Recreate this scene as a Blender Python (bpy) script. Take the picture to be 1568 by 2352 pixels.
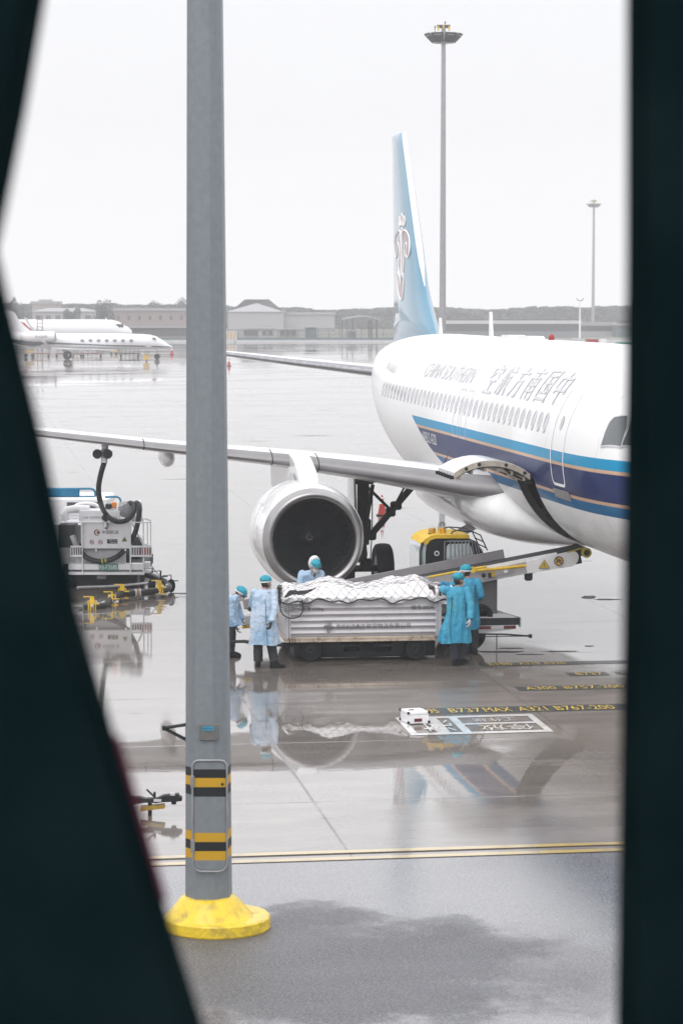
import bpy, bmesh, math, random
from math import sin, cos, pi, radians, sqrt, atan2, exp
from mathutils import Vector, Matrix, noise
SC = bpy.context.scene
for _o in list(bpy.data.objects): bpy.data.objects.remove(_o)
random.seed(7)
# ------------------------------------------------------------------ camera, sky, sun, exposure
EYE = 6.75; FPX = 5850.0; PITCH = math.atan((1176-700)/FPX)      # picture measured at 1568 x 2352
cam = bpy.data.cameras.new('Camera'); CAM = bpy.data.objects.new('Camera', cam); SC.collection.objects.link(CAM)
CAM.location = (0, 0, EYE); CAM.rotation_euler = (pi/2-PITCH, 0, 0)
cam.sensor_fit = 'VERTICAL'; cam.sensor_height = 36; cam.sensor_width = 24; cam.lens = 36*FPX/2352
cam.clip_start = 0.05; cam.clip_end = 8000
cam.dof.use_dof = True; cam.dof.focus_distance = 49; cam.dof.aperture_fstop = 4.0
SC.camera = CAM
W = bpy.data.worlds.new('World'); SC.world = W; W.use_nodes = True
nt = W.node_tree; nt.nodes.clear()
sky = nt.nodes.new('ShaderNodeTexSky'); sky.sky_type = 'NISHITA'; sky.sun_disc = False
SUN_EL, SUN_AZ = radians(58), radians(205)      # soft light through the cloud, from behind the camera
sky.sun_elevation = SUN_EL; sky.sun_rotation = SUN_AZ; sky.dust_density = 4; sky.air_density = 1
ov = nt.nodes.new('ShaderNodeMix'); ov.data_type = 'RGBA'; ov.inputs[0].default_value = 0.93   # overcast: a near white cloud layer
tcw = nt.nodes.new('ShaderNodeTexCoord'); sxw = nt.nodes.new('ShaderNodeSeparateXYZ'); crw = nt.nodes.new('ShaderNodeValToRGB')   # brighter cloud overhead than at the horizon
nt.links.new(tcw.outputs['Generated'], sxw.inputs[0]); nt.links.new(sxw.outputs[2], crw.inputs[0])
_e = crw.color_ramp.elements; _e[0].position = 0; _e[1].position = 1
for _p, _v in ((0, 8.2), (.03, 7.9), (.07, 7.4), (.115, 7.5), (.16, 10.0), (.2, 10.8), (.32, 12.0), (1, 12.0)):
    _q = _e[0] if _p == 0 else (_e[-1] if _p == 1 else _e.new(_p)); _q.color = (_v*.995, _v*.995, _v*1.02, 1)
nt.links.new(crw.outputs[0], ov.inputs[7])
bgn = nt.nodes.new('ShaderNodeBackground'); bgn.inputs[1].default_value = 0.1
wo = nt.nodes.new('ShaderNodeOutputWorld')
nt.links.new(sky.outputs[0], ov.inputs[6]); nt.links.new(ov.outputs[2], bgn.inputs[0]); nt.links.new(bgn.outputs[0], wo.inputs[0])
sl = bpy.data.lights.new('Sun', 'SUN'); sl.energy = 0.8; sl.angle = radians(40); sl.color = (1, .97, .93)
SUN = bpy.data.objects.new('Sun', sl); SC.collection.objects.link(SUN)
SUN.rotation_euler = (pi/2-SUN_EL, 0, pi-SUN_AZ); SUN.location = (0, -20, 40)
SC.view_settings.view_transform = 'Standard'; SC.view_settings.look = 'None'; SC.view_settings.gamma = 1
SC.view_settings.exposure = 0.42; SC.view_settings.use_curve_mapping = False
SC.render.engine = 'CYCLES'
SC.cycles.use_denoising = True; SC.cycles.max_bounces = 8; SC.cycles.volume_bounces = 1; SC.cycles.transparent_max_bounces = 12
SC.cycles.sample_clamp_indirect = 4

# ------------------------------------------------------------------ geometry helpers
def ray(px, py):
    u = (1176-py)/FPX; r = (px-784)/FPX
    return Vector((r, cos(PITCH)+u*sin(PITCH), -sin(PITCH)+u*cos(PITCH)))
def G(px, py, z=0.0):
    d = ray(px, py); return Vector((0, 0, EYE))+d*((z-EYE)/d.z)
def A(px, py, D):
    d = ray(px, py); return Vector((0, 0, EYE))+d*(D/d.y)
TH = 0.14413; AX, AY = 6.75, 42.46; SN, CS = sin(TH), cos(TH)
def LW(X, Y, Z=0.0): return Vector((AX-X*SN-Y*CS, AY+X*CS-Y*SN, Z))      # airliner frame: aft, starboard, up
PM = Matrix(((-SN, -CS, 0, AX), (CS, -SN, 0, AY), (0, 0, 1, 0), (0, 0, 0, 1)))
UD = Vector((CS, SN, 0)); VD = Vector((-SN, CS, 0)); ZD = Vector((0, 0, 1))   # along / across the stand
WM = {}
def link(o): SC.collection.objects.link(o)
def tag(o, label, cat, group=None, kind=None):
    if label: o['label'] = label
    if cat: o['category'] = cat
    if group: o['group'] = group
    if kind: o['kind'] = kind
    return o
def thing(name, label, cat, loc=(0, 0, 0), rz=0.0, group=None, M=None):
    o = bpy.data.objects.new(name, None); link(o); o.empty_display_size = .3
    m = M.copy() if M is not None else Matrix.Translation(Vector(loc)) @ Matrix.Rotation(rz, 4, 'Z')
    o.matrix_world = m; WM[o] = m
    return tag(o, label, cat, group)
def dup(root, M, label=None, group=None):
    def cp(o, par):
        c = o.copy(); link(c)
        if par: c.parent = par
        for k in KIDS.get(o, []): cp(k, c)
        return c
    c = cp(root, None); c.matrix_world = M; WM[c] = M
    if label: c['label'] = label
    if group: c['group'] = group
    return c
KIDS = {}
def frame(d, up=Vector((0, 0, 1))):
    d = d.normalized()
    if abs(d.dot(up)) > .98: up = Vector((1, 0, 0))
    s = d.cross(up).normalized(); u = s.cross(d).normalized(); return s, u
class MB:
    def __init__(s): s.v = []; s.f = []; s.m = []
    def add(s, vs, fs, mi=0):
        b = len(s.v); s.v += [Vector(v) for v in vs]; s.f += [[b+i for i in f] for f in fs]; s.m += [mi]*len(fs); return s
    def box(s, c, sz, R=None, mi=0, ch=0.0):
        x, y, z = sz[0]/2, sz[1]/2, sz[2]/2; c = Vector(c)
        if ch > 0:
            ch = min(ch, x*.9, y*.9, z*.9); P = []; 
            for (a, b2, e) in ((x, y-ch, z-ch), (x-ch, y, z-ch), (x-ch, y-ch, z)):
                for i in (-1, 1):
                    for j in (-1, 1):
                        for k in (-1, 1): P.append(Vector((i*a, j*b2, k*e)))
            def id_(t, i, j, k): return t*8+(i > 0)*4+(j > 0)*2+(k > 0)
            F = []
            for t, ax in ((0, 0), (1, 1), (2, 2)):
                for sg in (-1, 1):
                    q = []
                    for (p, r) in ((-1, -1), (1, -1), (1, 1), (-1, 1)):
                        w = [0, 0, 0]; w[ax] = sg; w[(ax+1) % 3] = p; w[(ax+2) % 3] = r; q.append(id_(t, *w))
                    F.append(q if sg > 0 else q[::-1])
            for a1, a2, a3 in ((0, 1, 2), (1, 2, 0), (2, 0, 1)):
                for i in (-1, 1):
                    for j in (-1, 1):
                        def mk(t, k):
                            w = [0, 0, 0]; w[a1] = i; w[a2] = j; w[a3] = k; return id_(t, *w)
                        q = [mk(a1, -1), mk(a2, -1), mk(a2, 1), mk(a1, 1)]; F.append(q if i*j > 0 else q[::-1])
            for i in (-1, 1):
                for j in (-1, 1):
                    for k in (-1, 1):
                        q = [id_(0, i, j, k), id_(1, i, j, k), id_(2, i, j, k)]; F.append(q if i*j*k > 0 else q[::-1])
        else:
            P = [Vector((i*x, j*y, k*z)) for i in (-1, 1) for j in (-1, 1) for k in (-1, 1)]
            F = [(0, 1, 3, 2), (4, 6, 7, 5), (0, 4, 5, 1), (2, 3, 7, 6), (0, 2, 6, 4), (1, 5, 7, 3)]
        if R is not None: P = [R @ p for p in P]
        return s.add([c+p for p in P], F, mi)
    def loft(s, rings, closed=True, caps=True, mi=0):
        n = len(rings[0]); V = [p for r in rings for p in r]; F = []
        for i in range(len(rings)-1):
            for j in range(n if closed else n-1):
                k = (j+1) % n; F.append((i*n+j, i*n+k, (i+1)*n+k, (i+1)*n+j))
        if caps and closed: F.append(tuple(range(n))[::-1]); F.append(tuple((len(rings)-1)*n+j for j in range(n)))
        return s.add(V, F, mi)
    def tube(s, pts, r, n=8, mi=0, caps=True, sq=1.0):
        pts = [Vector(p) for p in pts]; R = r if isinstance(r, (list, tuple)) else [r]*len(pts)
        rings = []; d0 = (pts[1]-pts[0]); sd, up = frame(d0)
        for i, p in enumerate(pts):
            d = (pts[min(i+1, len(pts)-1)]-pts[max(i-1, 0)]).normalized()
            sd = (sd-d*sd.dot(d)).normalized(); up = sd.cross(d).normalized()
            rings.append([p+(sd*cos(2*pi*k/n)+up*sin(2*pi*k/n)*sq)*R[i] for k in range(n)])
        return s.loft(rings, True, caps, mi)
    def cyl(s, a, b, r, r2=None, n=16, mi=0): return s.tube([a, b], [r, r if r2 is None else r2], n, mi)
    def lathe(s, prof, o, axis, n=32, mi=0, up=Vector((0, 0, 1)), a0=0, a1=2*pi):
        o = Vector(o); ax = Vector(axis).normalized(); sd, u = frame(ax, up); full = abs(a1-a0-2*pi) < 1e-6; m = n if full else n+1
        rings = [[o+ax*t+(sd*cos(a0+(a1-a0)*k/n)+u*sin(a0+(a1-a0)*k/n))*r for k in range(m)] for t, r in prof]
        return s.loft(rings, full, False, mi)
    def prism(s, poly, o, ux, uy, th, mi=0):           # polygon in (ux, uy), extruded by th along their cross product
        o = Vector(o); ux = Vector(ux).normalized(); uy = Vector(uy).normalized(); w = ux.cross(uy).normalized()
        a = [o+ux*p[0]+uy*p[1] for p in poly]; b = [p+w*th for p in a]; n = len(a)
        F = [tuple(range(n))[::-1], tuple(range(n, 2*n))]+[(i, (i+1) % n, n+(i+1) % n, n+i) for i in range(n)]
        return s.add(a+b, F, mi)
    def ell(s, c, r, R=None, n=16, m=10, mi=0, fn=None):
        c = Vector(c); rings = []
        for i in range(1, m):
            t = pi*i/m; ring = []
            for k in range(n):
                q = Vector((sin(t)*cos(2*pi*k/n), sin(t)*sin(2*pi*k/n), cos(t))); p = Vector((q.x*r[0], q.y*r[1], q.z*r[2]))
                if fn: p = p*fn(q)
                ring.append(c+(R @ p if R else p))
            rings.append(ring)
        V = [p for g in rings for p in g]; top = Vector((0, 0, r[2])); bot = -top
        if fn: top = top*fn(Vector((0, 0, 1))); bot = bot*fn(Vector((0, 0, -1)))
        V += [c+(R @ top if R else top), c+(R @ bot if R else bot)]; F = []
        for i in range(m-2):
            for j in range(n): k = (j+1) % n; F.append((i*n+j, (i+1)*n+j, (i+1)*n+k, i*n+k))
        for j in range(n): k = (j+1) % n; F.append((len(V)-2, j, k)); F.append((len(V)-1, (m-2)*n+k, (m-2)*n+j))
        return s.add(V, F, mi)
    def build(s, name, mats, parent=None, smooth=35, local=False, bevel=0):
        me = bpy.data.meshes.new(name)
        vs = s.v; org = Vector((0, 0, 0)); root = parent
        while root is not None and root.parent is not None: root = root.parent
        if root is not None:
            if not local: inv = WM[root].inverted(); vs = [inv @ v for v in vs]
        elif vs:
            lo = [min(v[i] for v in vs) for i in range(3)]; hi = [max(v[i] for v in vs) for i in range(3)]
            org = Vector(((lo[0]+hi[0])/2, (lo[1]+hi[1])/2, lo[2])); vs = [v-org for v in vs]
        me.from_pydata([tuple(v) for v in vs], [], s.f); me.update()
        if not isinstance(mats, (list, tuple)): mats = [mats]
        for m in mats: me.materials.append(m)
        for p, mi in zip(me.polygons, s.m): p.material_index = mi
        bm = bmesh.new(); bm.from_mesh(me); bmesh.ops.recalc_face_normals(bm, faces=bm.faces); bm.to_mesh(me); bm.free()
        if smooth:
            me.shade_smooth(); me.set_sharp_from_angle(angle=radians(smooth))
        o = bpy.data.objects.new(name, me); link(o)
        if parent is not None: o.parent = parent; KIDS.setdefault(parent, []).append(o)
        else: o.location = org; WM[o] = Matrix.Translation(org)
        if bevel:
            b = o.modifiers.new('b', 'BEVEL'); b.width = bevel; b.segments = 2; b.limit_method = 'ANGLE'
        return o
def box_px(mb, x0, y0, x1, y1, D0, D1, mi=0, ch=.01):       # upright box whose near face spans this area at distance D0
    a = A(x0, y0, D0); b = A(x1, y1, D0)
    return mb.box(((a.x+b.x)/2, (D0+D1)/2, (a.z+b.z)/2), (abs(b.x-a.x), abs(D1-D0), abs(a.z-b.z)), None, mi, ch)
_dg = {}
def text_geo(body, cuts=0):
    c = bpy.data.curves.new('t', 'FONT'); c.body = body; c.resolution_u = 3; c.align_x = 'LEFT'
    o = bpy.data.objects.new('t', c); link(o); dg = bpy.context.evaluated_depsgraph_get()
    m = bpy.data.meshes.new_from_object(o.evaluated_get(dg)); bpy.data.objects.remove(o)
    bm = bmesh.new(); bm.from_mesh(m); bmesh.ops.remove_doubles(bm, verts=bm.verts, dist=1e-4)
    xs = [v.co.x for v in bm.verts]; ys = [v.co.y for v in bm.verts]; x0, x1, y0, y1 = min(xs), max(xs), min(ys), max(ys)
    for v in bm.verts: v.co.x = (v.co.x-x0)/(x1-x0); v.co.y = (v.co.y-y0)/(y1-y0); v.co.z = 0
    for i in range(1, cuts):
        bmesh.ops.bisect_plane(bm, geom=bm.verts[:]+bm.edges[:]+bm.faces[:], plane_co=(0, i/cuts, 0), plane_no=(0, 1, 0))
    V = [v.co.copy() for v in bm.verts]; bm.verts.index_update(); F = [[v.index for v in f.verts] for f in bm.faces]; bm.free()
    bpy.data.meshes.remove(m); return V, F
def put_text(mb, body, o, ux, uy, w, h, mi=0, off=0.0):
    V, F = text_geo(body); o = Vector(o); ux = Vector(ux).normalized(); uy = Vector(uy).normalized(); n = ux.cross(uy)
    mb.add([o+ux*(v.x*w)+uy*(v.y*h)+n*off for v in V], F, mi); return mb

# ------------------------------------------------------------------ materials
def mat(name, col, rough=.5, metal=0, coat=0, coatr=.05, var=.12, vscale=6, col2=None, bump=0, bscale=30, spec=.5, alpha=None, dirt=None, dscale=2.5, damt=.5):
    m = bpy.data.materials.new(name); m.use_nodes = True; t = m.node_tree; b = t.nodes['Principled BSDF']
    tc = t.nodes.new('ShaderNodeTexCoord'); L = t.links.new
    n = t.nodes.new('ShaderNodeTexNoise'); n.inputs['Scale'].default_value = vscale; n.inputs['Detail'].default_value = 5; L(tc.outputs['Object'], n.inputs['Vector'])
    mx = t.nodes.new('ShaderNodeMix'); mx.data_type = 'RGBA'
    c2 = col2 or tuple(min(1, c*(1+var)+.002) for c in col)
    mx.inputs[6].default_value = (*[c*(1-var) if not col2 else c for c in col], 1); mx.inputs[7].default_value = (*c2, 1)
    r = t.nodes.new('ShaderNodeMapRange'); r.inputs[1].default_value = .35; r.inputs[2].default_value = .65; L(n.outputs[0], r.inputs[0]); L(r.outputs[0], mx.inputs[0])
    out = mx.outputs[2]
    if dirt:
        n2 = t.nodes.new('ShaderNodeTexNoise'); n2.inputs['Scale'].default_value = dscale; n2.inputs['Detail'].default_value = 8; n2.inputs['Roughness'].default_value = .7; L(tc.outputs['Object'], n2.inputs['Vector'])
        r2 = t.nodes.new('ShaderNodeMapRange'); r2.inputs[1].default_value = .5; r2.inputs[2].default_value = .72; r2.inputs[4].default_value = damt; L(n2.outputs[0], r2.inputs[0])
        m2 = t.nodes.new('ShaderNodeMix'); m2.data_type = 'RGBA'; L(r2.outputs[0], m2.inputs[0]); L(out, m2.inputs[6]); m2.inputs[7].default_value = (*dirt, 1); out = m2.outputs[2]
    L(out, b.inputs['Base Color'])
    rr = t.nodes.new('ShaderNodeMapRange'); rr.inputs[3].default_value = max(0, rough-.06); rr.inputs[4].default_value = min(1, rough+.06); L(n.outputs[0], rr.inputs[0]); L(rr.outputs[0], b.inputs['Roughness'])
    b.inputs['Metallic'].default_value = metal; b.inputs['Coat Weight'].default_value = coat; b.inputs['Coat Roughness'].default_value = coatr
    b.inputs['Specular IOR Level'].default_value = spec
    if bump:
        n3 = t.nodes.new('ShaderNodeTexNoise'); n3.inputs['Scale'].default_value = bscale; n3.inputs['Detail'].default_value = 4; L(tc.outputs['Object'], n3.inputs['Vector'])
        bp = t.nodes.new('ShaderNodeBump'); bp.inputs['Strength'].default_value = bump; bp.inputs['Distance'].default_value = .02 if bscale > 20 else .05; L(n3.outputs[0], bp.inputs['Height']); L(bp.outputs[0], b.inputs['Normal'])
    if alpha is not None: b.inputs['Alpha'].default_value = alpha
    return m
M = {}
M['white'] = mat('white_paint', (.78, .78, .79), .35, var=.03, coat=.5, dirt=(.45, .43, .41), damt=.35)
M['cream'] = mat('cream_metal', (.42, .38, .31), .4, var=.12, dirt=(.12, .10, .08), dscale=5)
M['lightgrey'] = mat('light_grey', (.5, .5, .52), .5, var=.06, dirt=(.3, .29, .28))
M['midgrey'] = mat('mid_grey', (.2, .2, .21), .5, var=.08)
M['darkgrey'] = mat('dark_grey', (.014, .018, .019), .55, var=.15, spec=.3)
M['black'] = mat('black', (.004, .007, .008), .6, var=.1, spec=.25)
M['rubber'] = mat('rubber', (.005, .009, .010), .75, var=.2, spec=.2)
M['steel'] = mat('steel', (.55, .54, .55), .25, metal=1, var=.08, vscale=3)
M['dullsteel'] = mat('dull_steel', (.33, .33, .35), .45, metal=.7, var=.15, vscale=8)
M['galv'] = mat('galvanised', (.205, .228, .245), .5, metal=.25, var=.06, vscale=14)
M['yellow'] = mat('yellow_paint', (.72, .46, .01), .45, var=.08, dirt=(.2, .14, .04), dscale=8, damt=.5)
M['red'] = mat('red_paint', (.30, .02, .025), .45)
M['darkred'] = mat('dark_red', (.12, .012, .015), .5)
M['orange'] = mat('orange_lens', (.75, .22, .01), .25, coat=1)
M['glass'] = mat('dark_glass', (.03, .045, .05), .06, coat=1)
M['paleglass'] = mat('pale_glass', (.40, .46, .47), .08, coat=1)
M['cyan'] = mat('cyan_paint', (.0, .16, .30), .4)
M['green'] = mat('green_paint', (.0, .19, .14), .45)
M['ink'] = mat('ink', (.02, .021, .023), .6, var=.05)
M['greyink'] = mat('grey_ink', (.16, .16, .17), .6, var=.05)
M['paleink'] = mat('pale_ink', (.30, .30, .33), .6, var=.03)
M['brownink'] = mat('brown_ink', (.05, .025, .022), .6)
M['whiteink'] = mat('white_ink', (.8, .8, .8), .5, var=.03)
M['skin'] = mat('skin', (.36, .19, .13), .5, var=.05)
M['hair'] = mat('hair', (.01, .009, .008), .6)
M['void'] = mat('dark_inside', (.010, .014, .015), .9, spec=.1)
BLK = (.0036, .0105, .0122)
M['frame'] = mat('frame_dark_green', BLK, .95, var=.12, spec=.0)
M['redstrip'] = mat('red_strip', (.12, .02, .045), .9, spec=.1)
# ------------------------------------------------------------------ ground
def ground_mat(asphalt=False):
    m = bpy.data.materials.new('wet_asphalt' if asphalt else 'wet_concrete'); m.use_nodes = True; t = m.node_tree; b = t.nodes['Principled BSDF']; L = t.links.new
    geo = t.nodes.new('ShaderNodeNewGeometry')
    mp = t.nodes.new('ShaderNodeMapping'); mp.vector_type = 'POINT'
    mp.inputs['Rotation'].default_value = (0, 0, -TH); L(geo.outputs['Position'], mp.inputs['Vector'])
    def nz(sc, det=4, rgh=.5, sx=1, sy=1, off=0):
        a = t.nodes.new('ShaderNodeMapping'); a.inputs['Scale'].default_value = (sx, sy, 1); a.inputs['Location'].default_value = (off, off*.7, 0); L(mp.outputs[0], a.inputs['Vector'])
        n = t.nodes.new('ShaderNodeTexNoise'); n.inputs['Scale'].default_value = sc; n.inputs['Detail'].default_value = det; n.inputs['Roughness'].default_value = rgh; L(a.outputs[0], n.inputs['Vector']); return n.outputs[0]
    def mr(x, a, b_, c=0, d=1, sm=True):
        r = t.nodes.new('ShaderNodeMapRange'); r.inputs[1].default_value = a; r.inputs[2].default_value = b_; r.inputs[3].default_value = c; r.inputs[4].default_value = d
        if sm: r.interpolation_type = 'SMOOTHSTEP'
        L(x, r.inputs[0]); return r.outputs[0]
    def mix(f, c1, c2):
        x = t.nodes.new('ShaderNodeMix'); x.data_type = 'RGBA'; L(f, x.inputs[0])
        for i, c in ((6, c1), (7, c2)):
            if isinstance(c, tuple): x.inputs[i].default_value = (*c, 1)
            else: L(c, x.inputs[i])
        return x.outputs[2]
    def op(o, a, b_=None):
        x = t.nodes.new('ShaderNodeMath'); x.operation = o
        for i, v in ((0, a), (1, b_)):
            if v is None: continue
            if isinstance(v, (int, float)): x.inputs[i].default_value = v
            else: L(v, x.inputs[i])
        return x.outputs[0]
    big = nz(.11, 3, .5, .7, 1.3, 3); med = nz(.9, 5, .6, .6, 1.4); fine = nz(38, 4, .75)
    if asphalt:
        vd = t.nodes.new('ShaderNodeVectorMath'); vd.operation = 'DISTANCE'; L(geo.outputs['Position'], vd.inputs[0]); vd.inputs[1].default_value = (-.5, 25.7, 0)
        dist = mr(op('ADD', vd.outputs['Value'], op('MULTIPLY', op('SUBTRACT', nz(.45, 7, .68, 1, 1, 4), .5), 5.5)), .3, 3.2, -.26, .18)
        c = mix(mr(med, .35, .65), (.034, .035, .042), (.056, .057, .069))
        c = mix(mr(fine, .42, .68), c, (.19, .19, .20))
        puddle = mr(op('ADD', big, dist), .36, .66)
        dry = mr(nz(.16, 3, .5, 1, 1, 9), .5, .62)
        rough = mr(puddle, 0, 1, .34, .07)
        hgt = op('MULTIPLY', fine, mr(puddle, 0, 1, .9, .05)); bs, bd = .7, .015
    else:
        c = mix(mr(med, .3, .7), (.100, .082, .069), (.178, .152, .132))
        c = mix(mr(nz(.35, 6, .65, 1, 2.2, 5), .55, .75, 0, .6), c, (.055, .045, .036))
        c = mix(mr(nz(25, 3), .6, .8, 0, .3), c, (.3, .28, .26))
        # slab joints, 4.7 m grid lined up with the stand
        sx = t.nodes.new('ShaderNodeSeparateXYZ'); L(mp.outputs[0], sx.inputs[0])
        js = []
        wob = op('MULTIPLY', op('SUBTRACT', nz(1.3, 2), .5), .015)
        for out, off in ((sx.outputs[0], JX), (sx.outputs[1], JY)):
            q = op('ADD', op('ADD', out, off), wob); q = op('PINGPONG', q, 2.35); js.append(mr(q, .012, .03, 1, 0))
        jj = op('MAXIMUM', js[0], js[1]); jj = op('MULTIPLY', jj, mr(nz(.5, 3, .6), .35, .6, .15, .7))
        c = mix(jj, c, (.035, .03, .027))
        puddle = mr(big, .36, .6)
        rough = op('ADD', mr(puddle, 0, 1, .11, .02), mr(jj, 0, 1, 0, .3))
        hgt = op('ADD', op('MULTIPLY', fine, mr(puddle, 0, 1, .10, .0)), op('ADD', op('ADD', op('MULTIPLY', nz(5, 3, .5), .10), op('MULTIPLY', nz(.9, 3, .55), .18)), mr(jj, 0, 1, 0, -.25))); bs, bd = .25, .01
    L(c, b.inputs['Base Color']); b.inputs['Roughness'].default_value = .55; b.inputs['Specular IOR Level'].default_value = .3
    if asphalt: L(mr(puddle, 0, 1, .40, 1), b.inputs['Coat Weight'])
    else:       # drier, less reflective patch of concrete round the painted stop codes
        v2 = t.nodes.new('ShaderNodeVectorMath'); v2.operation = 'DISTANCE'; L(geo.outputs['Position'], v2.inputs[0]); v2.inputs[1].default_value = (3.9, 42.6, 0)
        cwn = t.nodes.new('ShaderNodeMath'); cwn.operation = 'MULTIPLY'; L(cwn.outputs[0], b.inputs['Coat Weight']); L(mr(nz(.42, 6, .62, .55, 1.5, 11), .63, .66, 1, .45), cwn.inputs[1])
        L(mr(op('ADD', v2.outputs['Value'], mr(med, .3, .7, -1.5, 1.5, False)), 2.0, 5.5, .30, 1), cwn.inputs[0])
    b.inputs['Coat IOR'].default_value = 2.0 if not asphalt else 1.66; L(rough, b.inputs['Coat Roughness'])
    bp = t.nodes.new('ShaderNodeBump'); bp.inputs['Strength'].default_value = bs; bp.inputs['Distance'].default_value = bd; L(hgt, bp.inputs['Height'])
    L(bp.outputs[0], b.inputs['Coat Normal']); L(bp.outputs[0], b.inputs['Normal'])
    return m
_p = G(1200, 1611); _q = G(1150, 1830)
def rot(p): return (p.x*CS+p.y*SN, -p.x*SN+p.y*CS)
JX = -(rot(_p)[0]); JY = -(rot(_q)[1])
MG = ground_mat(); MA = ground_mat(True)
def sheet(name, pts, z, m, kind='structure', th=0):
    mb = MB(); mb.add([(p[0], p[1], z) for p in pts], [tuple(range(len(pts)))]); o = mb.build(name, m, smooth=0)
    if kind: o['kind'] = kind
    return o
sheet('ground', [(-900, -40), (900, -40), (900, 960), (-900, 960)], 0, MG)
def LL(u, v): return Vector((u*CS-v*SN, u*SN+v*CS, 0))
rv = rot(G(900, 1974))[1]
sheet('service_road', [LL(-80, -30), LL(80, -30), LL(80, rv), LL(-80, rv)], .004, MA)
mg = mat('wet_grass', (.16, .17, .13), .9, var=.3, vscale=.3)
sheet('grass_verge', [(-500, 476), (500, 476), (500, 950), (-500, 950)], .02, mg)
def wetpaint(name, col, dirt, rough=.5, cw=1, ds=3):
    m = mat(name, col, rough, coat=cw, coatr=.06, var=.08, dirt=dirt, dscale=ds, damt=.85); m.node_tree.nodes['Principled BSDF'].inputs['Coat IOR'].default_value = 1.68; return m
MY = wetpaint('wet_yellow_line', (.46, .31, .03), (.10, .095, .085), ds=.7); MWh = wetpaint('wet_white_line', (.72, .71, .70), (.3, .28, .26)); MYd = wetpaint('stop_code_yellow', (.62, .42, .03), (.2, .16, .07), cw=.3); MBk = wetpaint('wet_black_line', (.012, .016, .017), (.05, .05, .045), cw=.3)
mb = MB()
uw = rot(G(1240, 1962))[0]; MYw = wetpaint('sky_washed_yellow_line', (.42, .29, .07), (.09, .085, .075), ds=1.2)  # left stretch duller: wash of reflected sky painted into the line colour
for ua, ub, mm in ((-60, uw, MYw), (uw+.004, 60, MY)):
    mb = MB()
    for v0 in (.02, .40): a = rv+v0; mb.add([LL(ua, a)+ZD*.012, LL(ub, a)+ZD*.012, LL(ub, a+.16)+ZD*.012, LL(ua, a+.16)+ZD*.012], [(0, 1, 2, 3)])
    mb.build('road_line', mm, smooth=0)['kind'] = 'structure'
# black bands with yellow stop codes
def band(px0, py0, px1, top, bot, txts):
    a = G(px0, bot); b = G(px1, bot-(px1-px0)*.0215); t_ = rot(G(px0, top)); u0, v0 = rot(a); u1 = rot(b)[0]; v1 = t_[1]
    mb = MB(); mb.add([LL(u0, v0)+ZD*.004, LL(u1, v0)+ZD*.004, LL(u1, v1)+ZD*.004, LL(u0, v1)+ZD*.004], [(0, 1, 2, 3)])
    mb.build('stop_band', MBk, smooth=0)['kind'] = 'structure'
    mt = MB(); h = (v1-v0)
    for s_, xa, xb in txts:
        ua = rot(G(xa, (top+bot)/2))[0]; ub = rot(G(xb, (top+bot)/2))[0]
        V, F = text_geo(s_); mt.add([LL(ua+v.x*(ub-ua), v0+h*.16+v.y*h*.68)+ZD*.008 for v in V], F)
    mt.build('stop_code', MYd, smooth=0)['kind'] = 'structure'
band(945, 1640, 1470, 1628, 1642, [('E195', 958, 1007), ('B737', 1033, 1108), ('MAX', 1115, 1180), ('A321', 1196, 1264), ('B767-200', 1285, 1425)])
band(1193, 1590, 1470, 1577, 1587, [('A300', 1206, 1278), ('B757-200', 1298, 1440)])
band(1310, 1553, 1400, 1545, 1553, [('B737', 1322, 1385)])
band(1418, 1549, 1470, 1543, 1549, [('A3', 1424, 1445)])
band(1108, 1532, 1180, 1523, 1531, [('E190', 1122, 1176)])
band(1180, 1531, 1470, 1522, 1529, [('A319 A320', 1190, 1300)])
# white parking box with lettering painted upside down
Q = [G(907, 1649), G(1220, 1640), G(1271, 1681), G(944, 1690)]
def qm(u, v, z=.006): a = Q[0].lerp(Q[1], u); b = Q[3].lerp(Q[2], u); p = a.lerp(b, v); return Vector((p.x, p.y, z))
mb = MB()
def qr(u0, v0, u1, v1, z=.006): mb.add([qm(u0, v0, z), qm(u1, v0, z), qm(u1, v1, z), qm(u0, v1, z)], [(0, 1, 2, 3)])
qr(0, 0, 1, .11); qr(0, .89, 1, 1); qr(0, .11, .055, .89); qr(.95, .11, 1, .89); qr(.375, .11, .435, .89); qr(.2, .11, .285, .89); qr(.435, .43, .95, .51)
mb.build('box_line', MWh, smooth=0)['kind'] = 'structure'
mb = MB()
def qt(s_, u0, v0, u1, v1, sub=0):
    V, F = text_geo(s_)
    mb.add([qm(u1-(u1-u0)*v.x, v0+(v1-v0)*v.y, .011) for v in V], F)
qt('工作梯', .53, .18, .84, .38); qt('停放', .52, .56, .90, .86)
V, F = text_geo('禁'); mb.add([qm(.13+.22*(1-v.y), .2+.65*v.x, .011) for v in V], F)
mb.build('box_lettering', MWh, smooth=0)['kind'] = 'structure'

def stain(px, py, w, h, seed, m):
    pts = []
    for k in range(40):
        a = 2*pi*k/40; r = 1+.5*noise.noise(Vector((cos(a)*1.6, sin(a)*1.6, seed)))+.25*noise.noise(Vector((cos(a)*5, sin(a)*5, seed))); p = G(px+w/2*r*cos(a), py-h/2*r*sin(a)); pts.append(p+ZD*.003)
    mb = MB(); mb.add(pts, [tuple(range(40))]); o = mb.build('stain', m, smooth=0); o['kind'] = 'structure'
MSn = mat('rubber_stain', (.04, .037, .034), .6, var=.2)
for a in ((1352, 1372, 34, 7, 1), (1395, 1377, 60, 3, 2), (1150, 1497, 110, 3.5, 3), (1210, 1503, 60, 2.5, 4), (1170, 1489, 60, 2, 5), (1290, 1496, 90, 2, 6), (1352, 1484, 20, 2.5, 7)): stain(*a, MSn)
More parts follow.
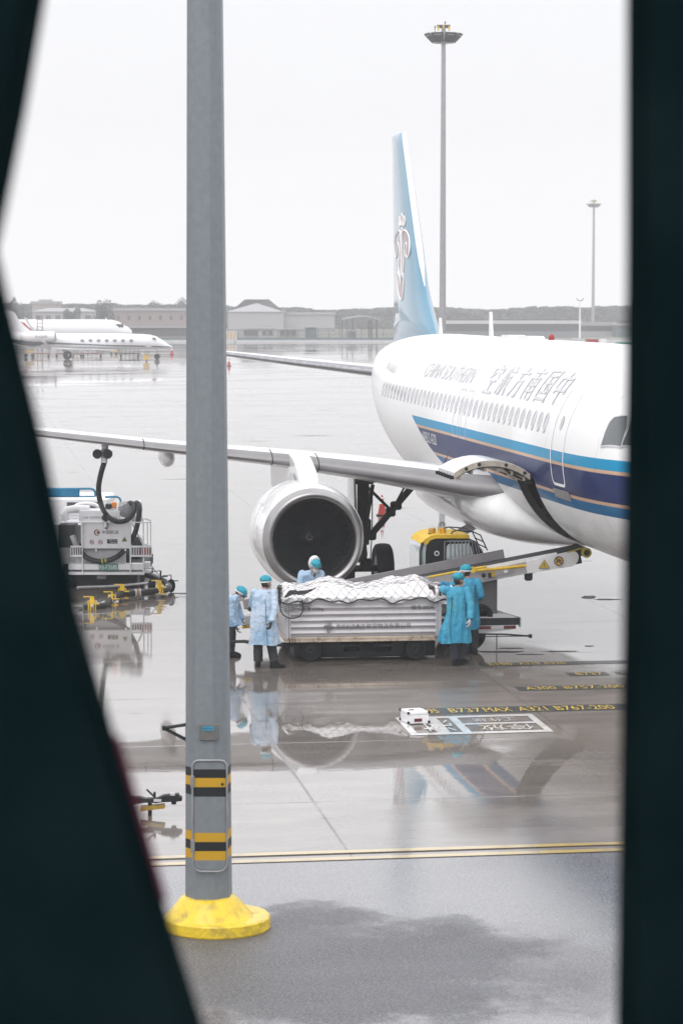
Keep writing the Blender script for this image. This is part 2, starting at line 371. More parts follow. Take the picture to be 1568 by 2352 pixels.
# ------------------------------------------------------------------ dark frame members beside the camera (boarding bridge side opening)
def side_plate(name, label, cat, pts, D, th, m, ztop=14, bevel=.02):
    mb = MB(); mb.prism([(A(x, y, D).x, A(x, y, D).z) for x, y in pts], (0, D, 0), (1, 0, 0), (0, 0, 1), th); 
    o = mb.build(name, m, smooth=30); tag(o, label, cat); return o
def ypx(D, z): return None
Dm = 3.4
o = side_plate('bridge_post', 'wide dark green-black post along the right edge of the picture', 'post', [(1440, -4300), (1900, -4300), (1900, 8500), (1386, 8500), (1414, 2352), (1429, 1400), (1437, 600)], Dm, .25, M['frame'])
Dl = 3.2
th_ = thing('diagonal_brace', 'wide dark slanting brace filling the left edge of the picture, kinked at its middle', 'brace', (A(-500, 2352, Dl).x, Dl, 0))
mb = MB(); P = [(115, -60), (62, 250), (18, 470), (-4, 575), (-900, 575), (-900, -60-1500), (350, -1560)]
mb.prism([(A(x, y, Dl).x, A(x, y, Dl).z) for x, y in P], (0, Dl, 0), (1, 0, 0), (0, 0, 1), .2); mb.build('upper_brace', M['frame'], th_)
mb = MB(); P = [(-900, 576), (-4, 576), (22, 690), (110, 1050), (180, 1400), (274, 1720), (366, 2035), (468, 2352), (1050, 4350), (2190, 8150), (-900, 8150)]
P = [(x, y) for x, y in P]
mb.prism([(A(x, y, Dl).x, A(x, y, Dl).z) for x, y in P[:9]+[(-900, 4350)]], (0, Dl, 0), (1, 0, 0), (0, 0, 1), .2)
zb = A(0, 4350, Dl).z; xb = A(-900, 4350, Dl).x
mb.box((xb+.9, Dl-.1, zb/2), (1.7, .2, zb-.004)); mb.build('lower_brace', M['frame'], th_)
mb = MB(); mb.tube([A(x, y, Dl-.01) for x, y in [(268, 1690), (315, 1850), (364, 2020), (378, 2070)]], .0045, 8); mb.build('red_strip', M['redstrip'], th_)  # thin red strip along the lower brace edge

# ------------------------------------------------------------------ octagonal galvanised pole on yellow footing
def stripes_mat():
    m = M['galv'].copy(); m.name = 'galvanised_with_tape'; t = m.node_tree; b = t.nodes['Principled BSDF']; L = t.links.new
    src = b.inputs['Base Color'].links[0].from_socket; tc = t.nodes.new('ShaderNodeTexCoord'); s = t.nodes.new('ShaderNodeSeparateXYZ'); L(tc.outputs['Object'], s.inputs[0])
    # streaks running down the pole
    mp = t.nodes.new('ShaderNodeMapping'); mp.inputs['Scale'].default_value = (9, 9, .35); L(tc.outputs['Object'], mp.inputs[0])
    n = t.nodes.new('ShaderNodeTexNoise'); n.inputs['Scale'].default_value = 1; n.inputs['Detail'].default_value = 6; L(mp.outputs[0], n.inputs['Vector'])
    r = t.nodes.new('ShaderNodeMapRange'); r.inputs[1].default_value = .5; r.inputs[2].default_value = .75; r.inputs[4].default_value = .22; L(n.outputs[0], r.inputs[0])
    x = t.nodes.new('ShaderNodeMix'); x.data_type = 'RGBA'; L(r.outputs[0], x.inputs[0]); L(src, x.inputs[6]); x.inputs[7].default_value = (.12, .13, .14, 1); src = x.outputs[2]
    for (z0, z1, k) in BANDS:
        a = t.nodes.new('ShaderNodeMath'); a.operation = 'COMPARE'; a.inputs[1].default_value = (z0+z1)/2; a.inputs[2].default_value = abs(z1-z0)/2; L(s.outputs[2], a.inputs[0])
        x = t.nodes.new('ShaderNodeMix'); x.data_type = 'RGBA'; L(a.outputs[0], x.inputs[0]); L(src, x.inputs[6])
        x.inputs[7].default_value = (.008, .011, .012, 1) if k == 'b' else (.56, .32, .012, 1); src = x.outputs[2]
    L(src, b.inputs['Base Color']); return m
PC = G(480, 2130); PC.z = 0; DP = PC.y
def zp(y): return A(478, y, DP-.27).z
BANDS = [(zp(y0), zp(y1), k) for y0, y1, k in ((1767, 1787, 'b'), (1787, 1808, 'y'), (1808, 1830, 'b'), (1913, 1934, 'y'), (1934, 1955, 'b'), (1955, 1976, 'y'))]
MS = stripes_mat()
pole = thing('floodlight_pole', 'tall tapering galvanised pole with yellow and black bands on a yellow footing', 'pole', PC)
def polew(z): return .262-.0068*z
mb = MB(); n = 12; rings = []
for z in [.2+i*.5 for i in range(26)]:
    r = polew(z); rings.append([PC+Vector((r*cos(2*pi*(k+.5)/8-.12), r*sin(2*pi*(k+.5)/8-.12), z)) for k in range(8)])
mb.loft(rings); mb.build('shaft', MS, pole, smooth=20)
my = mat('yellow_footing_paint', (.74, .52, .012), .55, var=.06, bump=.5, bscale=25, dirt=(.16, .12, .05), dscale=5, damt=.7, vscale=4)
my.node_tree.nodes['Principled BSDF'].inputs['Coat Weight'].default_value = .5
cf = PC+Vector((.09, 0, 0)); mb = MB()
def oct_(r, z, k0=0, ns=22): return [cf+Vector((r*cos(2*pi*(k+.4)/ns), r*.98*sin(2*pi*(k+.4)/ns), z)) for k in range(ns)]
mb.loft([oct_(.575, .0), oct_(.585, .02), oct_(.58, .125), oct_(.565, .14)])
mb.build('footing_slab', my, pole, smooth=25)
mb = MB(); rr = [(.48, .138), (.462, .155), (.43, .19), (.375, .26), (.325, .32), (.29, .35), (.262, .36)]
mb.loft([[PC+Vector(((r+.008*sin(5*a+z*9))*cos(a), (r+.008*sin(5*a+z*9))*sin(a), z)) for a in [2*pi*k/40 for k in range(40)]] for r, z in rr]); mb.build('footing_cone', my, pole, smooth=50)
yf = PC.y-.245
# hatch door with bent tube guard
x0, x1 = A(443, 1900, yf).x, A(522, 1900, yf).x; z1, z0 = A(0, 1745, yf).z, A(0, 2000, yf).z
def rrect(x0, x1, z0, z1, r0, r1, n=6):
    pts = []
    for cx, cz, a0, r in ((x1-r1, z1-r1, 0, r1), (x0+r1, z1-r1, 90, r1), (x0+r0, z0+r0, 180, r0), (x1-r0, z0+r0, 270, r0)):
        for k in range(n+1): a = radians(a0+90*k/n); pts.append((cx+r*cos(a), cz+r*sin(a)))
    return pts
door_poly = rrect(x0+.012, x1-.012, z0+.01, z1-.012, .09, .06)
mb = MB(); mb.prism(door_poly, (0, yf+.01, 0), (1, 0, 0), (0, 0, 1), .035)
def rootshift(m, dz):  # same bands, measured from the same base
    return m
hd = mb.build('hatch_door', MS, pole, smooth=30, bevel=.006)
mb = MB(); pts = rrect(x0, x1, z0, z1, .1, .07); pts = [(p[0], yf-.035, p[1]) for p in pts]; mb.tube(pts+[pts[0]], .011, 8); mb.build('hatch_frame', M['dullsteel'], hd)
for zz in (zp(1795), zp(1943)):
    mb = MB(); mb.box((x0, yf-.02, zz), (.045, .06, .13), ch=.006); mb.build('hinge', M['midgrey'], hd)
mb = MB(); mb.cyl((x1-.05, yf-.04, zp(1801)), (x1-.05, yf, zp(1801)), .014); mb.build('lock', M['black'], hd)
a = A(458, 1663, yf); b = A(503, 1700, yf)
mb = MB(); cx, cz, w, h = (a.x+b.x)/2, (a.z+b.z)/2, b.x-a.x, a.z-b.z
mb.box((cx, yf+.0, cz), (w, .05, h), ch=.006); bx = mb.build('label_box', mat('old_label', (.13, .13, .12), .5, dirt=(.05, .035, .03), dscale=14), pole)
mb = MB(); mb.box((cx-.01, yf-.03, cz+h*.25), (w*.6, .008, h*.28)); sg = mb.build('label_plate', mat('label_blue', (.05, .25, .38), .4), bx)
mb = MB(); put_text(mb, 'NO. 418', (cx-.01-w*.24, yf-.036, cz+h*.19), (1, 0, 0), (0, 0, 1), w*.48, h*.1); mb.build('lettering', M['ink'], bx)
# triangular bracket on the left
mb = MB(); a, b, c = A(376, 1672, PC.y), A(430, 1664, PC.y), A(430, 1700, PC.y)
for p, q in ((a, b), (a, c)): mb.tube([p, q], .018, 4)
mb.box((A(432, 1681, PC.y).x, PC.y, A(0, 1681, PC.y).z), (.05, .12, .22), ch=.005); mb.box(a, (.03, .06, .05)); mb.build('bracket', M['darkgrey'], pole, smooth=0)
mb = MB(); q = A(520, 1670, PC.y); mb.box((q.x, q.y, q.z), (.04, .1, .09), ch=.006); mb.build('clip', M['dullsteel'], pole)
# ------------------------------------------------------------------ airliner (local frame: x aft from nose, y starboard, z up)
ST = [(0, 3.42, 3.30, .05), (.15, 3.72, 3.02, .38), (.5, 4.02, 2.72, .72), (1.0, 4.33, 2.45, 1.06), (1.6, 4.66, 2.22, 1.33), (2.1, 5.02, 2.10, 1.50), (2.6, 5.40, 2.01, 1.65), (3.2, 5.70, 1.93, 1.79),
      (4.0, 5.88, 1.87, 1.90), (5.0, 5.95, 1.84, 1.955), (6.2, 5.97, 1.83, 1.975), (23.5, 5.97, 1.83, 1.975), (25.5, 5.97, 1.98, 1.94), (27.5, 5.96, 2.37, 1.85), (29.5, 5.92, 2.88, 1.66), (31.5, 5.84, 3.45, 1.38),
      (33.5, 5.70, 4.05, 1.02), (35.5, 5.50, 4.62, .62), (37.0, 5.28, 4.88, .32), (37.5, 5.15, 4.98, .15)]
def stn(X):
    X = max(0, min(37.5, X))
    for i in range(len(ST)-1):
        if X <= ST[i+1][0]: break
    a, b = ST[i], ST[i+1]; t = (X-a[0])/(b[0]-a[0]); h = b[0]-a[0]
    def tg(j, k):
        if j <= 0: return (ST[1][k]-ST[0][k])/(ST[1][0]-ST[0][0])
        if j >= len(ST)-1: return (ST[-1][k]-ST[-2][k])/(ST[-1][0]-ST[-2][0])
        d0 = (ST[j][k]-ST[j-1][k])/(ST[j][0]-ST[j-1][0]); d1 = (ST[j+1][k]-ST[j][k])/(ST[j+1][0]-ST[j][0])
        return 0 if d0*d1 <= 0 else 2*d0*d1/(d0+d1)
    def f(k):
        m0, m1 = tg(i, k)*h, tg(i+1, k)*h
        return a[k]*(2*t**3-3*t*t+1)+m0*(t**3-2*t*t+t)+b[k]*(-2*t**3+3*t*t)+m1*(t**3-t*t)
    if i == 0:
        q = sqrt(t); return tuple(a[k]+(b[k]-a[k])*q for k in (1, 2, 3))
    return f(1), f(2), f(3)
def FS(X, phi, off=0.0):           # fuselage surface; phi 0 at the crown, positive to starboard
    zt, zb, hw = stn(X); zc, hh = (zt+zb)/2, (zt-zb)/2
    return Vector((X, (hw+off)*sin(phi), zc+(hh+off)*cos(phi)))
def phi_z(X, z): zt, zb, hw = stn(X); return math.acos(max(-1, min(1, (z-(zt+zb)/2)/((zt-zb)/2))))
def FZ(X, z, off=0.0): return FS(X, phi_z(X, z), off)
def band_mat():
    m = bpy.data.materials.new('airliner_livery'); m.use_nodes = True; t = m.node_tree; b = t.nodes['Principled BSDF']; L = t.links.new
    tc = t.nodes.new('ShaderNodeTexCoord'); s = t.nodes.new('ShaderNodeSeparateXYZ'); L(tc.outputs['Object'], s.inputs[0])
    r = t.nodes.new('ShaderNodeMapRange'); r.inputs[1].default_value = 2.5; r.inputs[2].default_value = 4.5; L(s.outputs[2], r.inputs[0])
    cr = t.nodes.new('ShaderNodeValToRGB'); cr.color_ramp.interpolation = 'CONSTANT'; L(r.outputs[0], cr.inputs[0])
    Wt = (.80, .80, .80, 1); es = [(0, Wt), (2.99, (0, .115, .27, 1)), (3.18, (.55, .36, .24, 1)), (3.245, (.004, .018, .10, 1)), (3.76, (.55, .36, .24, 1)), (3.825, (0, .25, .46, 1)), (4.02, Wt)]
    e = cr.color_ramp.elements; e[0].color = Wt; e[0].position = 0; e.remove(e[1])
    for z, c in es[1:]: q = e.new((z-2.5)/2); q.color = c
    # slanting aft end
    k = t.nodes.new('ShaderNodeMath'); k.operation = 'MULTIPLY_ADD'; L(s.outputs[2], k.inputs[0]); k.inputs[1].default_value = -3.2; L(s.outputs[0], k.inputs[2])
    g = t.nodes.new('ShaderNodeMath'); g.operation = 'GREATER_THAN'; L(k.outputs[0], g.inputs[0]); g.inputs[1].default_value = 21.3-3.2*4.02
    mx = t.nodes.new('ShaderNodeMix'); mx.data_type = 'RGBA'; L(g.outputs[0], mx.inputs[0]); L(cr.outputs[0], mx.inputs[6]); mx.inputs[7].default_value = Wt
    # grime on the belly, streaked along the airflow
    mp = t.nodes.new('ShaderNodeMapping'); mp.inputs['Scale'].default_value = (.5, 2.5, 2.5); L(tc.outputs['Object'], mp.inputs[0])
    n = t.nodes.new('ShaderNodeTexNoise'); n.inputs['Scale'].default_value = 1.6; n.inputs['Detail'].default_value = 8; n.inputs['Roughness'].default_value = .65; L(mp.outputs[0], n.inputs['Vector'])
    a = t.nodes.new('ShaderNodeMapRange'); a.inputs[1].default_value = .42; a.inputs[2].default_value = .7; L(n.outputs[0], a.inputs[0])
    h = t.nodes.new('ShaderNodeMapRange'); h.inputs[1].default_value = 3.1; h.inputs[2].default_value = 2.3; h.inputs[4].default_value = .55; L(s.outputs[2], h.inputs[0])
    p = t.nodes.new('ShaderNodeMath'); p.operation = 'MULTIPLY'; L(a.outputs[0], p.inputs[0]); L(h.outputs[0], p.inputs[1])
    m2 = t.nodes.new('ShaderNodeMix'); m2.data_type = 'RGBA'; L(p.outputs[0], m2.inputs[0]); L(mx.outputs[2], m2.inputs[6]); m2.inputs[7].default_value = (.36, .33, .31, 1)
    # panel joints round the body
    w = t.nodes.new('ShaderNodeMath'); w.operation = 'PINGPONG'; L(s.outputs[0], w.inputs[0]); w.inputs[1].default_value = 1.6
    c = t.nodes.new('ShaderNodeMath'); c.operation = 'LESS_THAN'; L(w.outputs[0], c.inputs[0]); c.inputs[1].default_value = .008
    m3 = t.nodes.new('ShaderNodeMix'); m3.data_type = 'RGBA'; L(c.outputs[0], m3.inputs[0]); L(m2.outputs[2], m3.inputs[6])
    dk = t.nodes.new('ShaderNodeMix'); dk.data_type = 'RGBA'; dk.blend_type = 'MULTIPLY'; dk.inputs[0].default_value = 1; L(m2.outputs[2], dk.inputs[6]); dk.inputs[7].default_value = (.7, .7, .7, 1); L(dk.outputs[2], m3.inputs[7])
    L(m3.outputs[2], b.inputs['Base Color']); b.inputs['Roughness'].default_value = .4; b.inputs['Coat Weight'].default_value = .18; b.inputs['Coat IOR'].default_value = 1.4; b.inputs['Coat Roughness'].default_value = .05; b.inputs['Specular IOR Level'].default_value = .06
    nb = t.nodes.new('ShaderNodeTexNoise'); nb.inputs['Scale'].default_value = 1.2; L(tc.outputs['Object'], nb.inputs['Vector'])
    bp = t.nodes.new('ShaderNodeBump'); bp.inputs['Strength'].default_value = .12; bp.inputs['Distance'].default_value = .03; L(nb.outputs[0], bp.inputs['Height']); L(bp.outputs[0], b.inputs['Coat Normal'])
    return m
MP = band_mat(); MW = mat('airliner_white', (.80, .80, .80), .4, coat=.8, coatr=.06, var=.02, dirt=(.5, .48, .46), dscale=1.5, damt=.35)
MWing = mat('wing_grey_paint', (.66, .66, .67), .35, coat=.5, var=.04, vscale=2, dirt=(.28, .27, .26), dscale=1.2, damt=.5)
MLE = mat('slat_metal', (.22, .215, .22), .45, metal=.35, var=.06, vscale=2)
plane = thing('airliner', 'large white airliner with blue and navy side band, nose out of frame to the right', 'airliner', M=PM)
K = dict(parent=plane, local=True)
# fuselage with the cargo opening cut out
CX0, CX1, CZ0, CZ1 = 7.68, 9.40, 2.02, 3.36
PH0, PH1 = phi_z(8.5, CZ1), phi_z(8.5, CZ0)
xs = sorted(set([0, .03, .08, .15, .25, .4, .6, .8, 1.0, 1.3, 1.6, 1.85, 2.1, 2.35, 2.6, 2.9, 3.2, 3.6, 4, 4.5, 5, 5.6, 6.2, 6.9, CX0, CX1, 11, 13, 15, 17, 19, 21, 22.3, 23.5]+[24+.6*i for i in range(22)]+[37.4, 37.5]))
ph = sorted(set([round(x, 5) for x in [PH0, PH1]+[PH0+(PH1-PH0)*k/8 for k in range(1, 8)]+[PH0*k/14 for k in range(0, 14)]+[PH1+(2*pi-PH1)*k/50 for k in range(1, 50)]]))
mb = MB(); n = len(ph); mb.v = [FS(x, p) for x in xs for p in ph]
for i in range(len(xs)-1):
    for j in range(n):
        k = (j+1) % n; pm = (ph[j]+(ph[k] if k else 2*pi))/2; xm = (xs[i]+xs[i+1])/2
        if CX0 < xm < CX1 and PH0 < pm < PH1: continue
        mb.f.append([i*n+j, i*n+k, (i+1)*n+k, (i+1)*n+j]); mb.m.append(0)
mb.build('fuselage', MP, smooth=60, **K)
# hold seen through the opening: lining, frame ring, sill
mframe = mat('cargo_frame', (.045, .04, .034), .6, var=.2); mb = MB(); d = .13
pp = [PH0+(PH1-PH0)*k/10 for k in range(11)]
for xa, sg in ((CX0, 1), (CX1, -1)):
    mb.loft([[FS(xa+sg*.001, p, -.012) for p in pp], [FS(xa+sg*.001, p, -d) for p in pp], [FS(xa+sg*.09, p, -d) for p in pp]], closed=False)
for p_ in (PH0+.004, PH1-.004):
    mb.loft([[FS(x, p_, -.012) for x in (CX0, CX1)], [FS(x, p_, -d) for x in (CX0, CX1)]], closed=False)
op_ = mb.build('cargo_opening', mframe, smooth=0, **K)
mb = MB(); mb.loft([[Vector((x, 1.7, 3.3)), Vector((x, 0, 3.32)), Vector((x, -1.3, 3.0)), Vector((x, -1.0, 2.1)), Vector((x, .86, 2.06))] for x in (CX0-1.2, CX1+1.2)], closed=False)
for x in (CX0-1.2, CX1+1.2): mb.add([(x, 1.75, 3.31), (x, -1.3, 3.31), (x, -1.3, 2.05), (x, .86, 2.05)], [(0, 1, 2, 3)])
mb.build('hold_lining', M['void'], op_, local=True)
# open cargo door: curved panel swung up and outwards
cd = MB(); HY, HZ = 1.98, 3.40
prof = []
NP = 12
for k in range(NP+1):
    t = k/NP; a = radians(42-75*t)
    if k == 0: y, z = HY, HZ
    else: y += 1.62/NP*cos(a); z += 1.62/NP*sin(a)*1.0
    prof.append((y, z))
def ring(x):
    up = []; lo = []
    for k, (y, z) in enumerate(prof):
        a = radians(42-75*k/NP); up.append(Vector((x, y-sin(a)*0+.0, z+.05))); lo.append(Vector((x, y, z-.07+.03*(k == NP))))
    return up+lo[::-1]
cd.loft([ring(CX0+.02), ring(CX1-.02)])
cdoor = cd.build('cargo_door', [MW], smooth=40, **K)
mb = MB(); r0 = [Vector((CX0-.012, y, z+.043)) for y, z in prof]; r1 = [Vector((CX0-.012, y, z-.068)) for y, z in prof]
mb.loft([r0+r1[::-1], [p+Vector((.03, 0, 0)) for p in r0+r1[::-1]]]); mb.build('door_rim', M['cream'], cdoor, local=True, smooth=30)
mb = MB(); mb.loft([[Vector((x, y, z-.074)) for y, z in prof[:-1]] for x in (CX0+.03, CX1-.03)]+[[Vector((x, y, z-.09)) for y, z in prof[:-1]] for x in (CX1-.03, CX0+.03)], closed=False); mb.build('door_lining', mframe, cdoor, local=True, smooth=60)
for k in range(1, NP, 2):
    y, z = prof[k]; mb = MB(); mb.box(((CX0+CX1)/2, y, z-.13), (CX1-CX0-.12, .05, .08)); mb.build('door_rib', M['cream'], cdoor, local=True)
for k in (1, 4, 8, 10): y, z = prof[k]; mb = MB(); mb.cyl((CX0-.02, y, z-.01), (CX0-.006, y, z-.01), .035); mb.build('rim_fitting', M['darkgrey'], cdoor, local=True)
y, z = prof[-1]
for k in range(6): mb = MB(); mb.box((CX0+.1+.3*k, y+.03, z-.05), (.06, .09, .07), ch=.01); mb.build('door_hook', M['black'], cdoor, local=True)
for x in (CX0+.1, CX1-.1): mb = MB(); mb.tube([(x, 1.93, 3.25), (x, 2.35, 3.45), (x, 2.5, 3.58)], .025, 6); mb.build('door_actuator', M['darkgrey'], cdoor, local=True)
# cabin windows
mwn = mat('window_pane', (.40, .40, .43), .12, coat=1, var=.05); mwr = mat('window_surround', (.55, .55, .57), .5)
for k in range(38):
    X = 6.72+k*.533
    if X in (): continue
    p0 = phi_z(X, 4.50); mb = MB(); R = 1.99
    def oval(hx, hz, off): return [FS(X+hx*cos(a)*(1 if 1 else 0), p0-hz*sin(a)/R, off) for a in [2*pi*j/16 for j in range(16)]]
    mb.loft([oval(.155, .205, .002), oval(.135, .185, .012), oval(.118, .168, .012), oval(.112, .162, .003)], caps=False)
    w = mb.build('cabin_window', mwr, smooth=60, **K)
    mb = MB(); mb.add(oval(.114, .164, .0035), [tuple(range(16))]); mb.build('pane', mwn, w, local=True)
# forward door, overwing exits
def outline(X0, X1, z0, z1, r, wd, off=.004, n=5):
    A_ = []
    def P(x, z): return (x, z)
    o_ = []; i_ = []
    for cx, cz, a0 in ((X1-r, z1-r, 0), (X0+r, z1-r, 90), (X0+r, z0+r, 180), (X1-r, z0+r, 270)):
        for k in range(n+1):
            a = radians(a0+90*k/n); o_.append((cx+r*cos(a), cz+r*sin(a))); i_.append((cx+(r-wd)*cos(a), cz+(r-wd)*sin(a)))
    def sub(L_):
        q = []
        for j in range(len(L_)):
            a, b = L_[j], L_[(j+1) % len(L_)]; m_ = max(1, int(max(abs(a[0]-b[0]), abs(a[1]-b[1]))/.12))
            q += [(a[0]+(b[0]-a[0])*t/m_, a[1]+(b[1]-a[1])*t/m_) for t in range(m_)]
        return q
    o2, i2 = sub(o_), sub(i_); m_ = min(len(o2), len(i2))
    if len(o2) != len(i2): o2, i2 = o_, i_
    mb = MB(); mb.loft([[FZ(x, z, off) for x, z in o2], [FZ(x, z, off) for x, z in o2], [FZ(x, z, off) for x, z in i2], [FZ(x, z, off) for x, z in i2]], caps=False); return mb
mdl = mat('door_outline_white', (.86, .86, .86), .35, coat=.5, var=.01)
fd = outline(4.98, 5.96, 3.36, 5.2, .16, .055).build('cabin_door', mdl, smooth=40, **K)
mb = MB(); X = 5.47; p0 = phi_z(X, 4.55)
mb.add([FS(X+.10*cos(a), p0-.14*sin(a)/2, .006) for a in [2*pi*j/14 for j in range(14)]], [tuple(range(14))]); mb.build('door_window', mwn, fd, local=True)
mb = MB(); mb.loft([[FZ(x, z, .01) for x in (4.86, 5.2, 5.6, 6.08)] for z in (3.30, 3.2, 3.12)]+[[FZ(x, z, .001) for x in (4.86, 5.2, 5.6, 6.08)] for z in (3.12,)], closed=False); mb.build('scuff_plate', M['dullsteel'], fd, local=True)
for xa in (14.35, 15.25): outline(xa, xa+.62, 3.78, 4.86, .12, .025).build('overwing_exit', mwr, smooth=40, **K)
# cockpit glazing
def nose_pt(px, py):
    o = PM.inverted() @ Vector((0, 0, EYE)); d = (PM.inverted().to_3x3()) @ ray(px, py); best = None
    t = 38.0
    while t < 52:
        p = o+d*t; zt, zb, hw = stn(p.x); q = (p.y/max(hw, .01))**2+((p.z-(zt+zb)/2)/max((zt-zb)/2, .01))**2
        if p.x > 0 and q < 1: break
        t += .01
    X = p.x; return X, atan2(p.y/hw, (p.z-(zt+zb)/2)/((zt-zb)/2))
cwin = [[(2.75, 4.42), (2.78, 4.72), (2.45, 4.98), (1.98, 4.86), (1.92, 4.36), (2.3, 4.36)], [(1.84, 4.34), (1.9, 4.82), (1.62, 4.62), (1.28, 4.30), (1.2, 4.16)]]
for poly in cwin:
    P = [nose_pt(px, py) for px, py in ((1381, 1024), (1401, 970), (1411, 960), (1441, 957), (1440, 985), (1427, 1026))] if poly is cwin[0] else [nose_pt(px, py) for px, py in ((1429, 1024), (1443, 990), (1452, 962), (1487, 962), (1497, 1000), (1492, 1028))]
    for sg in (1, -1):
        mb = MB(); c = (sum(p[0] for p in P)/len(P), sum(p[1] for p in P)/len(P))
        def sc(p, f): return FS(c[0]+(p[0]-c[0])*f, sg*(c[1]+(p[1]-c[1])*f), .018)
        dense = []
        for j in range(len(P)):
            a, b = P[j], P[(j+1) % len(P)]; dense += [(a[0]+(b[0]-a[0])*t/4, a[1]+(b[1]-a[1])*t/4) for t in range(4)]
        mb.loft([[sc(p, 1.1) for p in dense], [sc(p, 1.0) for p in dense]], caps=False); fr = mb.build('cockpit_window', mwr, smooth=60, **K)
        mb = MB(); mb.loft([[sc(p, f)+Vector((0, sg*-.006, 0)) for p in dense] for f in (1.0, .7, .4, .1)], caps=True); mb.build('pane', M['glass'], fr, local=True)
# lettering on the upper side
def fus_text(s_, Xl, Xr, z0, z1, m, nm, slant=0, cuts=7, off=.012):
    V, F = text_geo(s_, cuts); mb = MB(); X0 = Xl; a0 = phi_z(10, z0); a1 = phi_z(10, z1)
    mb.add([FS(Xl+(Xr-Xl)*v.x, a0+(a1-a0)*v.y, off) for v in V], F); return mb.build(nm, m, smooth=0, **K)
fus_text('CHINA SOUTHERN', 21.4, 15.3, 4.98, 5.32, mat('faint_ink', (.63, .63, .66), .6), 'airline_name')
for k, ch in enumerate('中国南方航空'): Xc = 6.75+k*1.28; fus_text(ch, Xc+.46, Xc-.46, 4.84, 5.46, mat('character_grey', (.58, .58, .61), .6), 'airline_character')
fus_text('AIRBUS A320', 19.9, 18.0, 3.44, 3.70, M['whiteink'], 'type_lettering', off=.006, cuts=2)
fus_text('B-6263', 27.4, 25.6, 4.9, 5.1, mat('registration_grey', (.6, .6, .62), .6), 'registration', cuts=3)
# belly fairing
mb = MB(); rings = []
for x, hw, zb, zt in ((9.5, .4, 1.83, 1.95), (9.9, 1.0, 1.78, 2.3), (10.5, 1.45, 1.72, 2.6), (11.0, 1.78, 1.67, 2.85), (11.5, 2.02, 1.63, 3.02), (12.0, 2.22, 1.6, 3.15), (13.0, 2.36, 1.57, 3.3), (14.5, 2.36, 1.56, 3.3), (16, 2.36, 1.55, 3.3), (18.5, 2.28, 1.56, 3.2), (20, 2.12, 1.62, 3.0), (21.3, 1.8, 1.72, 2.7), (22.4, 1.2, 1.86, 2.3), (22.9, .4, 1.95, 2.1)):
    zc, hh = (zt+zb)/2, (zt-zb)/2; rings.append([Vector((x, hw*(abs(cos(a))**.9)*(1 if cos(a) > 0 else -1), zc+hh*(abs(sin(a))**.9)*(1 if sin(a) > 0 else -1))) for a in [2*pi*k/40 for k in range(40)]])
mb.loft(rings); mb.build('belly_fairing', MP if False else MW, smooth=60, **K)
mb = MB(); mb.box((14.6, 1.95, 1.72), (.9, .5, .05), Matrix.Rotation(radians(-28), 3, 'X'), ch=.01); mb.build('access_panel', M['lightgrey'], smooth=0, **K)
# wings
AF = [(1, 0), (.85, .03), (.65, .075), (.45, .11), (.28, .12), (.15, .108), (.07, .082), (.025, .052), (.006, .026), (0, 0), (.006, -.024), (.025, -.045), (.07, -.066), (.15, -.082), (.28, -.09), (.45, -.08), (.65, -.05), (.85, -.015)]
WS = [(1.5, 11.5, 2.76, 6.7, .68, 2.6), (2.4, 12.0, 2.84, 6.1, .66, 2.4), (3.2, 12.4, 2.97, 5.5, .62, 2), (4.4, 13.0, 3.14, 4.8, .60, 1.6), (5.75, 13.7, 3.30, 4.25, .56, 1.3), (6.5, 14.1, 3.38, 3.95, .52, 1.2), (8.5, 15.12, 3.56, 3.4, .46, 1), (11.3, 16.55, 3.84, 2.75, .42, .4), (14.2, 18.03, 4.12, 2.1, .42, 0), (16.6, 19.25, 4.36, 1.6, .42, -.4), (17.05, 19.6, 4.41, 1.3, .6, -.5)]
def wing_pt(s_, k, sg, lo=None):
    Y, X, z, c, tk, tw = s_; x, h = AF[k]; a = radians(tw); dx = x*c; dz = h*c*tk-dx*sin(a)*1.0
    return Vector((X+dx*cos(a), sg*Y, z+dz))
AF = [(x, h if h >= 0 else h*.72) for x, h in AF]
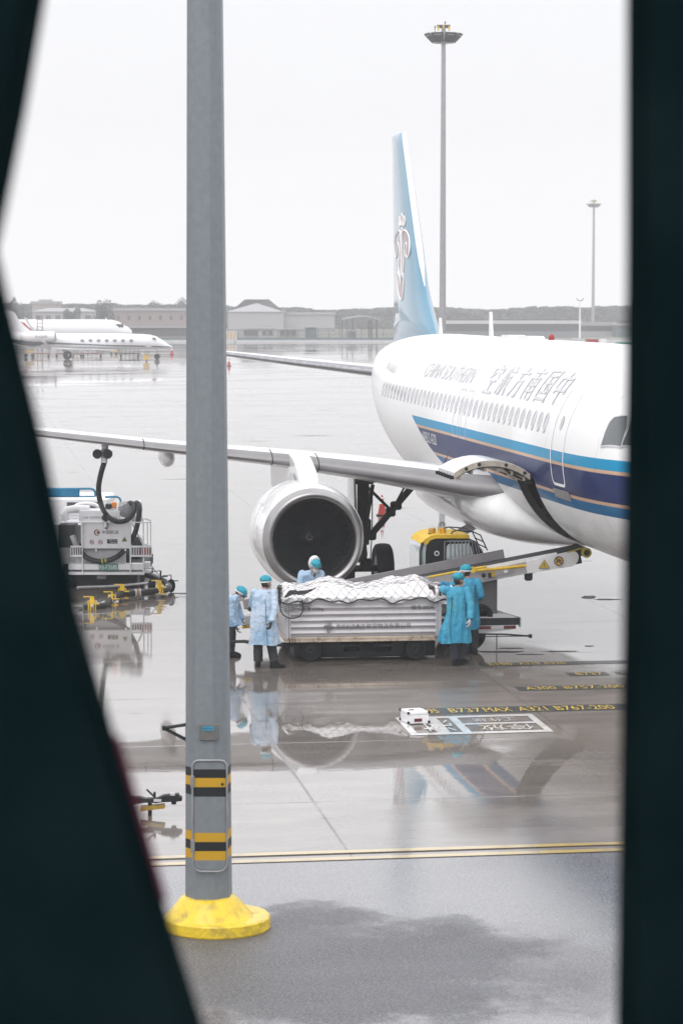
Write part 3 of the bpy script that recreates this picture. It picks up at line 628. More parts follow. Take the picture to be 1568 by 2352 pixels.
for sg in (1, -1):
    mb = MB()
    fine_ws = []
    for i in range(len(WS)-1):
        for t in ((0, .5) if i < len(WS)-2 else (0,)): fine_ws.append(tuple(a+(b-a)*t for a, b in zip(WS[i], WS[i+1])))
    fine_ws.append(WS[-1])
    n = len(AF)
    for j, s_ in enumerate(fine_ws): mb.v += [wing_pt(s_, k, sg) for k in range(n)]
    for i in range(len(fine_ws)-1):
        for k in range(n):
            q = (k+1) % n; mb.f.append([i*n+k, i*n+q, (i+1)*n+q, (i+1)*n+k]); mb.m.append(1 if 6 <= k <= 10 else 0)
    mb.f.append([(len(fine_ws)-1)*n+k for k in range(n)]); mb.m.append(0)
    w = mb.build('wing', [MWing, MLE], smooth=50, **K)
    # slat gaps
    for Y in (5.35, 6.3, 9.0, 11.9, 14.5):
        mb = MB()
        for i in range(len(WS)-1):
            if WS[i][0] <= Y <= WS[i+1][0]: t = (Y-WS[i][0])/(WS[i+1][0]-WS[i][0]); s_ = tuple(a+(b-a)*t for a, b in zip(WS[i], WS[i+1])); break
        mb.tube([wing_pt(s_, k, sg) for k in (5, 6, 7, 8, 9, 10, 11, 12)], .012, 5)
        mb.build('slat_gap', M['darkgrey'], w, local=True)
    for Y in (7.5, 8.32, 11.6):     # flap track fairings
        for i in range(len(WS)-1):
            if WS[i][0] <= Y <= WS[i+1][0]: t = (Y-WS[i][0])/(WS[i+1][0]-WS[i][0]); s_ = tuple(a+(b-a)*t for a, b in zip(WS[i], WS[i+1])); break
        xs_ = s_[1]+s_[3]*.45; L_ = 2.6; mb = MB(); rings = []
        for q in range(13):
            t = q/12; r = .24*(sin(pi*t)**.6+.02); rings.append([Vector((xs_+L_*t, sg*Y+r*.75*cos(a), s_[2]-.30+r*1.0*sin(a))) for a in [2*pi*k/14 for k in range(14)]])
        mb.loft(rings); mb.build('flap_track_fairing', MW, w, local=True, smooth=60)
    # tailplane
    mb = MB(); rings = []
    for Y, X, z, c, th_ in ((.5, 31.0, 4.72, 4.0, .42), (1.3, 31.45, 4.80, 3.7, .38), (3.5, 33.0, 5.06, 2.75, .27), (5.9, 34.75, 5.36, 1.65, .15), (6.22, 35.1, 5.40, 1.2, .09)):
        rings.append([Vector((X+x*c, sg*Y, z+h*th_/.2)) for x, h in AF])
    mb.loft(rings); ht = mb.build('tailplane', [MWing], smooth=50, **K)
    mb = MB(); rings = []
    for Y, X, z, c, th_ in ((1.3, 31.44, 4.80, 3.7, .385), (3.5, 32.99, 5.06, 2.75, .275), (5.9, 34.74, 5.36, 1.65, .155)):
        rings.append([Vector((X+x*c, sg*Y, z+h*th_/.2+.001)) for x, h in AF[6:13]])
    mb.loft(rings, closed=False); mb.build('leading_edge', M['dullsteel'], ht, local=True, smooth=60)
    # engine
    E0 = Vector((11.0, sg*5.78, 1.89)); ax = Vector((1, 0, -.0))
    eng = bpy.data.objects.new('engine', None); link(eng); eng.parent = plane; KIDS[plane].append(eng)
    KE = dict(parent=eng, local=True)
    MLip = M.get('lip') or mat('inlet_lip_metal', (.36, .35, .35), .32, metal=1, var=.08, vscale=2); M['lip'] = MLip
    mb = MB(); mb.lathe([(.30, .800), (.20, .815), (.10, .845), (.04, .880), (.0, .935), (.01, .975), (.06, .995), (.16, 1.03), (.28, 1.062)], E0, ax, 64); mb.build('inlet_lip', MLip, smooth=60, **KE)
    mb = MB(); mb.lathe([(.28, 1.063), (.5, 1.10), (.9, 1.135), (1.4, 1.15), (2.1, 1.14), (2.8, 1.06), (3.3, .99), (3.3, .95), (2.6, .95)], E0, ax, 64)
    cw = mb.build('engine_cowl', MW, smooth=50, **KE)
    mb = MB(); mb.lathe([(1.25, 1.145), (1.256, 1.156), (1.268, 1.156), (1.274, 1.145)], E0, ax, 64)
    for a in (radians(35), radians(145)): mb.tube([E0+Vector((x, cos(a)*(r+.004), sin(a)*(r+.004))) for x, r in ((.3, 1.065), (.9, 1.135), (1.4, 1.15), (2.1, 1.14), (2.8, 1.06))], .008, 4)
    mb.build('cowl_seam', mwr, cw, local=True)
    mb = MB(); a = radians(215 if sg > 0 else -35)
    for dx, aa, s2 in ((.42, 203, .10), (.62, 217, .08)):
        a = radians(aa); rr_ = 1.10 if dx < .5 else 1.13; c = E0+Vector((dx, -cos(a)*sg*-1*rr_, sin(a)*rr_)); nrm = Vector((0, cos(a)*sg, sin(a)))
        sd, u = frame(nrm, Vector((1, 0, 0))); mb.prism([(s2*cos(t), s2*1.0*sin(t)) for t in [2*pi*k/10 for k in range(10)]], c-nrm*.02, sd, u, -.03)
    mb.build('intake_grille', M['darkgrey'], cw, local=True)
    mb = MB(); mb.lathe([(.29, .80), (.6, .82), (1.0, .86), (1.05, .87)], E0, ax, 64); mb.build('inlet_duct', mat('duct_liner', (.010, .015, .016), .7), smooth=60, **KE)
    mb = MB(); mb.lathe([(1.18, .02), (1.18, .88)], E0, ax, 64); mb.build('stator_disc', M['void'], smooth=0, **KE)
    mb = MB()
    for b_ in range(36):
        a = 2*pi*b_/36; V = []
        for r in (.26, .45, .65, .855):
            tw = radians(38+30*(r-.26)/.6); ch = .13+.02*r; e1 = Vector((0, cos(a), sin(a))); e2 = Vector((0, -sin(a), cos(a)))
            for s2 in (-1, 1): V.append(E0+Vector((1.0, 0, 0))+e1*r+(e2*sin(tw)+Vector((1, 0, 0))*cos(tw))*s2*ch/2)
        mb.add(V, [(0, 1, 3, 2), (2, 3, 5, 4), (4, 5, 7, 6)])
    mb.build('fan_blades', mat('fan_titanium', (.010, .016, .018), .45, metal=.2, var=.2), smooth=60, **KE)
    mb = MB(); mb.lathe([(.72, .0), (.75, .04), (.83, .12), (.93, .2), (1.02, .27), (1.1, .28)], E0, ax, 32); sp = mb.build('spinner', mat('spinner_dark', (.014, .018, .02), .35, coat=.5), smooth=60, **KE)
    mb = MB(); pts = []
    for k in range(30): t = k/29; a = t*2*pi*1.15+1.2; r = .03+.06*t; pts.append(E0+Vector((.745+.9*(r-.035)-.008, r*cos(a), r*sin(a))))
    mb.tube(pts, [.002+.013*sin(pi*k/29) for k in range(30)], 6); mb.build('spinner_swirl', mat('swirl', (.09, .10, .105), .5), sp, local=True)
    mb = MB(); mb.lathe([(2.7, .62), (3.6, .55), (4.1, .42), (4.1, .38), (3.4, .38)], E0, ax, 40); mb.lathe([(3.5, .3), (4.2, .22), (4.8, .02)], E0, ax, 24); mb.build('exhaust', M['dullsteel'], smooth=60, **KE)
    # pylon
    mb = MB(); prof_ = [(12.1, 3.02), (12.6, 3.26), (13.3, 3.44), (13.85, 3.50), (15.5, 3.45), (17.4, 3.1), (17.3, 2.6), (15.2, 2.45), (13.6, 2.6), (12.4, 2.85)]
    for (hw_, sc_) in (): pass
    rings = [[Vector((x, sg*5.75+y_*w_, z)) for x, z in prof_] for y_, w_ in ((-1, .2), (-.6, .235), (.6, .235), (1, .2))]
    mb.loft(rings); py_ = mb.build('pylon', MW, smooth=40, **K)
    mb = MB(); mb.prism([(12.45, 2.86), (12.72, 3.06), (13.3, 3.16), (13.9, 2.9), (13.6, 2.62)], (0, sg*5.985, 0), (1, 0, 0), (0, 0, 1), -.01*sg); mb.build('pylon_panel', M['lightgrey'], py_, local=True)
# fin
FN = [(5.55, 28.3, 7.6, .16), (5.95, 28.7, 7.2, .62), (6.3, 29.25, 6.62, .66), (6.8, 30.0, 5.9, .62), (7.3, 30.55, 5.36, .56), (8.5, 31.37, 4.62, .49), (10, 32.55, 3.56, .40), (11.5, 33.75, 2.5, .30), (11.74, 33.95, 2.36, .29), (11.84, 34.05, 2.25, .20)]
FAF = [(1, 0), (.8, .22), (.55, .42), (.3, .5), (.15, .44), (.06, .3), (.015, .14), (0, 0)]
def fin_w(x):
    for i in range(len(FAF)-1):
        (a, ha), (b, hb) = FAF[i], FAF[i+1]
        if b <= x <= a: return hb+(ha-hb)*(x-b)/(a-b)
    return 0
def fin_mat():
    m = mat('fin_blue', (.07, .24, .36), .35, coat=1, coatr=.06, var=.04, vscale=.6); t = m.node_tree; b = t.nodes['Principled BSDF']; L = t.links.new
    src = b.inputs['Base Color'].links[0].from_socket; tc = t.nodes.new('ShaderNodeTexCoord'); s = t.nodes.new('ShaderNodeSeparateXYZ'); L(tc.outputs['Object'], s.inputs[0])
    k = t.nodes.new('ShaderNodeMath'); k.operation = 'MULTIPLY_ADD'; L(s.outputs[2], k.inputs[0]); k.inputs[1].default_value = -(34.06-30.54)/(11.79-7.31); L(s.outputs[0], k.inputs[2])
    g = t.nodes.new('ShaderNodeMath'); g.operation = 'LESS_THAN'; L(k.outputs[0], g.inputs[0]); g.inputs[1].default_value = 30.54-7.31*.7857+.03
    g2 = t.nodes.new('ShaderNodeMath'); g2.operation = 'GREATER_THAN'; L(s.outputs[2], g2.inputs[0]); g2.inputs[1].default_value = 7.28
    g3 = t.nodes.new('ShaderNodeMath'); g3.operation = 'MULTIPLY'; L(g.outputs[0], g3.inputs[0]); L(g2.outputs[0], g3.inputs[1])
    x = t.nodes.new('ShaderNodeMix'); x.data_type = 'RGBA'; L(g3.outputs[0], x.inputs[0]); L(src, x.inputs[6]); x.inputs[7].default_value = (.84, .84, .84, 1); L(x.outputs[2], b.inputs['Base Color']); return m
mb = MB(); rings = [[Vector((X+x*c, y*w, z)) for x, y in FAF]+[Vector((X+x*c, -y*w, z)) for x, y in FAF[1:-1][::-1]] for z, X, c, w in FN]
mb.loft(rings); fin = mb.build('tail_fin', fin_mat(), smooth=50, **K)
def fin_y(X, z, off=.006):
    for i in range(len(FN)-1):
        if FN[i][0] <= z <= FN[i+1][0]: break
    a, b = FN[i], FN[i+1]; t = (z-a[0])/(b[0]-a[0]); X0, c, w = (a[q]+(b[q]-a[q])*t for q in (1, 2, 3)); return fin_w((X-X0)/c)*w+off
mb = MB(); pts = [(34.15, 5.9), (34.35, 7.5), (34.7, 9.3), (35.1, 11.0), (35.3, 11.6)]; mb.tube([Vector((x, fin_y(x, z, -.01), z)) for x, z in pts], .018, 6); mb.build('rudder_gap', mwr, fin, local=True)
# flower emblem on the fin
def onfin(px, py, off=.012):
    o = PM.inverted() @ Vector((0, 0, EYE)); d = PM.inverted().to_3x3() @ ray(px, py); Y = .2
    for _ in range(6): t = (Y-o.y)/d.y; p = o+d*t; Y = fin_y(p.x, p.z, off)
    return p
def crop(cx, cy): return ((1450+cx*.3827)*.5976, (450+cy*.3827)*.5976)
MRose = mat('emblem_rose', (.42, .25, .25), .45, coat=.5)
def petal(pts, fill=True):
    def sm(P, closed=True):
        out = []; n_ = len(P)
        for i in range(n_):
            p0, p1, p2, p3 = P[i-1], P[i], P[(i+1) % n_], P[(i+2) % n_]
            for t in (0, .33, .66): out.append(tuple(.5*((2*p1[q])+(-p0[q]+p2[q])*t+(2*p0[q]-5*p1[q]+4*p2[q]-p3[q])*t*t+(-p0[q]+3*p1[q]-3*p2[q]+p3[q])*t**3) for q in (0, 1)))
        return out
    P = sm(pts); return P
shapes = [[(246, 968), (256, 1010), (250, 1075), (243, 1090), (236, 1060), (236, 1000)], [(270, 995), (279, 1040), (270, 1090), (262, 1085), (260, 1030)], [(224, 998), (230, 1040), (231, 1085), (222, 1095), (218, 1040)],
          [(228, 1150), (208, 1150), (182, 1200), (175, 1290), (178, 1385), (186, 1412), (200, 1380), (202, 1280), (210, 1262), (220, 1320), (220, 1400), (214, 1520), (228, 1600), (236, 1560), (240, 1300)],
          [(252, 1150), (290, 1145), (318, 1200), (325, 1290), (312, 1390), (298, 1412), (284, 1380), (292, 1300), (288, 1262), (274, 1280), (266, 1400), (262, 1520), (254, 1600), (246, 1560), (246, 1300)],
          [(243, 1112), (252, 1135), (244, 1170), (235, 1135)], [(205, 1560), (225, 1610), (232, 1680), (240, 1620), (262, 1570), (262, 1690), (252, 1800), (240, 1840), (222, 1810), (206, 1720)]]
mbF, mbL = MB(), MB()
for sh in shapes:
    P = petal(sh); q = [onfin(*crop(*p), .006) for p in P]; mbF.add(q, [tuple(range(len(q)))])
    q2 = [onfin(*crop(*p), .012) for p in P]; mbL.tube(q2+[q2[0]], .028, 4)
eb = mbF.build('emblem', MRose, fin, local=True, smooth=0); mbL.build('emblem_outline', M['whiteink'], eb, local=True)
mb = MB(); a = PM.inverted() @ A(1020, 1064, 56.5); b = PM.inverted() @ A(1031, 1036, 56.5); c = (b-a); mb.loft([[a+Vector((-.02, 0, 0)), a+Vector((.03, .02, 0))], [a+c*.4+Vector((-.03, .02, 0)), a+c*.4+Vector((.03, 0, 0))], [b+Vector((-.05, 0, 0)), b+Vector((.03, -.03, 0))]], closed=False); mb.tube([a-Vector((0, 0, .5)), a, a+c*.5], .012, 4); mb.build('red_streamer', M['red'], **K)
# beacon, aerials
mb = MB(); mb.ell((14.5, 0, 6.0), (.07, .07, .10)); mb.build('beacon', M['red'], **K)
for X, h in ((27.9, .42), (21.0, .6), (18.0, .06), (16.0, .06)):
    mb = MB(); mb.prism([(X, 5.95), (X+.3, 5.95), (X+.28, 5.97+h), (X+.18, 5.97+h)] if h > .2 else [(X, 5.95), (X+1.1, 5.95), (X+.95, 5.97+h), (X+.15, 5.97+h)], (0, .03 if h > .2 else .2, 0), (1, 0, 0), (0, 0, 1), .06 if h > .2 else .4)
    mb.build('aerial', MW, **K)
# main landing gear
for sg in (1, -1):
    g = bpy.data.objects.new('main_gear', None); link(g); g.parent = plane; KIDS[plane].append(g); KG = dict(parent=g, local=True)
    mb = MB(); y = 3.74*sg; mb.tube([(17.7, y, 2.95), (17.7, y, 1.15)], .145, 16); mb.tube([(17.7, y, 1.15), (17.7, y, .58)], .085, 14)
    mb.box((17.7, y, 1.62), (.34, .34, .3), ch=.04); mb.box((17.7, y, 2.75), (.4, .5, .35), ch=.05); mb.cyl((17.7, y-.52, .585), (17.7, y+.52, .585), .08)
    mb.box((17.62, y-.05*sg, .7), (.2, .26, .26), ch=.03)
    mb.tube([(17.5, y, 1.2), (17.32, y, .95), (17.6, y, .65)], .045, 6); mb.tube([(17.6, y+.2*sg, 2.6), (17.58, y+.17*sg, 1.2), (17.6, y+.2*sg, .8)], .018, 5); mb.tube([(17.6, y-.2*sg, 2.6), (17.55, y-.19*sg, 1.5), (17.6, y-.15*sg, .7)], .014, 5)
    mb.build('strut', M['black'], smooth=40, **KG)
    mb = MB(); a = Vector((17.7, y-.12*sg, 1.3)); b = Vector((17.7, y-1.18*sg, 2.52)); mb.tube([a, b], .085, 6); mb.box(a.lerp(b, .5), (.22, .22, .22), ch=.04); mb.box(a.lerp(b, .06), (.24, .24, .24), ch=.04); mb.box(a.lerp(b, .62), (.2, .26, .2), ch=.04)
    mb.tube([(17.7, y-.1*sg, 2.5), a.lerp(b, .52)], .04, 6); mb.tube([a.lerp(b, .52), (17.7, y-1.05*sg, 2.62)], .025, 6); mb.tube([a.lerp(b, .95), (17.7, y-.55*sg, 2.72)], .045, 6); mb.tube([(17.4, y, 1.5), (16.9, y-.1*sg, 2.6)], .05, 6); mb.build('side_brace', M['black'], smooth=40, **KG)
    for dy in (-.465, .465):
        mb = MB(); R_, w_ = .585, .2
        mb.lathe([(-w_*.75, .3), (-w_*.98, .42), (-w_, .5), (-w_*.8, .562), (-w_*.4, .583), (0, .587), (w_*.4, .583), (w_*.8, .562), (w_, .5), (w_*.98, .42), (w_*.75, .3)], (17.7, y+dy, .587), (0, 1, 0), 40)
        wl = mb.build('wheel', M['rubber'], smooth=40, **KG)
        mb = MB(); mb.lathe([(-.13, .0), (-.13, .2), (-.16, .3), (.16, .3), (.13, .2), (.13, 0)], (17.7, y+dy, .587), (0, 1, 0), 24); mb.build('hub', M['midgrey'], wl, local=True)
    mb = MB(); mb.prism([(17.1, 1.72), (17.2, 2.85), (18.2, 2.8), (18.15, 1.9), (17.8, 1.72)], (0, y+.3*sg, 0), (1, 0, 0), (0, 0, 1), .03); mb.build('gear_door', MW, smooth=0, **KG)
g = bpy.data.objects.new('nose_gear', None); link(g); g.parent = plane; KIDS[plane].append(g); KG = dict(parent=g, local=True)
mb = MB(); mb.tube([(5.07, 0, 2.1), (5.07, 0, .38)], .09, 12); mb.cyl((5.07, -.3, .38), (5.07, .3, .38), .05); mb.tube([(5.07, 0, .9), (5.9, 0, 1.95)], .05, 6); mb.build('strut', M['dullsteel'], **KG)
for dy in (-.25, .25):
    mb = MB(); mb.lathe([(-.09, .18), (-.11, .3), (-.08, .36), (0, .38), (.08, .36), (.11, .3), (.09, .18)], (5.07, dy, .38), (0, 1, 0), 32); mb.lathe([(-.06, 0), (-.08, .19), (.08, .19), (.06, 0)], (5.07, dy, .38), (0, 1, 0), 20); mb.build('wheel', M['rubber'], smooth=40, **KG)
for sg in (-1, 1):
    mb = MB(); mb.prism([(4.2, 1.9), (5.9, 1.85), (5.7, 1.35), (4.5, 1.35)], (0, sg*.42, 0), (1, 0, 0), (0, 0, 1), .03); mb.build('gear_door', M['darkgrey'], smooth=0, **KG)
# ------------------------------------------------------------------ cargo cart with netted load
CO = A(834, 1475, 47.9); CO.z = 0
CM = Matrix.Translation(CO) @ Matrix.Rotation(TH*.8, 4, 'Z')
cart = thing('cargo_cart', 'pale grey cargo cart with ribbed side, black Chinese lettering and rusty bottom rail', 'cart', M=CM)
KC = dict(parent=cart, local=True)
L2 = 1.50; CZ0_, CZ1_ = .40, 1.22; CDP = 1.40
MCt = mat('cart_panel', (.50, .485, .50), .42, metal=.15, var=.05, vscale=3, dirt=(.28, .26, .25), dscale=3, damt=.5)
MRail = mat('rusty_rail', (.50, .42, .33), .6, var=.15, dirt=(.09, .055, .03), dscale=9, damt=.9)
def ribbed(y0, sgn, x0, x1):
    mb = MB(); nr = 5; prof = []; h = (CZ1_-.12-CZ0_-.10)/nr; z = CZ0_+.10
    for i in range(nr+1):
        hh = h if i < nr else .12
        if i < nr: prof += [(0, z), (.0, z+.006), (-.022, z+.012), (-.022, z+h*.18), (.012, z+h*.42), (.03, z+h*.55), (.012, z+h*.72), (-.004, z+h*.98)]
        z += h
    prof += [(0, CZ1_-.115), (0, CZ1_-.03), (.02, CZ1_-.03), (.02, CZ1_)]
    mb.loft([[Vector((x, y0-sgn*p, z)) for p, z in prof]+[Vector((x, y0+sgn*.05, z)) for p, z in (prof[-1], prof[0])] for x in (x0, x1)]); return mb
sp_ = ribbed(0, 1, -L2+.1, L2-.09).build('side_panel', MCt, smooth=20, **KC)
ribbed(CDP, -1, -L2+.1, L2-.09).build('side_panel', MCt, smooth=20, **KC)
for sx in (-1, 1):
    mb = MB(); mb.box((sx*(L2-.03), CDP/2, (CZ0_+CZ1_)/2+.06), (.05, CDP-.1, CZ1_-CZ0_-.1), ch=.01); mb.build('end_panel', MCt, **KC)
    for y in (0, CDP):
        mb = MB(); mb.box((sx*(L2-.045), y, (CZ0_+CZ1_)/2+.04), (.075, .085, CZ1_-CZ0_-.06), ch=.008); mb.box((sx*(L2-.085-.02), y-.01 if y == 0 else y+.01, (CZ0_+CZ1_)/2+.04), (.03, .07, CZ1_-CZ0_-.07), ch=.004); mb.box((sx*(L2-.05), y, 1.0), (.09, .1, .03), mi=0); mb.build('corner_post', M['lightgrey'], **KC)
mb = MB(); mb.box((0, CDP/2, CZ0_+.045), (2*L2, CDP+.06, .09), ch=.008); mb.box((0, -.035, CZ0_+.012), (2*L2-.02, .02, .025)); mb.box((0, -.036, CZ0_+.07), (2*L2-.02, .02, .016)); mb.build('base_frame', MRail, **KC)
for x in (-1.40, -1.35, -1.30, 1.38, 1.42):
    mb = MB(); mb.prism([(0, 0), (.016, 0), (-.014, .09), (-.03, .09)], (x, -.048, CZ0_), (1, 0, 0), (0, 0, 1), .003); mb.build('red_dash', M['darkred'], **KC)
mb = MB(); mb.box((-.82, CDP/2, .22), (.95, 1.0, .30), ch=.02); mb.box((.98, CDP/2, .22), (.86, 1.0, .30), ch=.02); mb.box((.1, CDP/2, .22), (.34, .9, .28), ch=.02); mb.box((0, CDP/2, .13), (2.4, 1.0, .12), ch=.02); mb.box((0, CDP/2, .33), (2.6, .5, .12), ch=.02); mb.box((0, CDP/2, .28), (2.5, .9, .06)); mb.build('chassis', M['black'], **KC)  # undercarriage, filled out with black boxes in place of the shade below the cart
for x in (-.98, 1.02):
    mb = MB(); mb.cyl((x, .12, .22), (x, CDP-.12, .22), .04); mb.box((x, CDP/2, .30), (.5, CDP-.5, .12), ch=.02); mb.build('axle', M['black'], **KC)
    for y in (.18, CDP-.18):
        mb = MB(); mb.lathe([(-.09, .12), (-.10, .19), (-.07, .215), (0, .22), (.07, .215), (.10, .19), (.09, .12)], (x, y, .22), (0, 1, 0), 32); wl = mb.build('wheel', M['rubber'], smooth=40, **KC)
        mb = MB(); mb.lathe([(-.05, 0), (-.07, .05), (-.05, .12), (.05, .12), (.05, 0)], (x, y, .22), (0, 1, 0), 20); mb.build('hub', M['darkgrey'], wl, local=True)
for x in (-.35, .45):
    mb = MB(); mb.tube([(x-.12, -.01, .40), (x-.12, -.01, .31), (x+.12, -.01, .31), (x+.12, -.01, .40)], .008, 5); mb.build('step_hook', M['darkgrey'], **KC)
mb = MB(); mb.tube([(-1.15, .5, .26), (-1.5, .55, .27), (-1.9, .62, .30), (-2.2, .66, .34), (-2.48, .7, .33)], .03, 8); mb.tube([(-1.15, .95, .26), (-1.6, .85, .25), (-2.0, .72, .29), (-2.2, .69, .33)], .028, 8)
mb.tube([(-2.05, .6, .33), (-2.05, .6, .46), (-2.0, .6, .49), (-1.88, .6, .49), (-1.83, .6, .46), (-1.84, .6, .32)], .011, 6); mb.tube([(-2.45+.05*cos(a), .7+.05*sin(a), .33) for a in [2*pi*k/12 for k in range(13)]], .012, 6)
mb.build('drawbar', M['darkgrey'], **KC)
mb = MB(); yt = -.006
def ct(s_, x, z, w, h, m='ink', y=-.034):
    mb = MB(); put_text(mb, s_, (x, y, z), (1, 0, 0), (0, 0, 1), w, h); mb.build('lettering', M[m], **KC)
ct('自重:550kg', -1.16, CZ1_-.235, .40, .085); ct('编号:2324', .91, CZ1_-.225, .42, .085)
ct('西部机场集团', -.52, .66, .55, .07); ct('CHINA WEST AIRPORT GROUP', -.52, .628, .55, .022); ct('航空物流有限公司', .055, .645, .84, .095)
mb = MB(); c = Vector((-.655, -.036, .68))
for k in range(4):
    a0 = k*pi/2+pi/4+pi/4; cc = c+Vector((.055*cos(a0), 0, .055*sin(a0)))
    ring_ = [cc+Vector(((.010+.032*t/20)*cos(a0+pi+t*.42), 0, (.010+.032*t/20)*sin(a0+pi+t*.42))) for t in range(24)]
    mb.tube(ring_, [.006+.007*t/24 for t in range(24)], 5, sq=.3)
mb.build('swirl_emblem', M['brownink'], **KC)
# load: tarpaulin-covered heap (stands on the cart: a thing of its own)
random.seed(3)
def heap(x, y):            # x -1.55..1.55, y 0..CDP
    u = (x+1.55)/3.1; w = max(0, min(1, y/CDP)); e = min(1, (y+.02)/.22) if y < .5 else min(1, (CDP+.02-y)/.2); e = max(0, e)**.55
    env = .10+.16*exp(-((u-.33)/.13)**2)+.17*exp(-((u-.86)/.10)**2)+.10*exp(-((u-.68)/.12)**2)+.06*exp(-((u-.05)/.08)**2)+.05*(w)
    env += .05*noise.noise(Vector((x*2.2, y*2.5, 3)))+.040*abs(noise.noise(Vector((x*5, y*5, 1))))+.022*noise.noise(Vector((x*12, y*12, 8)))
    ex = min(1, max(0, (x+1.56))/.14)*1.0*min(1, max(0, 1.60-x)/.12)
    return CZ1_-.02+env*e*max(.15, ex**.6)
def heap_pt(u, s, off=0.0):      # s runs from hanging front edge (s<0) over the top to the back
    x = -1.56+3.14*u
    drape = .09+.035*sin(u*21)+.03*noise.noise(Vector((u*9, 0, 4)))
    if s < 0: t = -s; p = Vector((x, -.055-.03*abs(noise.noise(Vector((x*5, t*3, 2))))-off*.9, CZ1_+.03-drape*t-off*.1)); return p
    y = -.05+(CDP+.08)*s; z = heap(x, y); bl = min(1, s/.04); return Vector((x, y-off*(1-bl), z*bl+(CZ1_+.03)*(1-bl)+off*bl))
NU, SS = 130, [-1, -.7, -.4, -.15, 0, .01, .025, .045]+[.07+.93*k/34 for k in range(35)]
mb = MB(); rings = [[heap_pt(i/NU, s) for s in SS] for i in range(NU+1)]; mb.loft(rings, closed=False); n_ = len(SS)
MTarp = mat('white_tarpaulin', (.80, .79, .80), .42, coat=.3, coatr=.2, var=.03, bump=1, bscale=7, dirt=(.55, .40, .37), dscale=1.1, damt=.45)
for v in range(len(mb.v)): mb.v[v] = CM @ mb.v[v]
load = thing('tarpaulin_load', 'white tarpaulin heap bulging over the top of the cargo cart', 'load', M=CM @ Matrix.Translation((0, 0, CZ1_)))
mb.build('tarpaulin', MTarp, load, smooth=60)
mb = MB(); rr_ = []
for k in range(9):
    t = k/8; c = Vector((1.38+.36*t, .10+.02*sin(k), CZ1_+.07-.01*t)); r = .12+.03*sin(k*2)
    rr_.append([CM @ (c+Vector((.02*noise.noise(Vector((a, k, 0))), (r*1.2+.03*noise.noise(Vector((cos(a)*2, sin(a)*2, k))))*cos(a), (r+.035*noise.noise(Vector((cos(a)*2, sin(a)*2, k+5))))*sin(a)))) for a in [2*pi*q/18 for q in range(18)]])
mb.loft(rr_); mb.build('wrapped_bundle', MTarp, load, smooth=70)
mb = MB(); mb.tube([CM @ (Vector((1.46, .10+.165*cos(a), CZ1_+.07+.14*sin(a)))) for a in [2*pi*q/18 for q in range(19)]], .016, 5, sq=.5); mb.build('strap', M['black'], load)
# net: knotted diamond mesh draped over the heap
net = thing('cargo_net', 'dark rope net with diamond mesh draped over the white tarpaulin load', 'net', M=CM @ Matrix.Translation((0, 0, CZ1_)))
MNet = mat('net_cord', (.12, .115, .12), .8); MRope = mat('net_rope', (.018, .02, .021), .8)
mb = MB(); ND = 18
def npt(u, s): j = .008; return CM @ (heap_pt(max(0, min(1, u+j*noise.noise(Vector((u*30, s*9, 2))))), min(1, max(-.9, s)), .008))
for k in range(-9, ND+1):
    for sgn in (1, -1):
        pts = []
        for q in range(33):
            s = -.9+q*(1.9/32); sl = (s if s > 0 else s*.09); u = (k/ND+(.40*sl if sgn > 0 else .5-.40*sl)+.012*noise.noise(Vector((k*1.7, q*.35, sgn))))
            if 0 <= u <= 1: pts.append(npt(u, s))
        if len(pts) > 3: mb.tube(pts, .0030, 4, caps=False)
mb.build('mesh', MNet, net, smooth=0)
mb = MB(); pts = [CM @ (heap_pt(q/90, -.8-.25*sin(q*.55), .014)) for q in range(91)]; mb.tube(pts, .013, 6); mb.build('border_rope', MRope, net)
mb = MB(); random.seed(5)
# slack net hanging at the left corner
def hang(x, z): return CM @ Vector((x, -.07-.02*sin(x*20+z*15), z))
for k in range(11):
    a0 = -1.58+.055*k; pts = [hang(a0+.05*sin(q*.9+k)+.03*q*.2*(1 if k % 2 else -1), CZ1_+.03-(.30-.012*k)*q/7) for q in range(8)]; mb.tube(pts, .0045, 4)
for k in range(4): pts = [hang(-1.60+.62*q/9, CZ1_-.06-.06*k-.03*sin(q*.8+k)) for q in range(10-k)]; mb.tube(pts, .004, 4)
mb.build('slack_mesh', MNet, net)
mb = MB(); loop = [(-1.18, 1.22), (-1.16, 1.12), (-1.165, .98), (-1.22, .90), (-1.32, .865), (-1.43, .87), (-1.53, .93), (-1.58, 1.02), (-1.585, 1.15), (-1.59, 1.28)]
mb.tube([CM @ Vector((x, -.10, z)) for x, z in loop], .013, 6); mb.build('border_rope', MRope, net)
mb = MB()
for k in range(16):
    pts = [CM @ Vector((-1.60+.05*noise.noise(Vector((k, q*.7, 0)))+.02*(k % 4), -.05+.4*random.random()*0+.03*k, CZ1_+.28-.05*q+.03*noise.noise(Vector((k, q, 5)))-.006*k)) for q in range(8)]; mb.tube(pts, .006, 4)
for k in range(14):
    y = .02+.05*random.random(); pts = [CM @ (heap_pt(.005+.16*q/9+.004*k, .02+.10*q/9+.02*noise.noise(Vector((k*3, q*.6, 1)))+.008*k, .012)) for q in range(10)]; mb.tube(pts, .006, 4)
mb.build('gathered_cords', MRope, net)
mb = MB()
for k in range(10):
    pts = [CM @ (heap_pt(.90+.08*q/7+.02*noise.noise(Vector((k*3, q*.6, 1))), .08+.03*k*.3+.12*noise.noise(Vector((k, q*.5, 7))), .012)) for q in range(8)]; mb.tube(pts, .006, 4)
mb.build('gathered_cords', MRope, net)

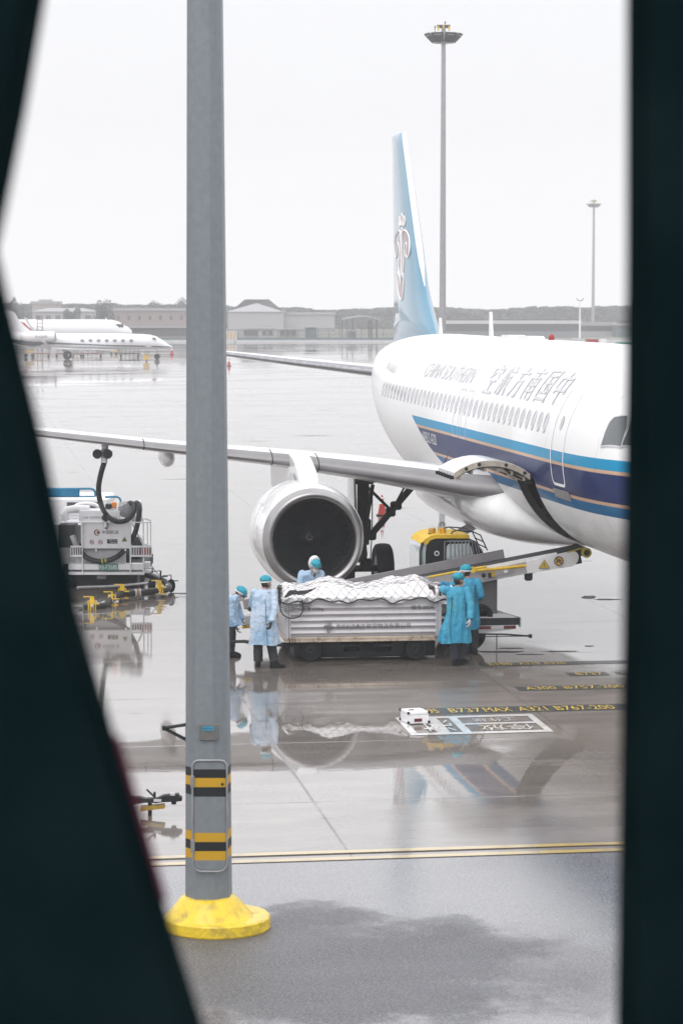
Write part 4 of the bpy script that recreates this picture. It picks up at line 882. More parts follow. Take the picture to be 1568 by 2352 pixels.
# ------------------------------------------------------------------ belt loader
LE_ = A(1335, 1262, 50.7); LO = Vector((LE_.x, LE_.y, 0)); lz = LE_.z
LM = Matrix.Translation(LO) @ Matrix.Rotation(TH, 4, 'Z'); LI = LM.inverted()
bl = thing('belt_loader', 'long grey conveyor belt loader with yellow handrails sloping up to the cargo hold', 'belt loader', M=LM)
KB = dict(parent=bl, local=True)
sl_ = .178; cz = lambda u: lz+.05+sl_*(u+.15)
ang = math.atan(sl_); CR = Matrix.Rotation(-ang, 3, 'Y')
def sloped(mb, u0, u1, v0, v1, d0, d1, mi=0, ch=.004):     # box following the conveyor, d measured down from belt line
    um = (u0+u1)/2; zc = cz(um)-(d0+d1)/2
    return mb.box((um, (v0+v1)/2, zc), ((u1-u0)/cos(ang), v1-v0, abs(d1-d0)), CR, mi, ch)
MBelt = mat('belt_rubber', (.020, .025, .027), .7, var=.2); MLd = mat('loader_grey', (.46, .45, .46), .45, var=.05, vscale=3, dirt=(.25, .23, .22), dscale=4, damt=.5)
MLh = mat('loader_hood_grey', (.085, .083, .086), .5, var=.06); MLg = mat('loader_midgrey', (.25, .24, .25), .5, var=.06, dirt=(.1, .1, .1), dscale=3)
U0 = -6.75
mb = MB(); sloped(mb, U0, -.12, -.36, .36, 0, .05); mb.build('belt', MBelt, **KB)
mb = MB(); sloped(mb, U0, -1.5, .37, .41, -.18, .05); mb.build('side_guard', MLg, **KB)
mb = MB(); sloped(mb, U0, -.6, -.41, -.37, -.02, .05); mb.build('side_rail', M['white'], **KB)
mb = MB(); sloped(mb, U0, -.9, -.40, -.36, .05, .27); sloped(mb, U0, -.9, .36, .40, .05, .27); sloped(mb, U0, -.9, -.43, -.36, .26, .285); mb.build('boom_frame', MLd, **KB)
for u in (-2.4, -2.9, -1.75, -3.4):
    mb = MB(); mb.cyl((u, -.415, cz(u)-.12), (u, -.402, cz(u)-.12), .02); mb.build('bolt', M['darkgrey'], **KB)
mb = MB(); P = []
for k in range(9): a = radians(-90+180*k/8); P.append((-.32+.155*cos(a), .155*sin(a)))
P += [(-1.20, .12), (-1.25, .02), (-1.2, -.12)]
mb.prism([(p[0], cz(p[0])-.16+p[1]) for p in P], (0, -.44, 0), (1, 0, 0), (0, 0, 1), -.035); nose_ = mb.build('nose_plate', M['white'], **KB)
mb = MB(); mb.prism([(-.98, -.05), (-.76, -.05), (-.87, .12)], (0, -.478, cz(-.87)-.19), (1, 0, 0), (0, 0, 1), .004); mb.build('warning_triangle', mat('warning_yellow', (.62, .40, .05), .5), nose_, local=True)
mb = MB(); put_text(mb, '!', (-.882, -.484, cz(-.87)-.215), (1, 0, 0), (0, 0, 1), .022, .08); mb.tube([(-.98, -.483, cz(-.87)-.24), (-.76, -.483, cz(-.87)-.24), (-.87, -.483, cz(-.87)-.07), (-.98, -.483, cz(-.87)-.24)], .006, 4); mb.build('warning_mark', M['ink'], nose_, local=True)
mb = MB(); c = Vector((-.58, -.479, cz(-.58)-.15)); mb.lathe([(0, 0), (0, .095)], c, (0, -1, 0), 24); mb.build('warning_disc', mat('warning_orange', (.60, .36, .10), .5), nose_, local=True)
mb = MB(); mb.tube([c+Vector((.088*cos(a), -.005, .088*sin(a))) for a in [2*pi*k/20 for k in range(21)]], .008, 4); mb.tube([c+Vector((-.06, -.006, .06)), c+Vector((.06, -.006, -.06))], .008, 4); mb.tube([c+Vector((-.05, -.006, -.03)), c+Vector((.0, -.006, .03)), c+Vector((.05, -.006, .0))], .01, 4); mb.build('warning_mark', M['ink'], nose_, local=True)
mb = MB(); sloped(mb, -1.2, -.1, -.36, .36, .04, .30); mb.box((-1.15, -.3, cz(-1.15)-.36), (.16, .1, .18), ch=.03); mb.build('boom_tip', M['darkgrey'], **KB)
mb = MB(); mb.cyl((-.02, -.5, lz-.02), (-.02, .5, lz-.02), .095, n=24); bp_ = mb.build('bumper_roller', M['black'], **KB)
mb = MB(); mb.lathe([(-.002, .06), (-.002, .1), (.05, .1), (.05, .06)], (-.02, -.5, lz-.02), (0, 1, 0), 24); mb.lathe([(-.002, .06), (-.002, .1), (.05, .1), (.05, .06)], (-.02, .45, lz-.02), (0, 1, 0), 24); mb.tube([(-.40, -.43, cz(-.45)-.01), (-.15, -.45, lz+.06), (-.02, -.46, lz+.07)], .016, 6); mb.build('bumper_ring', mat('bumper_olive', (.42, .34, .03), .5), bp_, local=True)
def lp(px, py, v=-.47):    # pixel to loader frame on the plane v
    o = LI @ Vector((0, 0, EYE)); d = LI.to_3x3() @ ray(px, py); return o+d*((v-o.y)/d.y)
c7 = lambda cx, cy: (836.6+.343*cx, 1165.3+.343*cy)
def bar(pts, r, nm='handrail', m=None, v=-.5):
    mb = MB(); mb.tube([lp(*c7(*p), v) for p in pts], r, 8); return mb.build(nm, m or M['yellow'], **KB)
bar([(430, 467), (620, 431)], .022); bar([(690, 428), (740, 408), (818, 396)], .022); bar([(728, 424), (900, 410), (1080, 391)], .030)
mb = MB(); a = lp(*c7(725, 418), -.53); mb.lathe([(-.02, 0), (-.02, .06), (.02, .06), (.02, 0)], a, (0, 1, 0), 16); mb.build('rail_pivot', M['yellow'], **KB)
mb = MB(); P = [lp(*c7(*p), -.42) for p in ((380, 470), (1085, 372), (990, 405), (975, 433), (885, 455), (745, 508), (600, 560), (520, 600), (440, 520))]
mb.prism([(p.x, p.z) for p in P], (0, -.43, 0), (1, 0, 0), (0, 0, 1), -.05); mb.build('support_gusset', MLd, **KB)
mb = MB(); a = lp(*c7(945, 425), -.49); mb.lathe([(0, 0), (0, .045)], a, (0, -1, 0), 16); mb.build('gusset_hole', M['whiteink'], **KB)
mb = MB(); a = lp(*c7(798, 455), -.5); mb.box(a, (.08, .07, .08), ch=.02); mb.box(a+Vector((.12, 0, 0)), (.06, .05, .1), ch=.01); mb.build('control_switch', M['darkgrey'], **KB)
mb = MB(); a = lp(*c7(852, 448), -.49); mb.box(a, (.14, .01, .1), CR); mb.build('warning_label', mat('label_amber', (.5, .33, .03), .5, dirt=(.1, .08, .03), dscale=40), **KB)
# chassis, deck, hood box
xl = lp(1195, 1430, -.95).x
mb = MB(); mb.box(((U0+.3+xl-.5)/2, .3, .50), (xl-.5-U0-.3, 1.9, .2), ch=.03); mb.build('chassis', M['darkgrey'], **KB)
P = [(xl-2.0, -.95), (xl-.02, -.95), (xl, -.9), (xl-.35, 1.2), (xl-.9, 1.5), (xl-2.0, 1.5)]
mb = MB(); mb.prism([(p[0], p[1]) for p in P], (0, 0, .50), (1, 0, 0), (0, 1, 0), .14); mb.build('front_deck', M['darkgrey'], **KB)
mb = MB(); mb.prism([(xl-2.0, -.93), (xl-.06, -.93), (xl-.4, 1.15), (xl-2.0, 1.3)], (0, 0, .642), (1, 0, 0), (0, 1, 0), .006); mb.build('deck_plate', M['lightgrey'], **KB)
for (a, b) in ((-.92, -.62), (-1.45, -1.02)):
    mb = MB(); mb.prism([(xl+a, -.72), (xl+b, -.72), (xl+b-.15, -.1), (xl+a-.15, -.1)], (0, 0, .65), (1, 0, 0), (0, 1, 0), .006); mb.build('deck_hatch', M['darkgrey'], **KB)
mb = MB(); mb.prism([(xl-1.35, .28), (xl-.12, .42), (xl-.1, .5), (xl-1.35, .5)], (0, -.96, 0), (1, 0, 0), (0, 0, 1), -.03); mb.build('lower_skirt', M['lightgrey'], **KB)
for k in range(5):
    mb = MB(); mb.box((xl-1.22+.25*k, -.972, .46), (.24, .006, .06)); mb.build('reflector_strip', M['darkred'] if k % 2 == 0 else M['lightgrey'], **KB)
mb = MB(); mb.box((xl+.0, -.86, .55), (.04, .12, .2), ch=.01); mb.build('lamp_cluster', M['paleglass'], **KB)
a, b = lp(1092, 1322, -.3), lp(1141, 1405, -.3)
mb = MB(); P = [(a.x, .62), (b.x, .62), (b.x, a.z-.07), (b.x-.09, a.z+.03), (a.x, a.z+.03)]; mb.prism(P, (0, -.3, 0), (1, 0, 0), (0, 0, 1), -.7); mb.build('engine_hood', MLh, **KB)
mb = MB(); mb.lathe([(-.1, .12), (-.11, .2), (-.06, .235), (.06, .235), (.11, .2), (.1, .12), (.1, 0)], (lp(1103, 1404, -.7).x, -.7, .66), (0, 1, 0), 24); mb.build('spare_tyre', M['rubber'], **KB)
for u in (U0+1.1, xl-1.0):
    for v in (-.8, 1.1):
        mb = MB(); mb.lathe([(-.1, .16), (-.12, .28), (-.08, .32), (.08, .32), (.12, .28), (.1, .16)], (u, v, .32), (0, 1, 0), 28); wl = mb.build('wheel', M['rubber'], smooth=40, **KB)
        mb = MB(); mb.lathe([(-.08, 0), (-.08, .16), (.08, .16), (.08, 0)], (u, v, .32), (0, 1, 0), 20); mb.build('rim', M['midgrey'], wl, local=True)
mb = MB(); mb.tube([lp(1088, 1456, -1.0), lp(1160, 1457, -1.0), lp(1216, 1461, -1.0)], .018, 6); mb.tube([lp(1088, 1462, -1.0), lp(1216, 1461, -1.0)], .01, 5); mb.box(lp(1217, 1461, -1.0), (.06, .06, .07)); mb.tube([lp(1140, 1458, -1.0), Vector((lp(1140, 1458, -1.0).x, -1.0, .02))], .01, 5); mb.build('tow_rod', M['darkgrey'], **KB)
mb = MB(); mb.box((U0+.15, -.2, cz(U0)-.1), (.5, .9, .22), ch=.03); mb.box((U0+.9, -.55, .66), (1.2, .06, .22), ch=.02); mb.build('rear_housing', MLd, **KB)
mb = MB(); mb.tube([lp(560, 1424, -.6), lp(650, 1408, -.6)], .03, 8); mb.build('handrail', M['yellow'], **KB)
mb = MB(); mb.tube([lp(556, 1440, -.6), lp(600, 1436, -.6), lp(650, 1428, -.6)], .035, 8); mb.build('handrail', M['yellow'], **KB)
mb = MB(); mb.prism([(p.x, p.z) for p in (lp(568, 1402, -.62), lp(575, 1391, -.62), lp(600, 1386, -.62), lp(598, 1400, -.62))], (0, -.62, 0), (1, 0, 0), (0, 0, 1), -.05); mb.build('control_box', M['darkgrey'], **KB)
# cab
cab = bpy.data.objects.new('cab', None); link(cab); cab.parent = bl; KIDS[bl].append(cab); KQ = dict(parent=cab, local=True)
VC = .62
def cq(cx, cy): p = lp(*c7(cx, cy), VC); return (p.x, p.z)
side = [(372, 600), (368, 330), (374, 270), (392, 232), (430, 205), (480, 190), (620, 186), (690, 192), (745, 215), (790, 280), (815, 340), (820, 600)]
mb = MB(); mb.prism([cq(*p) for p in [(414, 600), (414, 300), (420, 255), (440, 225), (480, 212), (690, 210), (745, 228), (788, 285), (806, 340), (812, 600)]], (0, VC, 0), (1, 0, 0), (0, 0, 1), -1.25); mb.build('cab_shell', M['black'], smooth=40, **KQ)
mb = MB(); mb.prism([cq(*p) for p in [(372, 600), (370, 300), (376, 262), (398, 232), (425, 235), (414, 262), (410, 300), (410, 600)]], (0, VC+.02, 0), (1, 0, 0), (0, 0, 1), -1.2); mb.build('windscreen_panel', M['paleglass'], smooth=40, **KQ)
mb = MB(); mb.prism([cq(*p) for p in [(380, 245), (400, 216), (436, 193), (480, 182), (700, 184), (705, 207), (480, 208), (440, 220), (418, 250)]], (0, VC-.01, 0), (1, 0, 0), (0, 0, 1), -1.28); mb.build('cab_roof', M['yellow'], smooth=40, **KQ)
mb = MB(); mb.prism([cq(*p) for p in [(546, 350), (548, 262), (560, 246), (690, 240), (712, 262), (728, 330)]], (0, VC-.012, 0), (1, 0, 0), (0, 0, 1), .01); mb.build('side_window', M['paleglass'], smooth=0, **KQ)
mb = MB(); bars = [[(532, 352), (533, 228), (560, 225), (715, 224)], [(715, 224), (745, 240), (790, 300)], [(600, 226), (600, 342)], [(572, 226), (572, 346)], [(625, 226), (625, 338)], [(648, 226), (650, 332)], [(674, 226), (678, 326)], [(696, 226), (704, 320)], [(716, 226), (730, 315)], [(735, 234), (752, 310)], [(752, 246), (768, 305)]]
for b_ in bars: mb.tube([Vector((cq(*p)[0], VC-.04, cq(*p)[1])) for p in b_], .011, 5)
mb.build('window_grille', M['dullsteel'], **KQ)
mb = MB(); c = cq(483, 308); mb.lathe([(0, .0), (0, .055)], (c[0], VC-.012, c[1]), (0, -1, 0), 20); mb.build('round_badge', M['lightgrey'], **KQ)
mb = MB(); mb.lathe([(0, .0), (0, .03)], (c[0], VC-.016, c[1]), (0, -1, 0), 20); mb.build('badge_centre', M['darkgrey'], **KQ)
for cx, nm, mm, r in ((473, 'beacon', mat('amber_dim', (.50, .27, .03), .3, coat=1), .075), (541, 'beacon', mat('amber_bright', (.80, .40, .0), .2, coat=1), .06)):
    c = cq(cx, 190); mb = MB(); mb.lathe([(0, r*.9), (.03, r), (.13, r*.95), (.15, r*.6), (.152, 0)], (c[0], VC+.35, c[1]-.01), (0, 0, 1), 20); bc = mb.build(nm, mm, smooth=40, **KQ)
    mb = MB(); mb.lathe([(-.02, r*1.1), (.015, r*1.15), (.02, r*.9)], (c[0], VC+.35, c[1]-.0), (0, 0, 1), 20)
    if cx > 500:
        for k in range(6): a = k*pi/3; mb.tube([(c[0]+.085*cos(a)*q, VC+.35+.085*sin(a)*q, c[1]+z) for q, z in ((1, 0), (1.05, .12), (.7, .22), (0, .25))], .005, 4)
    mb.build('beacon_base', M['darkgrey'], bc, local=True)
mb = MB()
def rq(cx, cy, v): p = lp(*c7(cx, cy), v); return p
for v in (VC+.15, VC+1.0): 
    f0 = rq(585, 190, VC+.15); P = [cq(585, 190), cq(598, 168), cq(625, 160), cq(735, 168), cq(785, 190), cq(832, 292)]; P = [(p[0], v, p[1]) for p in P]; mb.tube(P, .014, 6)
for px_, pz_ in (cq(625, 160), cq(735, 168), cq(785, 190), cq(805, 235), cq(822, 275)): mb.tube([(px_, VC+.15, pz_), (px_, VC+1.0, pz_)], .012, 6)
mb.build('roof_rail', M['darkgrey'], **KQ)
for k in range(3): mb = MB(); mb.tube([Vector((cq(366+7*k, 600)[0], VC-.05, .7)), Vector((cq(366+7*k, 320)[0], VC-.05, cq(0, 300)[1])), Vector((cq(380+7*k, 240)[0], VC-.03, cq(0, 238)[1]))], .009, 5); mb.build('guard_bar', M['black'], **KQ)

# ------------------------------------------------------------------ small white flight case on the ground
FC = G(934, 1663); FM_ = Matrix.Translation(FC+Vector((.13, .16, 0))) @ Matrix.Rotation(.30, 4, 'Z')
fc = thing('flight_case', 'small white metal case with red label standing on the wet ground', 'case', M=FM_)
KF = dict(parent=fc, local=True); w_, d_, h_ = .35, .40, .19
mb = MB(); mb.box((0, 0, .012+h_*.36), (w_, d_, h_*.72), ch=.006); mb.build('case_body', M['white'], **KF)
mb = MB(); mb.box((0, 0, .014+h_*.87), (w_, d_, h_*.26), ch=.006); mb.build('lid', M['white'], **KF)
for sx in (-1, 1):
    for sy in (-1, 1):
        for z in (.035, h_-.0): mb = MB(); mb.box((sx*w_/2, sy*d_/2, z), (.04, .04, .04), ch=.008); mb.build('corner_cap', M['darkgrey'], **KF)
mb = MB(); mb.box((-.01, -d_/2-.003, .07), (.13, .005, .05)); mb.build('red_label', M['darkred'], **KF)
for y in (-.13, .1): mb = MB(); mb.box((w_/2+.006, y, .13), (.01, .05, .07), ch=.002); mb.build('latch', M['darkgrey'], **KF)
mb = MB(); mb.tube([(-.10, -.02, h_+.005), (-.10, .0, h_+.02), (-.02, .0, h_+.02), (-.02, -.02, h_+.005)], .007, 5); mb.build('handle', M['darkgrey'], **KF)
# ------------------------------------------------------------------ people (frames: x to picture right, y away, z up)
MGownB = mat('gown_blue', (.015, .25, .41), .65, var=.1, col2=(.05, .33, .48), vscale=2, bump=1, bscale=9)
MGownD = mat('gown_blue_deep', (.008, .19, .35), .65, col2=(.03, .29, .45), vscale=4, bump=1, bscale=9)
MGownW = mat('gown_translucent_white', (.27, .42, .58), .55, col2=(.52, .60, .70), vscale=2.2, bump=1, bscale=10)
MGownW2 = mat('gown_pale_blue', (.20, .37, .55), .55, col2=(.44, .54, .66), vscale=2.2, bump=1, bscale=10)
MHood = mat('hood_white', (.72, .73, .75), .6, var=.04, bump=.5, bscale=18)
MCap = mat('cap_teal', (.0, .24, .34), .6, col2=(.02, .36, .46), vscale=25, bump=.8, bscale=40)
MTrs = mat('trousers_black', (.010, .014, .017), .8, var=.4, bump=.8, bscale=22)
MTrn = mat('trousers_navy', (.012, .020, .032), .8, var=.35, bump=.8, bscale=22)
MMask = mat('mask_white', (.70, .70, .70), .6); MGlv = mat('glove_dark', (.03, .035, .04), .5); MGlw = mat('glove_white', (.55, .50, .53), .45)
MShield = mat('clear_shield', (.75, .8, .82), .05, alpha=.22, coat=1); MBand = mat('band_white', (.62, .64, .66), .5)
def skin_mesh(chains):
    me = bpy.data.meshes.new('s'); V, E, R = [], [], []; idx = {}
    def vid(p, r):
        k = tuple(round(c, 4) for c in p)
        if k not in idx: idx[k] = len(V); V.append(k); R.append(r)
        return idx[k]
    for ch in chains:
        prev = None
        for p, r in ch:
            i = vid(p, r)
            if prev is not None and prev != i: E.append((prev, i))
            prev = i
    me.from_pydata(V, E, []); o = bpy.data.objects.new('s', me); link(o)
    md = o.modifiers.new('k', 'SKIN'); sv = me.skin_vertices[0].data
    for i, r in enumerate(R): sv[i].radius = (r, r)
    sv[0].use_root = True
    ss = o.modifiers.new('b', 'SUBSURF'); ss.levels = 1
    dg = bpy.context.evaluated_depsgraph_get(); m = bpy.data.meshes.new_from_object(o.evaluated_get(dg))
    Vv = [v.co.copy() for v in m.vertices]; F = [list(p.vertices) for p in m.polygons]
    bpy.data.objects.remove(o); bpy.data.meshes.remove(m); return Vv, F
def headrot(face, tilt=0):
    f = Vector(face).normalized(); up = Vector((0, 0, 1)); r = f.cross(up).normalized(); u = r.cross(f).normalized()
    return Matrix((r, f, u)).transposed()          # x ear side, y face, z crown
def head_fn(q):
    f = 1.0
    if q.y > .2: f *= 1-.06*q.z*q.z
    if q.z < -.3 and q.y < .3: f *= .88
    n = max(0, 1-((q.x/.16)**2+((q.z+.12)/.22)**2)) if q.y > 0 else 0; f *= 1+.20*n
    e = max(0, 1-(((abs(q.x)-.34)/.2)**2+((q.z-.08)/.15)**2)) if q.y > 0 else 0; f *= 1-.06*e
    b = max(0, 1-((q.x/.3)**2+((q.z+.47)/.08)**2)) if q.y > 0 else 0; f *= 1+.035*b
    return f
def hand(mb, w, d, pn, side, curl=.6, s=1.0, mi=0):    # wrist, finger direction, palm normal
    d = Vector(d).normalized(); pn = Vector(pn); pn = (pn-d*pn.dot(d)).normalized(); lt = d.cross(pn)*side; w = Vector(w)
    rings = []
    for t, a, b in ((-.02, .026, .02), (.01, .030, .019), (.05, .041, .017), (.085, .042, .014), (.095, .036, .010)):
        rings.append([w+d*t*s+(lt*a*cos(q)+pn*b*sin(q))*s for q in [2*pi*k/12 for k in range(12)]])
    mb.loft(rings, mi=mi)
    for k, (o_, ln) in enumerate(((.030, .070), (.010, .080), (-.011, .074), (-.031, .058))):
        p = w+d*.088*s+lt*o_*s; pts = [p]; a = curl*(.55+.08*k)
        for seg, f in ((0, .45), (1, .32), (2, .23)):
            dd = d*cos(a)+pn*sin(a); p = p+dd*ln*f*s; pts.append(p); a += curl*.75
        mb.tube(pts, [.0095*s, .009*s, .0085*s, .006*s], 6, mi=mi)
    p = w+d*.03*s+lt*.036*s; pts = [p, p+(lt*.7+d*.6+pn*.25)*.034*s, p+(lt*.75+d*1.25+pn*.7)*.05*s]; mb.tube(pts, [.013*s, .011*s, .008*s], 6, mi=mi)
def person(base, label, J, face, capkind, glove, gown, trs, gown_rings, sleeves, group='airport workers in protective gowns', hip=True, seed=0, sc=1.0, boots=True, fold=.085, slit=None):
    root = thing('person', label, 'person', base, group=group); K_ = dict(parent=root, local=True)
    j = {k: Vector(v)*sc for k, v in J.items()}
    fd = Vector(face).normalized(); HR = headrot(face); hc = j['head']
    nk = j['neck']; ch = j['chest']; pv = j['pelvis']
    chains = [[(pv, .125), (pv.lerp(ch, .5), .12), (ch, .135), (nk, .058), (hc-Vector((0, 0, .03)), .055)]]
    for s in 'LR':
        chains.append([(ch, .135), (j['sh'+s], .058), (j['el'+s], .042), (j['wr'+s], .028)])
        chains.append([(pv, .125), (j['hip'+s], .085), (j['kn'+s], .058), (j['an'+s], .030), (j['toe'+s], .018)])
    V, F = skin_mesh(chains); mb = MB(); mb.add(V, F); mb.ell(hc, (.074, .094, .115), HR, 20, 16, fn=head_fn)
    for sx in (-1, 1): mb.ell(hc+HR @ Vector((sx*.076, -.008, -.01)), (.010, .018, .030), HR, 8, 6)
    body = mb.build('body', M['skin'], smooth=80, **K_)
    mb = MB()
    for sx in (-1, 1): mb.ell(hc+HR @ Vector((sx*.031, .082, .012)), (.011, .006, .006), HR, 8, 6)
    mb.build('eyes', M['ink'], smooth=60, **K_)
    mb = MB(); mb.ell(hc+HR @ Vector((0, -.012, .006)), (.079, .092, .112), HR, 20, 14, fn=lambda q: 1 if (q.y < .35 or q.z > .45) else .8); mb.build('hair', M['hair'], smooth=60, **K_)
    # mask over nose and mouth
    mb = MB(); rr_ = []
    for k in range(7):
        a = -1.15+2.3*k/6; rr_.append([hc+HR @ Vector((.083*sin(a), .020+.088*cos(a)+(.016 if abs(a) < .5 else 0), z)) for z in (-.015, -.045, -.085)]+[hc+HR @ Vector((.070*sin(a), .012+.07*cos(a), -.118))])
    mb.loft(rr_, closed=False); mb.tube([hc+HR @ Vector((.079, .04, -.03)), hc+HR @ Vector((.082, -.01, .01))], .003, 4); mb.tube([hc+HR @ Vector((-.079, .04, -.03)), hc+HR @ Vector((-.082, -.01, .01))], .003, 4)
    mb.build('mask', MMask, smooth=60, **K_)
    # bouffant cap with pleats and head band
    mb = MB(); mb.ell(hc+HR @ Vector((0, -.016, .058)), (.098, .118, .088), HR, 40, 14, fn=lambda q: (1+.045*sin(26*atan2(q.y, q.x))*(1-abs(q.z))+.05*noise.noise(q*3+Vector((seed, 0, 0))))*(1 if q.z > -.35 else .93)); cap = mb.build('cap', MCap, smooth=60, **K_)
    if capkind >= 1:
        mb = MB(); mb.loft([[hc+HR @ Vector((.101*cos(a), -.012+.121*sin(a), z0+.02*sin(a))) for a in [2*pi*k/28 for k in range(28)]] for z0 in (.012, .030, .038)], caps=False); mb.build('head_band', MBand, smooth=60, **K_)
    if capkind == 2:      # face shield
        mb = MB(); mb.loft([[hc+HR @ Vector((.108*sin(a), .02+.125*cos(a), z)) for a in [-1.35+2.7*k/14 for k in range(15)]] for z in (.06, -.13)], closed=False); mb.build('face_shield', MShield, smooth=60, **K_)
        mb = MB(); mb.loft([[hc+HR @ Vector((.109*sin(a), .02+.127*cos(a), z)) for a in [-1.35+2.7*k/14 for k in range(15)]] for z in (.072, .040)], closed=False); mb.build('shield_band', MCap, smooth=60, **K_)
    if capkind == 3:
        mb = MB(); mb.tube([hc+HR @ Vector((.100*sin(a), .01+.108*cos(a), .03)) for a in [-1.2+2.4*k/12 for k in range(13)]], .018, 6); mb.build('goggles', M['cyan'], smooth=60, **K_)
    # trousers
    mb = MB()
    for s in 'LR':
        pts = []; rs = []; P = [j['hip'+s]+Vector((0, 0, .04)), j['kn'+s], j['an'+s]+Vector((0, 0, .03))]
        for q in range(23):
            t = q/22*2; i = min(1, int(t)); p = P[i].lerp(P[i+1], t-i); pts.append(p+Vector((.006*noise.noise(Vector((q*.9, seed, 0))), 0, 0))); rs.append((.112-.022*min(t, 1)-.004*max(0, t-1))*(1+.07*noise.noise(Vector((q*1.1, seed+3, ord(s))))+(.05*sin(q*2.4) if t > 1.2 else 0)))
        mb.tube(pts, rs, 16)
    mb.ell(pv+Vector((0, 0, -.02)), (.175, .13, .13), None, 20, 10); mb.build('trousers', trs, smooth=70, **K_)
    for s in 'LR':
        an, to = j['an'+s], j['toe'+s]; d = to-an; d.z = 0; d.normalize(); sd = Vector((-d.y, d.x, 0)); mb = MB(); rr_ = []; bz = an.z-.085
        for t, w, h in ((-.090, .018, .06), (-.075, .044, .14), (-.02, .052, .18), (.04, .052, .125), (.10, .052, .085), (.16, .050, .065), (.195, .036, .045), (.208, .014, .025)):
            c = an+d*t; rr_.append([Vector((c.x, c.y, bz))+sd*w*cos(a)+Vector((0, 0, max(0, h*.5+h*.55*sin(a)))) for a in [2*pi*k/12 for k in range(12)]])
        mb.loft(rr_); sh = mb.build('boot', M['rubber'], smooth=60, **K_)
    # gown: body lofted through rings, plus sleeves
    mb = MB(); rr_ = []; N = 80; gr = []
    for i in range(len(gown_rings)-1):
        a, b = gown_rings[i], gown_rings[i+1]; m_ = 5
        for q in range(m_): gr.append([x+(y-x)*q/m_ for x, y in zip(a, b)])
    gr.append(list(gown_rings[-1])); n_ = len(gr)
    for i, (cx, cy, z, rx, ry) in enumerate(gr):
        t = i/(n_-1); am = fold*(.25+1.1*t); ring_ = []
        for k in range(N):
            a = 2*pi*k/N; w = am*(sin(7*a+seed+z*2)*.5+sin(11*a+2*seed-z*3)*.35+.9*noise.noise(Vector((cos(a)*2.2+seed, sin(a)*2.2, z*2.6))))+.035*noise.noise(Vector((cos(a)*4, sin(a)*4+seed, z*9)))+.05*abs(noise.noise(Vector((cos(a)*3+z*4, sin(a)*3+seed, z*6-cos(a)*3))))-.015
            ring_.append(Vector((cx+rx*(1+w)*cos(a), cy+ry*(1+w)*sin(a), z+(.012*sin(3*a+seed) if i == n_-1 else 0)))*sc)
        rr_.append(ring_)
    mb.loft(rr_, caps=False); c0 = Vector(gown_rings[0][:3])*sc; mb.add(rr_[0]+[c0+Vector((0, 0, .02))], [(k, (k+1) % N, N) for k in range(N)])
    g = mb.build('gown', gown, smooth=75, **K_)
    for s in 'LR':
        a, b, c = j['sh'+s], j['el'+s], j['wr'+s]; mb = MB(); pts = []; rs = []
        for q in range(21):
            t = q/20*2; i = min(1, int(t)); P = [a, b, c]; p = P[i].lerp(P[i+1], t-i)
            if .7 < t < 1.3: p = p*.7+(a.lerp(b, .82)+b.lerp(c, .18))*.15
            pts.append(p); rs.append((sleeves[0]+(sleeves[1]-sleeves[0])*t/2)*(1+.10*noise.noise(Vector((q*.8, seed, ord(s))))+.05*sin(q*2.1))*(.75 if q == 20 else 1)*(.8 if q == 0 else 1))
        mb.tube(pts, rs, 16); mb.ell(a+Vector((0, 0, -.01)), (.085*1.0, .085, .09), None, 14, 9); mb.build('sleeve', gown, smooth=75, **K_)
        mb = MB(); dd = (c-b).normalized(); side = 1 if s == 'L' else -1; hand(mb, c, dd, Vector(J.get('palm'+s, (0, 1, 0))), side, .75, 1.05); mb.build('glove', glove, smooth=60, **K_)
        if boots: pass
    return root, j, HR
def base(px, py): p = G(px, py); return p
# P1: standing with back to camera
b1 = base(606, 1533)
J1 = dict(pelvis=(.0, 0, .92), chest=(.01, .01, 1.27), neck=(.0, .03, 1.46), head=(.045, .05, 1.585), shL=(-.17, .05, 1.40), elL=(-.22, .22, 1.15), wrL=(-.12, .38, 1.05), shR=(.18, -.01, 1.39), elR=(.215, -.13, 1.11), wrR=(.145, -.235, .875),
          hipL=(-.10, 0, .88), knL=(-.11, .03, .48), anL=(-.105, .0, .085), toeL=(-.12, .15, .04), hipR=(.10, 0, .88), knR=(.13, .02, .47), anR=(.20, -.08, .085), toeR=(.36, -.02, .04), palmR=(-.6, .3, 0), palmL=(0, 0, -1))
r1, j, HR = person(b1, 'person standing in a translucent white gown at the left end of the cargo cart', J1, (.75, .62, -.12), 1, MGlv, MGownW, MTrs,
    [(.0, .02, 1.47, .075, .07), (.0, .02, 1.43, .15, .10), (.0, .02, 1.36, .205, .135), (.0, .01, 1.2, .22, .15), (0, .0, 1.02, .225, .16), (-.005, 0, .85, .245, .175), (0, 0, .65, .265, .19), (.005, 0, .44, .285, .20)], (.078, .062), seed=1.0)
K_ = dict(parent=r1, local=True)
mb = MB(); mb.tube([(.03, -.125, 1.3), (.045, -.16, 1.1), (.05, -.175, .9), (.06, -.195, .7), (.075, -.205, .46)], .006, 5); mb.build('gown_opening', M['cyan'], **K_)
mb = MB(); mb.tube([(-.20, -.08, .98), (-.1, -.15, 1.0), (.05, -.165, .99), (.18, -.1, 1.01)], .012, 5, sq=.5); mb.build('gown_tie', MGownW2, **K_)
